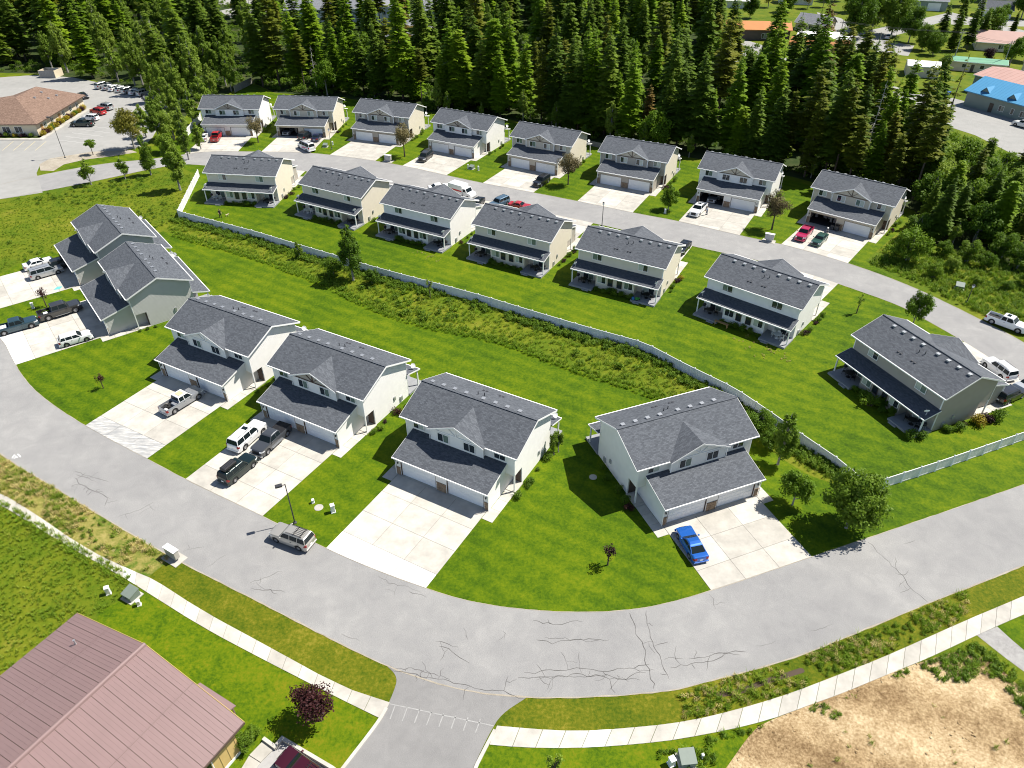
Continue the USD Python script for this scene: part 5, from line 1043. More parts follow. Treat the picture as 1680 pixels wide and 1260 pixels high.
# ------------------------------------------------------------------ vegetation
def leafmat(name, ramp, scale=.9, trans=.28, rough=.6):
    """leaf tone drifts over the crown and from tree to tree"""
    look(name, {'g': ('geometry', {}), 'o': ('object_info', {}), 'n': ('noise_texture', {'scale': scale, 'detail': 3.0, 'roughness': .6}), 'i': ('noise_texture', {'scale': 9.0, 'detail': 2.0}),
                'm': ('math', {'math_type': 'multiply_add', 'value2': .28}), 'm2': ('math', {'math_type': 'multiply_add', 'value2': .45}), 'm3': ('math', {'math_type': 'multiply_add', 'value2': .40, 'value3': -.06}),
                'r': ('rgb_ramp', {'ramp': ramp}), 'd': ('principled_bsdf', {'roughness': rough, 'specular_ior_level': .25}), 't': ('translucent_bsdf', {}), 'x': ('mix_closure', {'fac': trans})},
         [('g.position', 'n.vector'), ('g.position', 'i.vector'), ('i.fac', 'm3.value1'), ('n.fac', 'm2.value1'), ('m3.value', 'm2.value3'), ('o.random', 'm.value1'), ('m2.value', 'm.value3'), ('m.value', 'r.fac'), ('r.color', 'd.base_color'), ('r.color', 't.color'), ('d.BSDF', 'x.closure1'), ('t.BSDF', 'x.closure2')], surface='x.closure')
leafmat('leaf_spruce', [(.2, (.075, .135, .014)), (.5, (.155, .245, .024)), (.8, (.26, .35, .035))], .35, .5)
leafmat('leaf_larch', [(.2, (.12, .22, .008)), (.5, (.21, .34, .014)), (.8, (.31, .41, .024))], .35, .5)
leafmat('leaf_pine', [(.2, (.09, .125, .010)), (.5, (.18, .215, .016)), (.8, (.28, .28, .03))], .35, .5)
leafmat('leaf_rust', [(.2, (.08, .075, .014)), (.5, (.17, .125, .024)), (.8, (.28, .15, .035))], .5)
leafmat('leaf_green', [(.2, (.05, .105, .007)), (.5, (.11, .20, .012)), (.8, (.20, .29, .026))], .8, .42)
leafmat('leaf_bright', [(.2, (.07, .14, .006)), (.5, (.13, .23, .010)), (.8, (.21, .30, .02))], .8, .35)
leafmat('leaf_poplar', [(.2, (.10, .175, .016)), (.5, (.21, .31, .03)), (.8, (.33, .41, .07))], .7, .45)
leafmat('leaf_olive', [(.2, (.10, .10, .012)), (.5, (.20, .19, .02)), (.8, (.32, .27, .04))], .8, .3)
leafmat('leaf_bronze', [(.2, (.08, .062, .030)), (.5, (.165, .135, .058)), (.8, (.26, .22, .085))], 1.2, .2)
leafmat('leaf_purple', [(.2, (.014, .006, .009)), (.5, (.034, .010, .013)), (.8, (.085, .026, .022))], 1.2, .2)
leafmat('leaf_yellow', [(.2, (.16, .13, .010)), (.5, (.33, .26, .015)), (.8, (.48, .38, .03))], 1.2, .3)
leafmat('blade_green', [(.2, (.10, .20, .010)), (.5, (.18, .30, .014)), (.8, (.29, .38, .035))], .5, .35)
leafmat('blade_mixed', [(.2, (.11, .20, .012)), (.5, (.19, .29, .018)), (.70, (.31, .35, .04)), (.92, (.46, .38, .11))], .35, .35)
leafmat('blade_straw', [(.2, (.28, .26, .07)), (.5, (.52, .43, .16)), (.8, (.68, .57, .28))], .6, .3)
def conifer(seed, h, r, leaf, bare=.08, dens=1.0, droop=.28, bark='bark', narrow=.85, ragged=.25, name='conifer'):
    T = model(name); q = np.random.default_rng(seed); m = MB(); lean = q.normal(0, .012, 2) * h
    ax = lambda z: np.array([lean[0] * (z / h) ** 2, lean[1] * (z / h) ** 2, z])
    m.tube([ax(z) for z in np.linspace(0, h * .97, 6)], np.linspace(.011 * h + .05, .02, 6), 6)
    put(T, 'trunk', m.out(), bark); V, F = [], []; n = 0; z = bare * h; k = 0
    gap = q.random(8) * ragged
    while z < h * .985:
        t = (z / h - bare) / (1 - bare); env = r * (1 - t) ** narrow * (.35 + .65 * min(1, t / .12)) + .12
        nb = max(4, int((7.5 if t < .8 else 5) * dens * q.uniform(.75, 1.25)))
        for b in range(nb):
            a = 2 * math.pi * (b + q.random() * .8) / nb + k * 2.4
            l = env * (1 - gap[int(a * 8 / (2 * math.pi)) % 8] * q.random()) * q.uniform(.75, 1.12)
            if q.random() < ragged * .35: continue
            d = np.array([math.cos(a), math.sin(a), 0]); s = np.array([-d[1], d[0], 0]); o = ax(min(max(z + q.normal(0, .026) * h, bare * h), h * .97))
            kk = max(3, min(6, int(l / .5) + 2))
            for j in range(kk):
                u = (j + .6) / kk; p = o + d * l * u + [0, 0, -droop * l * u * u + .10 * l * u]; w = l * (.30 * (1 - u) + .14) * q.uniform(.8, 1.25); ln = l * .42 * q.uniform(.8, 1.2)
                for sg in (-1, 1):
                    tip = p + d * ln * .75 + s * sg * w * 1.5 + [0, 0, -q.uniform(.05, .35) * w - .06]
                    p = p + [0, 0, q.normal(0, .10)]; V += [p - d * ln * .25 + [0, 0, .05], p + d * ln * .55 + [0, 0, .03], tip, p + s * sg * w * 1.1 - d * ln * .05 - [0, 0, q.uniform(.05, .25)]]
                    F += [[n, n + 1, n + 2], [n, n + 2, n + 3]] if sg < 0 else [[n, n + 2, n + 1], [n, n + 3, n + 2]]; n += 4
        z += h * (.030 if t < .75 else .022) * q.uniform(.8, 1.2) / dens ** .5; k += 1
    c = ax(h); V += [c + [0, 0, .5], c + [.12, 0, -.5], c + [-.06, .1, -.5], c + [-.06, -.1, -.5]]; F += [[n, n + 1, n + 2], [n, n + 2, n + 3], [n, n + 3, n + 1]]
    put(T, 'crown', (np.array(V), np.array(F)), leaf); return T
def leaves(q, centers, radii, count, size, flat_=.0, shell=.55):
    """count leaf quads spread through the outer part of lobes"""
    vol = radii.prod(1) ** (2 / 3); idx = q.choice(len(centers), count, p=vol / vol.sum())
    d = q.normal(size=(count, 3)); d /= np.linalg.norm(d, axis=1, keepdims=True); rr = (shell + (1 - shell) * q.random(count)) ** 1.0
    P = centers[idx] + d * radii[idx] * rr[:, None]
    n = d + q.normal(0, .55, (count, 3)) + [0, 0, .35]; n /= np.linalg.norm(n, axis=1, keepdims=True)
    a = np.cross(n, q.normal(size=(count, 3))); a /= np.linalg.norm(a, axis=1, keepdims=True); b = np.cross(n, a); s = size * q.uniform(.6, 1.35, count)[:, None]
    V = np.stack([P - a * s * .5, P + b * s * .34 - n * s * .06, P + a * s * .55 - n * s * .12, P - b * s * .34 - n * s * .06], 1).reshape(-1, 3); i = np.arange(count)[:, None] * 4
    return V, np.vstack([i + [0, 1, 2], i + [0, 2, 3]])
def broadleaf(seed, h, r, leaf, count=5200, size=.3, base=.22, lobes=22, taper=.0, lr=.40, lz=.30, bark='bark_grey', stems=1, name='leafy_tree', sparse=.0, up=.0, part='crown'):
    T = model(name); q = np.random.default_rng(seed); m = MB(); zc = h * (base + (1 - base) / 2); hz = h * (1 - base) / 2; C, R = [], []
    for i in range(lobes):
        d = q.normal(size=3); d /= np.linalg.norm(d); u = q.random() ** .4 * .72; z = d[2] * u; w = (1 - taper * (z + .5)) if taper else 1
        C.append([d[0] * r * u * w, d[1] * r * u * w, zc + z * hz]); R.append(np.array([r * lr, r * lr, hz * lz * (1 + up)]) * q.uniform(.65, 1.2) * max(.4, w))
    C, R = np.array(C), np.array(R)
    for s in range(stems):
        o = np.array([q.normal(0, .15), q.normal(0, .15), 0]) * (stems > 1) * r * .5; m.tube([o, o * 1.2 + [0, 0, h * base], o * 1.4 + [q.normal(0, .03) * h, q.normal(0, .03) * h, h * .62], [0, 0, h * .85]], [.018 * h + .03, .014 * h + .02, .008 * h, .015], 7)
    for c in C[:12]:
        z0 = max(h * base * .8, c[2] - .45 * (h * .3)); m.tube([[0, 0, z0 * .85], [c[0] * .5, c[1] * .5, (z0 + c[2]) / 2], c], [.008 * h + .01, .005 * h + .008, .01], 5)
    put(T, 'trunk', m.out(), bark); put(T, part, leaves(q, C, R, count, size, shell=.35), leaf); return T
def shrub(seed, h, r, leaf, count=900, size=.10, lobes=6, name='shrub'):
    T = model(name); q = np.random.default_rng(seed); C = np.array([[q.normal(0, .3) * r, q.normal(0, .3) * r, h * q.uniform(.35, .6)] for _ in range(lobes)]); R = np.array([[r * .62, r * .62, h * .42] for _ in range(lobes)]) * q.uniform(.75, 1.1, (lobes, 1)); m = MB()
    for c in C: m.tube([[c[0] * .2, c[1] * .2, 0], [c[0] * .7, c[1] * .7, c[2]]], [.03, .01], 5)
    put(T, 'stems', m.out(), 'bark'); put(T, 'foliage', leaves(q, C, R, count, size, shell=.5), leaf); return T
def snag(seed, h):
    T = model('bare_tree'); q = np.random.default_rng(seed); m = MB(); m.tube([(0, 0, 0), (.1, 0, h * .5), (0, .1, h)], [.2, .12, .03], 6)
    put(T, 'trunk', m.out(), 'bark_pale'); m = MB()
    for i in range(46):
        z = h * q.uniform(.25, .97); a = q.random() * 6.28; l = (1 - z / h) * 3.2 + .5; m.tube([(0, 0, z), (math.cos(a) * l * .6, math.sin(a) * l * .6, z + .1), (math.cos(a) * l, math.sin(a) * l, z - .25)], [.035, .02, .008], 4)
    put(T, 'branches', m.out(), 'bark_pale'); return T
CON = {'spruce': [conifer(20 + i, 25, 4.3 + .5 * (i % 3), 'leaf_spruce', bare=.03 + .03 * i, narrow=.68 + .1 * (i % 2), ragged=.25 + .12 * (i % 3), dens=1.15, name='spruce_tree') for i in range(5)],
       'larch': [conifer(40 + i, 25, 3.9 + .3 * i, 'leaf_larch', bare=.06, narrow=.62, ragged=.32, droop=.2, dens=1.1, name='larch_tree') for i in range(3)],
       'pine': [conifer(50 + i, 25, 3.5 + .4 * (i % 2), 'leaf_pine', bare=.10 + .10 * i, narrow=.45, ragged=.5, droop=.1, dens=.95, name='pine_tree') for i in range(4)],
       'rust': [conifer(60 + i, 25, 4.0, 'leaf_rust', bare=.10, narrow=.7, ragged=.45, dens=1.0, name='rusty_conifer') for i in range(2)],
       'round': [conifer(66 + i, 22, 4.6, ('leaf_spruce', 'leaf_larch')[i], bare=.03, narrow=.42, ragged=.3, dens=1.15, name='full_conifer') for i in range(2)],
       'bare': [snag(70 + i, 20) for i in range(2)]}
BRO = {'poplar': [broadleaf(80 + i, 18, 3.9, 'leaf_poplar', 9000, .40, .06, 80, .45, lr=.27, lz=.15, name='leafy_tree') for i in range(3)],
       'green': [broadleaf(90 + i, 9, 4.2, 'leaf_green', 11000, .29, .03, 64, .25, lr=.29, lz=.22) for i in range(2)],
       'bright': [broadleaf(95 + i, 6, 2.6, 'leaf_bright', 5200, .25, .06, 30, .2, lr=.33) for i in range(2)],
       'olive': [broadleaf(98, 9, 3.4, 'leaf_olive', 5200, .30, .14, 24)],
       'bronze': [broadleaf(100 + i, 7.5, 2.6, 'leaf_bronze', 4600, .21, .25, 26, bark='bark') for i in range(2)],
       'tall': [broadleaf(104 + i, 11, 2.6, 'leaf_green', 7500, .26, .03, 60, .5, lr=.32, lz=.2) for i in range(2)],
       'young': [broadleaf(107 + i, 5, 1.6, 'leaf_poplar', 2600, .20, .04, 30, .5, lr=.32, lz=.2) for i in range(2)],
       'purple': [broadleaf(110, 5, 2.1, 'leaf_purple', 3600, .20, .22, 22, bark='bark')],
       'sapling': [broadleaf(112 + i, 3.3, .85, 'leaf_purple', 420, .16, .3, 14, bark='bark', up=.5) for i in range(2)],
       'topiary': [broadleaf(115, 4, 1.7, 'leaf_bright', 2600, .2, .42, 16, bark='bark')],
       'thin': [broadleaf(116, 3.6, .7, 'leaf_poplar', 300, .16, .35, 10, bark='bark')],
       'thicket': [broadleaf(118 + i, 6, 3.4, ('leaf_green', 'leaf_bright', 'leaf_poplar')[i], 6000, .29, .02, 46, lr=.27, lz=.26, stems=3, name='bush') for i in range(3)]}
SHR = {'green': [shrub(130 + i, .9, .6, 'leaf_green') for i in range(3)], 'red': [shrub(135 + i, .9, .6, 'leaf_purple') for i in range(2)], 'yellow': [shrub(138, .9, .6, 'leaf_yellow')], 'bright': [shrub(140, .9, .6, 'leaf_bright')], 'tall': [broadleaf(142, 4.2, .75, 'leaf_spruce', 2600, .14, .02, 16, .2, name='columnar_shrub')]}
tq = random.Random(5)
def plant(kind_list, label, px, py, s=1.0, cat='tree', group=None, name='leafy_tree', xy=None, sz=None):
    x, y = xy if xy is not None else at(px, py); m = kind_list[tq.randrange(len(kind_list))]
    return thing(name, label, cat, x, y, tq.random() * 6.28, 0, group, m, s, sz if sz is None else sz)
# --- single trees
P_ = plant
P_(BRO['tall'], 'tall dark leafy tree growing in the ditch beside the white fence', 580, 460, 1.05); P_(BRO['thicket'][:1], 'dense bush at the foot of the tall ditch tree', 548, 452, .62, 'bush', name='bush'); P_(BRO['thicket'][:1], 'green bush right of the tall ditch tree against the fence', 612, 466, .5, 'bush', name='bush')
P_(BRO['green'], 'largest leafy tree by the fence corner, right of the blue coupe house', 1388, 866, 1.02); P_(BRO['bright'], 'round bright green tree beside the driveway of the blue coupe', 1300, 828, .92); P_(BRO['tall'], 'slender tree behind the blue coupe house by the fence', 1276, 762, .82); P_(BRO['thicket'][:1], 'dark bush behind the blue coupe house', 1243, 716, .7, 'bush', name='bush'); P_(BRO['thicket'][:1], 'small bush between the blue coupe house and the fence', 1262, 735, .5, 'bush', name='bush')
P_(BRO['bronze'], 'bronze leaved tree between the two far left forest row houses', 424, 234, .9); P_(BRO['bronze'], 'bronze green tree above the tan mailbox at the taupe house', 664, 257, 1.05); P_(BRO['bronze'], 'bronze tree right of the small black four by four', 932, 303, .98); P_(BRO['bronze'], 'bronze tree above the tan mailbox by the open garage', 1266, 377, 1.05); P_(BRO['bright'], 'round bright green tree left of the white pickup driveway', 1096, 344, .92)
P_(BRO['purple'], 'dark purple maple on the lawn by the mauve roofed barn', 522, 1182, 1.0); P_(BRO['sapling'], 'purple sapling on the round lawn left of the blue coupe', 997, 927, 1.0); P_(BRO['sapling'], 'purple sapling on the lawn left of the old pickup', 170, 637, .8); P_(BRO['sapling'], 'bare purple sapling between the far left driveways', 77, 504, 1.15)
P_(BRO['young'], 'young pale tree on the grass below the street, leftmost', 150, 303, 1.45); P_(BRO['young'], 'young pale tree on the grass below the street, second from left', 206, 294, 1.2); P_(BRO['tall'], 'dark bushy tree beside the street, third from left', 248, 287, .95); P_(BRO['poplar'], 'big pale leafy tree at the fence end left of the corner house', 296, 312, .78)
P_(BRO['topiary'], 'small round clipped tree on the gravel island', 153, 254, .95); P_(BRO['olive'], 'yellow olive tree at the right end of the parking lot', 221, 245, 1.25)
P_(BRO['bright'], 'small tree at the kerb behind the taupe corner house', 1497, 533, .9, sz=1.05); P_(BRO['thin'], 'thin staked sapling on the lawn by the curve', 1405, 514, 1.0); P_(BRO['thin'], 'thin sapling by the white fence at the middle of the ditch', 706, 490, 1.1); P_(BRO['young'], 'slender sapling left of the tall ditch tree', 492, 424, .75)
P_(BRO['thicket'][1:2], 'huge round bright bush right of the open garage house', 1487, 428, 1.15, 'bush', name='bush'); P_(BRO['young'][:1], 'small fir green sapling right of the huge round bush', 1562, 402, 1.0)
P_(BRO['thin'], 'yellow green sapling at the bottom edge left of the utility box', 908, 1285, 1.25)
P_(BRO['thicket'][:1], 'leafy weeds bush at the corner of the barn', 402, 1226, .34, 'bush', name='bush'); P_(BRO['thicket'][1:2], 'bright weeds beside the retaining wall', 418, 1208, .24, 'bush', name='bush')
for i, (a, b, s) in enumerate(((1440, 655, .16), (1448, 668, .2), (1462, 680, .17))): P_(BRO['thicket'][:1], 'dark bush in the shade behind the taupe corner house', a, b, s * 1.3, 'bush', name='bush', group='bushes in the shade behind the corner house')
# --- thickets right of the forest row and by the parking lot
for i, (a, b, k, s) in enumerate(((1530, 455, 1, .5), (1560, 445, 2, .5), (1585, 430, 0, .75), (1615, 440, 1, .55), (1640, 425, 0, .9), (1668, 440, 0, .8), (1600, 398, 0, 1.0), (1640, 385, 0, 1.1), (1675, 400, 0, 1.0), (1540, 375, 0, .9), (1575, 360, 0, 1.1), (1612, 350, 0, 1.2), (1650, 345, 2, 1.1), (1520, 345, 0, 1.0), (1680, 360, 0, 1.1), (1545, 330, 2, 1.1), (1590, 325, 0, 1.2), (1630, 315, 0, 1.1), (1665, 330, 0, 1.2), (1600, 470, 1, .35), (1650, 478, 1, .35), (1682, 470, 0, .5), (1530, 300, 2, 1.2), (1565, 295, 0, 1.2), (1500, 395, 0, .7), (1545, 420, 1, .55))):
    P_(BRO['thicket'][k:k + 1], ('pale' if k == 2 else 'bright' if k == 1 else 'dark green') + ' bush of the thicket, ' + ('by the street' if b > 415 else 'in the middle strip' if b > 340 else 'below the wide road') + (' left of the lantern post' if a < 1586 else ' right of the lantern post'), a, b, s * (1.35 if b < 410 else 1.0), 'bush', name='bush', group='bushes of the thicket at the right edge')
for i, (a, b, k, s) in enumerate(((258, 168, 'poplar', .6), (275, 182, 'poplar', .65), (262, 200, 'young', 1.7), (290, 205, 'poplar', .6), (285, 228, 'thicket', 1.0), (262, 232, 'poplar', .5), (305, 235, 'poplar', .45), (318, 205, 'young', 1.6), (350, 162, 'poplar', .5), (335, 180, 'young', 1.8), (380, 150, 'poplar', .5), (300, 180, 'poplar', .7), (240, 225, 'young', 1.5), (275, 250, 'thicket', .7), (330, 245, 'young', 1.2), (310, 262, 'poplar', .45), (252, 145, 'poplar', .6), (222, 140, 'poplar', .65), (195, 135, 'young', 2.0), (315, 150, 'poplar', .8), (285, 150, 'poplar', .75), (345, 140, 'poplar', .85))):
    P_(BRO[k], 'pale leafy ' + ('small tree' if k == 'young' else 'bush' if k == 'thicket' else 'tall tree') + ' right of the parking lot, ' + ('behind the parked row' if b < 150 else 'beside the lamp post' if b < 210 else 'near the street') + (', left part' if a < 290 else ', right part'), a, b, s * 1.25, group='pale trees right of the parking lot')
# --- the forest
placed = []
def free(x, y, d):
    for (a, b, e) in placed:
        if (a - x) ** 2 + (b - y) ** 2 < (max(d, e)) ** 2: return False
    placed.append((x, y, d)); return True
keepout = unary_union([lot, lawn_top.buffer(1.0), hiway, road_back.buffer(2)] + [q.buffer(0) for q in town_asphalt])
BLD = [(-74, 326, 20), (-52, 324, 11), (-36, 286, 10), (107, 271, 15), (88, 292, 14), (116, 305, 9), (-30, 330, 8)]
def inside(poly, px0, px1, py0, py1):
    while True:
        p = at(tq.uniform(px0, px1), tq.uniform(py0, py1))
        if poly.contains(Point(p)) and not keepout.contains(Point(p)) and all((p[0] - a) ** 2 + (p[1] - b) ** 2 > c * c for a, b, c in BLD): return p
core = Polygon(W((405, 150), (450, 150), (560, 158), (640, 170), (700, 182), (830, 192), (980, 232), (1120, 252), (1300, 286), (1400, 310), (1440, 250), (1400, 170), (1330, 120), (1230, 70), (1150, 30), (1110, -30), (420, -30)))
west = Polygon(W((-120, 120), (60, 118), (150, 128), (240, 145), (275, 160), (330, 165), (410, 130), (420, -30), (-400, -30), (-400, 100)))
east = Polygon(W((1300, 286), (1480, 338), (1520, 320), (1500, 262), (1430, 205), (1340, 120), (1400, 250)))
LAB = {'spruce': ('dark green spruce', 'spruce_tree'), 'larch': ('fresh light green conifer', 'larch_tree'), 'pine': ('olive green thin pine', 'pine_tree'), 'round': ('full broad conifer', 'broad_conifer'), 'bright': ('fresh green broad leafy tree', 'leafy_tree'), 'rust': ('rusty brown conifer', 'rusty_conifer'), 'bare': ('bare grey dead tree', 'bare_tree'), 'poplar': ('pale leafy tree', 'leafy_tree')}
TROW = {'T1': 'red pickup house', 'T2': 'service van house', 'T3': 'third forest row house', 'T4': 'dark van house', 'T5': 'small black car house', 'T6': 'taupe house by the white pickup', 'T7': 'white pickup house', 'T8': 'magenta pickup house'}
def forest_tree(p, k, s, where=None):
    L, nm = LAB[k]; m = (CON.get(k) or BRO[k])
    if where is None:
        c = min(TROW, key=lambda t: abs(math.atan2(p[0], p[1]) - math.atan2(POSES[t][0], POSES[t][1]))); dd = math.hypot(*p) - math.hypot(*POSES[c][:2])
        where = ('just behind the ' if dd < 24 else 'some rows behind the ' if dd < 45 else 'deep behind the ' if dd < 75 else 'far beyond the ') + TROW[c]
    lab = ('short ' if s < .72 else 'tall ' if s > .95 else '') + f'{L} {where}'
    thing(nm, lab, 'tree', p[0], p[1], tq.random() * 6.28, 0, lab.replace(L, L + 's', 1), m[tq.randrange(len(m))], s, s * tq.uniform(.88, 1.12))
minx, miny, maxx, maxy = core.bounds
edge_line = LineString(W((425, 148), (560, 157), (640, 169), (700, 181), (830, 191), (980, 231), (1120, 251), (1300, 285), (1400, 308)))
i = 0
while i * 3.6 < edge_line.length:
    q = edge_line.interpolate(i * 3.6 + tq.uniform(-1, 1)).coords[0]; p = (q[0] + tq.uniform(0, 3.5), q[1] + tq.uniform(1.5, 6)); i += 1
    if any((p[0] - a) ** 2 + (p[1] - b) ** 2 < c * c for a, b, c in BLD) or not free(*p, 2.6): continue
    t = tq.random(); k = 'spruce' if t < .34 else 'larch' if t < .56 else 'round' if t < .7 else 'pine' if t < .955 else 'rust' if t < .97 else 'bare'
    forest_tree(p, k, tq.uniform(.55, 1.08))
n = 0
for _ in range(9000):
    p = (tq.uniform(minx, maxx), tq.uniform(miny, maxy))
    if not core.contains(Point(p)) or keepout.contains(Point(p)) or any((p[0] - a) ** 2 + (p[1] - b) ** 2 < c * c for a, b, c in BLD): continue
    d = gpx(840, 100)[1]
    if not free(*p, 4.6 if p[1] < 235 else 5.6): continue
    e = core.exterior.distance(Point(p)); t = tq.random(); k = 'spruce' if t < .32 else 'larch' if t < .54 else 'round' if t < .70 else 'pine' if t < .955 else 'rust' if t < .975 else 'bare'
    open_ = p[1] > 268 and -95 < p[0] < -20
    forest_tree(p, k, tq.uniform(.68, 1.12) * (.78 if open_ else 1.0)); n += 1
    if n > 300: break
n = 0
for _ in range(4000):
    p = (tq.uniform(minx, maxx), tq.uniform(miny, min(maxy, 262)))
    if not core.contains(Point(p)) or keepout.contains(Point(p)) or any((p[0] - a) ** 2 + (p[1] - b) ** 2 < c * c for a, b, c in BLD) or not free(*p, 2.3): continue
    L = ('young pale leafy tree' if n % 3 else 'young bright leafy tree'); c = min(TROW, key=lambda t: abs(math.atan2(p[0], p[1]) - math.atan2(POSES[t][0], POSES[t][1]))); w = 'under the conifers behind the ' + TROW[c]
    m = BRO['poplar'] if n % 3 else BRO['bright']; thing('leafy_tree', f'{L} {w}', 'tree', p[0], p[1], tq.random() * 6.28, 0, f'{L}s {w}', m[n % len(m)], tq.uniform(.42, .7) if n % 3 else tq.uniform(1.3, 2.0)); n += 1
    if n > 95: break
for i, (a, b) in enumerate(((1515, 372), (1548, 352), (1580, 345), (1608, 372), (1642, 362), (1672, 378), (1530, 395), (1625, 400), (1662, 412), (1690, 345), (1595, 318), (1655, 330), (1560, 385), (1690, 400))):
    p = at(a, b); k = ('spruce', 'round', 'pine')[i % 3]; m = CON[k]; s_ = tq.uniform(.36, .56); thing(LAB[k][1], LAB[k][0] + ' rising from the thicket ' + ('left' if a < 1580 else 'right' if a > 1640 else 'middle') + ' part', 'tree', p[0], p[1], tq.random() * 6, 0, LAB[k][0] + 's rising from the thicket ' + ('left' if a < 1580 else 'right' if a > 1640 else 'middle'), m[i % len(m)], s_)
n = 0
for _ in range(3000):
    p = inside(west, -60, 420, -20, 160)
    if not free(*p, 4.6): continue
    px = 840 + (p[0] / (p[1] + 45)) * 1203 * .9; t = tq.random(); left = p[0] < -150
    k = ('spruce' if t < .5 else 'pine' if t < .68 else 'poplar') if left else ('poplar' if t < .62 else 'spruce' if t < .85 else 'larch')
    forest_tree(p, k, tq.uniform(.7, 1.1), 'of the wood ' + ('behind the brown office roof' if p[0] < -150 else 'behind the bin enclosure' if p[0] < -118 else 'behind the parked row' if p[0] < -98 else 'left of the red pickup house') + (', front' if p[1] < 245 else ', back')); n += 1
    if n > 150: break
n = 0
for _ in range(1500):
    p = inside(east, 1280, 1620, 110, 345)
    if not free(*p, 4.6): continue
    t = tq.random(); k = 'pine' if t < .5 else 'spruce' if t < .8 else 'larch'
    forest_tree(p, k, tq.uniform(.5, .95), ('among the open pines right of the orange shop' if p[1] > 190 else 'among the open pines behind the magenta pickup house')); n += 1
    if n > 34: break
for a, b, s in ((270, 128, .85), (262, 122, .7)): p = at(a, b); thing('bare_tree', ('tall bleached dead tree' if s > .8 else 'shorter bleached dead tree') + ' beside the parking lot wood', 'tree', p[0], p[1], 1.0, 0, None, CON['bare'][0], s)
for i, (a, b, s) in enumerate(((735, 188, .9), (1078, 246, 1.35), (1055, 248, .95), (870, 196, .6), (615, 160, .6), (960, 226, .6), (1130, 258, .8), (1190, 270, .7), (1330, 292, .7), (700, 182, .7), (790, 194, .6), (905, 208, .7), (1010, 240, .6))):
    P_(BRO['bright'] if i % 2 else BRO['poplar'], 'fresh green young tree at the foot of the conifers', a, b, (.8 if i % 2 == 0 else 1.0) * s * (.55 if i % 2 == 0 else 1), group='young leafy trees along the forest edge')
p = at(1517, 300); thing('conifer', 'tall nearly bare pine leaning over the thicket right of the forest', 'tree', p[0], p[1], 0, 0, None, conifer(77, 24, 1.6, 'leaf_pine', bare=.3, narrow=.4, ragged=.8, dens=.35), 1.05)
# town trees
for i, (a, b, k, s) in enumerate(((1400, 62, 'g', 2.0), (1430, 50, 'g', 2.1), (1462, 58, 'g', 2.0), (1490, 70, 'g', 1.5), (1445, 30, 'g', 1.8), (1410, 36, 's', .9), (1395, 20, 'g', 1.6), (1540, 70, 's', .95), (1560, 84, 's', 1.0), (1585, 82, 's', .95), (1605, 76, 's', .9), (1570, 52, 's', 1.0), (1598, 48, 's', .95), (1620, 64, 'g', 1.4), (1530, 90, 'g', 1.0), (1512, 82, 'g', 1.1), (1618, 108, 'p', 1.2), (1655, 110, 'b', 1.7), (1680, 100, 'b', 1.8), (1640, 40, 'b', 1.4), (1675, 30, 'g', 1.6), (1660, 55, 's', .6), (1690, 75, 's', .8), (1545, 116, 'b', .9), (1350, 12, 'b', 1.3), (1325, 14, 'o', 1.0), (1290, 20, 'g', 1.2), (1260, 12, 'o', 1.0), (1230, 30, 'g', 1.1), (1370, 2, 'g', 1.5), (1500, 5, 'g', 1.6), (1580, 10, 'g', 1.7), (1610, 2, 'g', 1.6), (1655, -2, 'g', 1.6), (1470, -8, 'g', 1.7), (390, 26, 'o', .8), (400, 30, 'o', .7), (1200, 2, 'b', 1.2))):
    L = {'g': ('leafy green tree of the town beyond the forest', 'green trees of the town'), 's': ('dark conifer of the town beyond the forest', 'dark conifers of the town'), 'p': ('dark purple tree by the green roofed mobile home', None), 'b': ('bright green tree of the town beyond the forest', 'bright trees of the town'), 'o': ('yellow olive tree far beyond the forest', 'yellow trees of the town')}[k]
    wh = ' near the left orange roof' if a < 1335 else ' near the orange edged shop' if a < 1425 else ' above the shop street' if a < 1500 else ' above the mobile homes' if a < 1600 else ' round the pink roofed house'
    if L[1]: L = (L[0].replace(' of the town beyond the forest', '').replace(' far beyond the forest', '') + (wh if a > 450 else ' by the street at the top left'), L[1])
    P_({'g': BRO['green'], 's': CON['spruce'], 'p': BRO['purple'], 'b': BRO['bright'], 'o': BRO['olive']}[k], L[0], a, b, s * (.55 if k == 's' else 1), group=(L[1] + wh) if L[1] else None, name='conifer' if k == 's' else 'leafy_tree')
# --- planting round the houses
HS = {k: ' '.join(v[1].replace('duplex', 'house').split()[:8]) for k, v in HL.items()}
HS.update(C='middle white front house', D='blue coupe house', h3='house with the four by fours', h4='old pickup house', L1='near grey house', L2='far grey house', R1='taupe corner house', R2='bench porch house', T8='magenta pickup house', T1='red pickup house', T2='service van house', T3='third forest row house', T4='dark van house', T5='small black four by four house', T6='sixth forest row house', T7='white pickup house', M1='fence corner house', M2='ditch tree house', M3='box truck house', M4='red coupe house', M5='toy porch house')
def bed(k, spots):
    for (u, v, c, s) in spots:
        side = 'rear wall' if v > 5 else 'left side' if u < 0 else 'right side'; nm = {'green': 'dark green shrub', 'red': 'dark red shrub', 'yellow': 'golden shrub', 'bright': 'fresh green shrub', 'tall': 'tall clipped column shrub'}[c]
        if k[0] == 'M' or k in ('R1', 'R2'): side = {'left side': 'right side', 'right side': 'left side'}.get(side, side)
        P_(SHR[c], f'{nm} along the {side} of the {HS[k]}', 0, 0, s, 'shrub', f'{nm}s along the {side} of the {HS[k]}', 'shrub' if c != 'tall' else 'columnar_shrub', xy=loc(k, u, v))
q5 = random.Random(9)
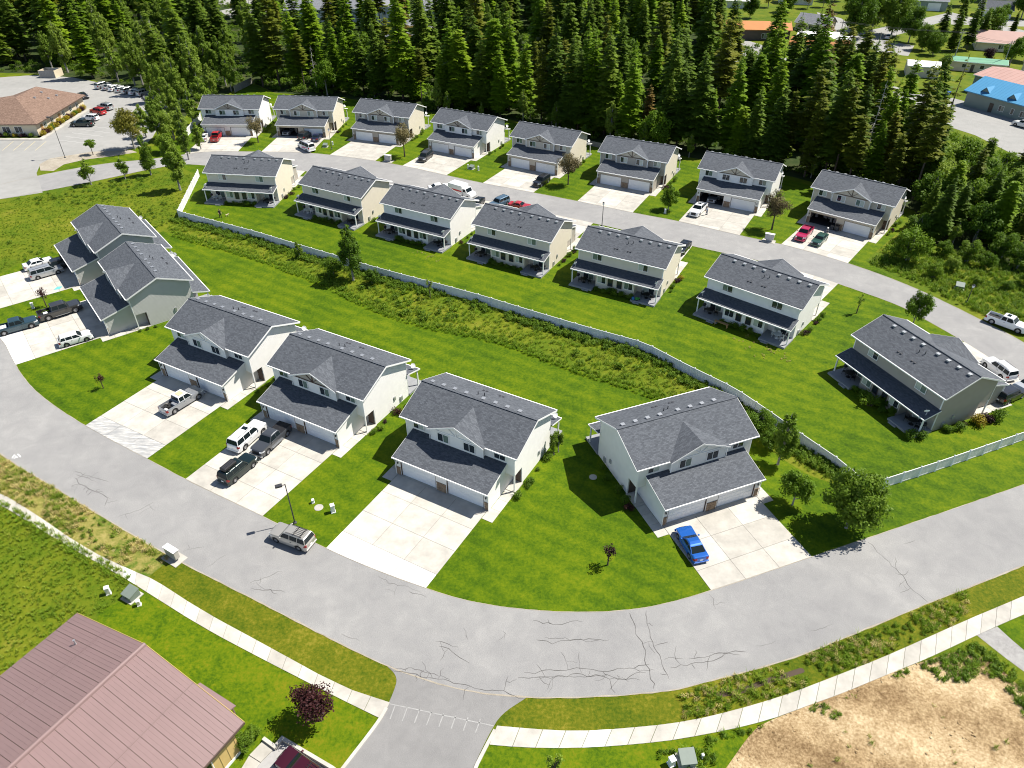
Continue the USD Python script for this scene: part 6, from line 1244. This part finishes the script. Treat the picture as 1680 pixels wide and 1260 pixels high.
for k in POSES:
    rear = [(u + q5.uniform(-.2, .2), 6.45 + q5.uniform(0, .5), q5.choice(['green', 'green', 'bright', 'green']), q5.uniform(.7, 1.25)) for u in (-2.8, -1.7, -.5, .6, 1.7, 2.8)]
    if k[0] in 'MR': bed(k, rear)
    sd = -1 if k[0] in 'MR' or k == 'D' else 1
    bed(k, [(sd * (7.9 + q5.uniform(-.1, .35)), v + q5.uniform(-.4, .4), q5.choice(['green', 'bright', 'red', 'green', 'yellow' if k in ('M5', 'R1', 'T3') else 'green']), q5.uniform(.5, 1.15)) for v in ((-4.6, -3.4, -2.0, .2, 2.0) if k not in ('L2',) else (-3,))])
bed('C', [(8.2, 3.4, 'tall', 1.0), (8.5, 4.0, 'tall', .95)]); bed('R1', [(-8.4, -2.0, 'yellow', 1.7), (-8.3, -3.6, 'red', 1.5), (-8.6, -5.0, 'green', 1.9), (-8.2, .6, 'green', 1.4), (-8.0, 2.3, 'green', 1.1), (-7.7, 6.2, 'green', 1.4), (-7.0, 7.7, 'green', 1.5), (-.4, 7.4, 'bright', 1.9), (1.0, 7.0, 'green', 1.9)])
for i in range(15):
    c = ('yellow', 'red', 'yellow', 'green')[i % 4]; P_(SHR[c], {'yellow': 'golden', 'red': 'dark red', 'green': 'green'}[c] + ' shrub of the bed along the office wall', 0, 0, q5.uniform(1.4, 1.9), 'shrub', 'shrubs along the office wall', 'shrub', xy=(-116.3 + q5.uniform(-.2, .2), 183.5 + i * 1.55))
for i in range(8): P_(SHR[('green', 'red', 'yellow')[i % 3]], 'low shrub of the bed along the office front', 0, 0, q5.uniform(1.1, 1.5), 'shrub', 'shrubs along the office front', 'shrub', xy=(-118.5 - i * 2.0, 182.4))
# --- grasses, weeds and straw: uncountable
def tuft(path, seed, blades, h, spread, mat, w=.03):
    q = np.random.default_rng(seed); V, F = [], []
    for i in range(blades):
        a, b = q.random() * 6.28, q.random() * 6.28; o = np.array([math.cos(a), math.sin(a), 0]) * spread * q.random() ** .5; d = np.array([math.cos(b), math.sin(b), 0]); s = np.array([-d[1], d[0], 0]) * w * q.uniform(.6, 1.4); hh = h * q.uniform(.5, 1.15); n = len(V)
        m = o + d * hh * .18 + [0, 0, hh * .6]; t = o + d * hh * q.uniform(.35, .75) + [0, 0, hh * q.uniform(.75, 1)]
        V += [o - s, o + s, m + s * .8, m - s * .8, t]; F += [[n, n + 1, n + 2], [n, n + 2, n + 3], [n + 3, n + 2, n + 4]]
    usdkit.mesh(stage, path, (np.array(V), np.array(F)), LOOK[mat])
def weed(path, seed, mat, h=.6, r=.5, count=130, size=.13):
    q = np.random.default_rng(seed); C = np.array([[q.normal(0, .3) * r, q.normal(0, .3) * r, h * .5] for _ in range(4)]); R = np.array([[r * .6, r * .6, h * .5]] * 4)
    usdkit.mesh(stage, path, leaves(q, C, R, count, size, shell=.3), LOOK[mat])
def scatter(name, label, poly, density, makers, smin, smax, seed, z=.0, clump=None, cat=None):
    poly = poly.buffer(0); x0, y0, x1, y1 = poly.bounds; q = np.random.default_rng(seed); n = int(poly.area * density); pts = []
    import shapely
    while len(pts) < n:
        c = q.uniform((x0, y0), (x1, y1), (n * 2 + 50, 2)); c = c[shapely.contains_xy(poly, c[:, 0], c[:, 1])]
        if clump: c = c[meshkit.fbm(np.c_[c * clump[0], np.zeros(len(c))], 3, seed) + q.normal(0, .05, len(c)) > clump[1]]
        pts += list(c)
        if not len(c): break
    pts = np.array(pts[:n]); pi = UsdGeom.PointInstancer.Define(stage, numbered('/World', name)); base = str(pi.GetPath()); protos = []
    for i, mk in enumerate(makers): mk(f'{base}/tuft_{i:03d}', seed * 10 + i); protos.append(f'{base}/tuft_{i:03d}')
    pi.CreatePrototypesRel().SetTargets(protos); k = len(pts); pi.CreateProtoIndicesAttr(Vt.IntArray.FromNumpy(q.integers(0, len(makers), k).astype(np.int32)))
    pi.CreatePositionsAttr(Vt.Vec3fArray.FromNumpy(np.c_[pts, np.full(k, z)].astype(np.float32))); s = q.uniform(smin, smax, k); pi.CreateScalesAttr(Vt.Vec3fArray.FromNumpy(np.c_[s, s, s * q.uniform(.8, 1.2, k)].astype(np.float32)))
    a = q.uniform(0, 6.283, k); pi.CreateOrientationsAttr(Vt.QuathArray([Gf.Quath(float(math.cos(t / 2)), 0, 0, float(math.sin(t / 2))) for t in a])); tag(pi, label, None, None, 'stuff')
TG = lambda p, s: tuft(p, s, 16, .75, .28, 'blade_green'); TM = lambda p, s: tuft(p, s, 16, .7, .28, 'blade_mixed'); TS = lambda p, s: tuft(p, s, 18, .5, .34, 'blade_straw', .035); TL = lambda p, s: tuft(p, s, 14, .35, .3, 'blade_mixed', .03); WG = lambda p, s: weed(p, s, 'leaf_green'); WB = lambda p, s: weed(p, s, 'leaf_bright', .55, .5, 110)
houses_pad = unary_union([Polygon([loc(k, u, v) for u, v in ((-7.6, -9), (7.6, -9), (7.6, 7.6), (-7.6, 7.6))]) for k in POSES] + DRIVES)
ditch = Polygon(FENCE[1:] + smoothline(mown_edge, 1)[::-1]).buffer(-.35).difference(houses_pad)
scatter('tall_grass', 'tall seeding grass in the ditch below the white fence', ditch, 4.0, [TM, TM, TL, TG], .4, .9, 1)
scatter('tall_grass', 'lush edge of tall grass along the mown line of the ditch', LineString(smoothline(mown_edge[2:-3], 1)).buffer(.9).difference(houses_pad), 9, [TG], .5, .8, 2)
fl = LineString(FENCE[1:]); scatter('weeds', 'leafy weeds and brambles at the foot of the white fence', fl.parallel_offset(1.1, 'right').buffer(1.0).difference(houses_pad), 3.4, [WG, WG, WB], .6, 1.5, 3, clump=(.12, .36))
scatter('weeds', 'leafy weeds scattered in the ditch', ditch, .12, [WG, WB], .7, 1.9, 4, clump=(.08, .55))
mead = Polygon(W((0, 332), (140, 306), (285, 275), (325, 292), (292, 360), (262, 374), (235, 395), (110, 410), (40, 428), (0, 446), (-90, 480), (-140, 400))).difference(unary_union([houses_pad, road_back]))
scatter('meadow_grass', 'rough meadow grass left of the houses below the street', mead, 4.0, [TM, TL, TL], .30, .62, 5); scatter('weeds', 'darker weeds in the left meadow', mead, .12, [WG, WB], .5, 1.2, 6, clump=(.06, .55))
scatter('meadow_grass', 'long grass leaning over the edge of the left pavement', LineString(W((0, 828), (20, 840), (100, 890), (207, 950))).buffer(.55), 9, [TM, TG], .5, .9, 23)
mead2 = Polygon(W((-160, 765), (0, 829), (20, 842), (100, 891), (207, 951), (226, 964), (195, 988), (160, 1010), (128, 1018), (0, 1112), (-160, 1230))).buffer(0)
scatter('meadow_grass', 'lush uncut grass left of the barn below the pavement', mead2, 8, [TM, TM, TL], .32, .62, 7)
scatter('straw_grass', 'pale straw grass on the verge by the street at left', verge_rough.difference(hard).buffer(-.1), 7, [TS, TM, TS], .5, 1.0, 8, clump=(.25, .36)); scatter('weeds', 'green weeds among the straw at left', verge_rough.difference(hard).buffer(-.2), .9, [WG, WB], .4, .9, 9, clump=(.16, .47))
scatter('straw_grass', 'straw grass on the verge above the bare lot', verge_rough2.difference(hard).buffer(-.15), 7, [TS, TM, TG], .4, .9, 10, clump=(.22, .36)); scatter('weeds', 'green weeds on the verge above the bare lot', verge_rough2.difference(unary_union([hard, rill.buffer(.5)])).buffer(-.25), 3.5, [WG, TG, WB], .35, .75, 11, clump=(.14, .44))
scatter('weeds', 'lush green weeds at the upper edge of the bare lot', Polygon(W((1505, 1092), (1600, 1055), (1660, 1095), (1690, 1130), (1720, 1200), (1680, 1180), (1640, 1110), (1570, 1120), (1540, 1118))), 10, [WG, TG, WB, TG], .45, .95, 12)
scatter('weeds', 'green weeds along the pavement edge and utility box', unary_union([Polygon(W((1060, 1240), (1135, 1218), (1246, 1190), (1236, 1204), (1180, 1214), (1175, 1262), (1130, 1290), (1130, 1250))), Polygon(W((1460, 1108), (1500, 1088), (1505, 1094), (1470, 1112))), Polygon(W((1320, 1162), (1345, 1155), (1385, 1175), (1370, 1182)))]), 8.0, [WG, TG, WB, TG], .4, .85, 13)
scatter('weeds', 'scattered weeds on the bare lot', dirt.difference(gravel_drive), .10, [WB, TM, TL], .35, .8, 14, clump=(.1, .5))
right_wild = Polygon(W((1430, 428), (1470, 390), (1500, 420), (1600, 410), (1760, 440), (1800, 640), (1700, 560), (1600, 510), (1500, 463), (1420, 428))).difference(road_back.buffer(.8))
scatter('weeds', 'wild weeds along the street by the right thicket', right_wild, 1.1, [WB, WG, TG], .6, 1.4, 15); scatter('meadow_grass', 'wild grass along the street by the right thicket', right_wild, 3, [TG, TM], .6, 1.1, 16)
scatter('undergrowth', 'dark undergrowth on the forest floor', core.union(east).difference(lawn_top).buffer(-.5), .30, [WG, WB, WG], 1.0, 2.6, 17, clump=(.07, .45))
scatter('undergrowth', 'undergrowth along the wood behind the parking lot', west.difference(lot), .12, [WG, WB], 1.2, 2.6, 18, clump=(.05, .48))
scatter('meadow_grass', 'grass on the bank by the wide road at right', Polygon(W((1520, 205), (1600, 232), (1690, 275), (1690, 300), (1600, 250))), 1.5, [TG, TM], 1.2, 2.0, 19)
scatter('clippings', 'pale dry clumps strewn on the lawn behind the bench porch house', Polygon(W((1195, 548), (1232, 545), (1305, 580), (1295, 594), (1235, 586))), 1.0, [TS], .25, .6, 21, z=.0)
scatter('clippings', 'pale dry clumps on the lawn behind the box truck house', Polygon(W((672, 408), (690, 412), (735, 425), (720, 432), (680, 422))), 1.2, [TS], .25, .6, 22)
def pebble(p, s):
    t = trimesh.creation.icosphere(1, .14); t.vertices *= np.array([1, .8, .55]) * (1 + np.random.default_rng(s).normal(0, .12, (len(t.vertices), 1))); usdkit.mesh(stage, p, (t.vertices, t.faces), LOOK['dirt'])
scatter('clods', 'clods and stones on the bare lot', dirt.difference(gravel_drive), 1.6, [pebble, pebble], .25, 1.0, 20, z=.03)
TLAWN = lambda p, s: tuft(p, s, 26, .085, .32, 'blade_mixed', .022)

# ------------------------------------------------------------------ people, dog, porch things
plain('skin', (.50, .30, .21), .6); plain('denim', (.05, .075, .13), .85, .15, 8); plain('shirt_grey', (.30, .34, .40), .85, .1, 6); plain('cloth_black', (.012, .012, .014), .85); plain('hair', (.03, .02, .014), .8); plain('fur_cream', (.62, .52, .34), .9, .1, 8)
def chain(J, links):
    M = []
    for a, b in links:
        (pa, ra), (pb, rb) = J[a], J[b]; M.append(m3.Manifold.batch_hull([m3.Manifold.sphere(ra, 12).translate(pa), m3.Manifold.sphere(rb, 12).translate(pb)]))
    return m3.Manifold.batch_boolean(M, m3.OpType.Add)
def soft(M, n=4, l=.03):
    t = M.refine_to_length(l).to_mesh(); t = trimesh.Trimesh(t.vert_properties[:, :3], t.tri_verts); trimesh.smoothing.filter_taubin(t, iterations=n * 2); return t
def person(label, x, y, rz, top, leg, z=.05, name='person'):
    T = thing(name, label, 'person', x, y, rz, z)
    J = {'pel': ((0, 0, .93), .135), 'che': ((0.02, 0, 1.28), .15), 'neck': ((.02, 0, 1.47), .055), 'head': ((.05, 0, 1.64), .098), 'chin': ((.09, 0, 1.58), .06)}
    for s, n in ((1, 'l'), (-1, 'r')):
        f = .10 * s
        J.update({'sh' + n: ((.01, s * .19, 1.40), .066), 'el' + n: ((.03 + .05 * s, s * .26, 1.13), .045), 'wr' + n: ((.16 + .06 * s, s * .25, .92), .032), 'pa' + n: ((.20 + .07 * s, s * .245, .85), .036), 'hi' + n: ((0, s * .09, .90), .095), 'kn' + n: ((.03 + f * .6, s * .11, .50), .062), 'an' + n: ((f, s * .12, .09), .042), 'to' + n: ((f + .16, s * .14, .045), .038)})
        for i in range(4): J[f'f{i}{n}'] = ((.20 + .07 * s + .025 * (i - 1.5), s * .245, .83), .010); J[f'g{i}{n}'] = ((.225 + .07 * s + .028 * (i - 1.5), s * .235, .775 + .008 * abs(i - 1.5)), .0085)
        J['t0' + n] = ((.215 + .07 * s, s * .215, .86), .011); J['t1' + n] = ((.25 + .07 * s, s * .205, .815), .009)
    L = [('pel', 'che'), ('che', 'neck'), ('neck', 'head'), ('head', 'chin')]
    for n in 'lr': L += [('che', 'sh' + n), ('sh' + n, 'el' + n), ('el' + n, 'wr' + n), ('wr' + n, 'pa' + n), ('pel', 'hi' + n), ('hi' + n, 'kn' + n), ('kn' + n, 'an' + n), ('an' + n, 'to' + n), ('t0' + n, 't1' + n)] + [(f'f{i}{n}', f'g{i}{n}') for i in range(4)]
    B = put(T, 'body', soft(chain(J, L), 2, .04), 'skin', True)
    g = {k: (p, r + .018) for k, (p, r) in J.items()}
    put(T, 'shirt', soft(chain(g, [('pel', 'che'), ('che', 'shl'), ('che', 'shr'), ('shl', 'ell'), ('shr', 'elr')])), top, True); put(T, 'trousers', soft(chain(g, [('pel', 'hil'), ('pel', 'hir'), ('hil', 'knl'), ('hir', 'knr'), ('knl', 'anl'), ('knr', 'anr')])), leg, True)
    for n in 'lr': put(T, 'shoe', soft(chain(g, [('an' + n, 'to' + n)]), 1), 'metal_black', True)
    h = m3.Manifold.sphere(.108, 20).translate((.035, 0, 1.665)) - bxm(.06, .3, -.2, .2, 1.4, 1.69) - bxm(-.3, .3, -.2, .2, 1.4, 1.6); put(B, 'hair', h, 'hair', 40)
    put(B, 'nose', m3.Manifold.batch_hull([m3.Manifold.sphere(.012, 8).translate((.15, 0, 1.615)), m3.Manifold.sphere(.008, 8).translate((.145, 0, 1.65))]), 'skin')
    for s in (-1, 1): put(B, 'eye', m3.Manifold.sphere(.011, 8).translate((.138, s * .035, 1.65)), 'hair'); put(B, 'ear', m3.Manifold.sphere(.024, 8).scale((.6, .4, 1.2)).translate((.045, s * .098, 1.635)), 'skin')
    put(B, 'mouth', m3.Manifold.sphere(.02, 8).scale((.4, 1.1, .25)).translate((.146, 0, 1.578)), 'decal_red')
x, y = at(1159, 353); person('person in grey shirt and dark jeans standing beside the white pickup', x, y, 2.6, 'shirt_grey', 'denim')
x, y = at(362, 357); person('person all in black standing on the back lawn of the corner house', x, y, -.6, 'cloth_black', 'cloth_black', .012)
x, y = at(373, 355); T = thing('dog', 'small cream dog on the back lawn beside the person in black', 'dog', x, y, .5, .012)
J = {'ch': ((.16, 0, .36), .105), 'be': ((-.14, 0, .37), .085), 'nk': ((.27, 0, .48), .06), 'hd': ((.34, 0, .55), .065), 'mz': ((.44, 0, .52), .032), 't0': ((-.22, 0, .42), .025), 't1': ((-.32, 0, .55), .015)}
L = [('ch', 'be'), ('ch', 'nk'), ('nk', 'hd'), ('hd', 'mz'), ('be', 't0'), ('t0', 't1')]
for s in (-1, 1):
    n = 'l' if s > 0 else 'r'; J.update({'fs' + n: ((.17, s * .06, .30), .045), 'fe' + n: ((.15, s * .065, .16), .026), 'fp' + n: ((.18, s * .065, .025), .026), 'hs' + n: ((-.16, s * .06, .32), .055), 'hk' + n: ((-.08, s * .065, .22), .035), 'hh' + n: ((-.20, s * .065, .12), .022), 'hp' + n: ((-.16, s * .065, .025), .026), 'e0' + n: ((.31, s * .05, .60), .018), 'e1' + n: ((.30, s * .075, .54), .012)})
    L += [('ch', 'fs' + n), ('fs' + n, 'fe' + n), ('fe' + n, 'fp' + n), ('be', 'hs' + n), ('hs' + n, 'hk' + n), ('hk' + n, 'hh' + n), ('hh' + n, 'hp' + n), ('e0' + n, 'e1' + n)]
B = put(T, 'body', soft(chain(J, L), 2, .025), 'fur_cream', True)
for s in (-1, 1): put(B, 'eye', m3.Manifold.sphere(.012, 8).translate((.395, s * .035, .57)), 'hair')
put(B, 'nose', m3.Manifold.sphere(.016, 8).translate((.475, 0, .525)), 'hair')
def chair_model(mat):
    T = model('porch_chair'); put(T, 'seat', MB().box(-.24, .24, -.24, .24, .40, .44).out(), mat)
    for i in range(5): put(T, 'back_slat', MB().box(-.23 + i * .1, -.23 + i * .1 + .06, .215, .24, .44, .95).out(), mat)
    for a in (-1, 1):
        for b in (-1, 1): put(T, 'leg', MB().bar((a * .21, b * .21, .40), (a * .24, b * .25, 0), .045).out(), mat)
        put(T, 'armrest', MB().box(*sorted((a * .22, a * .28)), -.22, .24, .62, .66).out(), mat)
    return T
CHW, CHB = chair_model('plastic_white'), chair_model('metal_black')
def table_model(mat):
    T = model('porch_table'); put(T, 'top', MB().lathe([(0, .72), (.55, .72), (.57, .74), (.55, .76), (0, .76)], 18).out(), mat); put(T, 'stem', MB().lathe([(.05, .05), (.04, .72)], 8).out(), mat); put(T, 'foot', MB().lathe([(.3, 0), (.28, .05), (0, .06)], 12).out(), mat); return T
TBW, TBB = table_model('plastic_white'), table_model('metal_black')
def grill_model():
    T = model('barbecue'); put(T, 'bowl', MB().lathe([(0, .6), (.2, .63), (.29, .8), (.3, .86), (.29, .88), (.22, 1.06), (0, 1.1)], 14).out(), 'metal_black')
    for a in range(3): put(T, 'leg', MB().bar((.15 * math.cos(a * 2.1), .15 * math.sin(a * 2.1), .65), (.32 * math.cos(a * 2.1), .32 * math.sin(a * 2.1), 0), .03).out(), 'metal_grey')
    return T
GRL = grill_model()
for k in ('M1', 'M2', 'M3', 'M4', 'M5', 'R2', 'R1'):
    for s in (-1, 1):
        side = 'right' if s < 0 else 'left'; w = (k == 'R2' and s < 0) or (k in ('M1', 'M2') and s > 0); rz = POSES[k][2]; col = 'white' if w else 'black'
        for i, (u, v, a) in enumerate(((4.6, 5.6, .6), (6.2, 5.7, -1.0), (5.4, 4.95, 3.0))):
            x, y = loc(k, s * u + q5.uniform(-.15, .15), v + q5.uniform(-.1, .2)); thing('porch_chair', f'{col} chair on the {side} porch of the {HS[k]}', 'chair', x, y, rz + a + math.pi, .30, f'{col} chairs on the {side} porch of the {HS[k]}', CHW if w else CHB)
        x, y = loc(k, s * 5.4, 5.75); thing('porch_table', f'round {col} table on the {side} porch of the {HS[k]}', 'table', x, y, 0, .30, None, TBW if w else TBB)
        if (k, s) not in (('M5', -1),): x, y = loc(k, s * 6.7, 5.2); thing('barbecue', f'black kettle barbecue on the {side} porch of the {HS[k]}', 'barbecue', x, y, 0, .30, None, GRL)
x, y = loc('R2', 2.5, 7.55); T = thing('garden_bench', 'wooden backless bench at the rear of the bench porch house', 'bench', x, y, POSES['R2'][2])
for i in range(3): put(T, 'plank', MB().box(-1.1, 1.1, -.25 + i * .17, -.10 + i * .17, .62, .67).out(), 'wood')
for a in (-1, 1):
    for b in (-1, 1): put(T, 'leg', MB().box(a * .95 - .05, a * .95 + .05, b * .19 - .04, b * .19 + .04, 0, .62).out(), 'wood')
    put(T, 'rail', MB().box(a * .95 - .04, a * .95 + .04, -.15, .15, .5, .6).out(), 'wood')
plain('toy_green', (.06, .33, .06), .5); plain('toy_blue', (.03, .16, .42), .5)
for i, (nm, m, u, v) in enumerate((('green', 'toy_green', -4.4, 7.0), ('blue', 'toy_blue', -3.7, 7.15))):
    x, y = loc('M5', u, v); T = thing('toy_car', f'{nm} ride on toy on the right porch of the toy porch house', 'toy', x, y, .5 + i, .30); put(T, 'body', rounded3(-.35, .35, .2, .12, .36), m, 40); put(T, 'seat', rounded3(-.3, -.05, .16, .3, .52), m, 40); put(T, 'handle', MB().tube([(.15, -.15, .5), (.15, .15, .5)], .025, 6).out(), 'metal_black')
    for a in (-.24, .24):
        for b in (-1, 1): V, F = MB().lathe([(0, -.03), (.12, -.03), (.12, .03), (0, .03)], 10).out(); put(T, 'wheel', (V[:, [0, 2, 1]] + [a, b * .2, .12], F[:, ::-1]), 'tyre')
def wheelie(label, x, y, rz, z=.05):
    T = thing('wheelie_bin', label, 'bin', x, y, rz, z); m = MB(); m.add([(-.24, -.27, .08), (.24, -.27, .08), (.24, .27, .08), (-.24, .27, .08), (-.3, -.33, 1.0), (.3, -.33, 1.0), (.3, .36, 1.0), (-.3, .36, 1.0)], [[0, 2, 1], [0, 3, 2], [0, 1, 5], [0, 5, 4], [1, 2, 6], [1, 6, 5], [2, 3, 7], [2, 7, 6], [3, 0, 4], [3, 4, 7]]); put(T, 'body', m.out(), 'metal_dark'); put(T, 'lid', MB().bar((0, -.37, 1.02), (0, .42, 1.06), .66, .06).out(), 'metal_black')
    for s in (-1, 1): V, F = MB().lathe([(0, -.03), (.1, -.03), (.1, .03), (0, .03)], 10).out(); put(T, 'wheel', (V[:, [2, 1, 0]] * [1, 1, 1] + [s * .27, .3, .1], F), 'tyre')
for k, u, lab in (('T8', -.1, 'black wheelie bin by the middle pier of the magenta pickup house'), ('T8', -.95, 'black wheelie bin in the open garage mouth of the magenta pickup house')):
    x, y = loc(k, u, -8.75); wheelie(lab, x, y, POSES[k][2])
x, y = loc('L1', 7.9, -3.4);
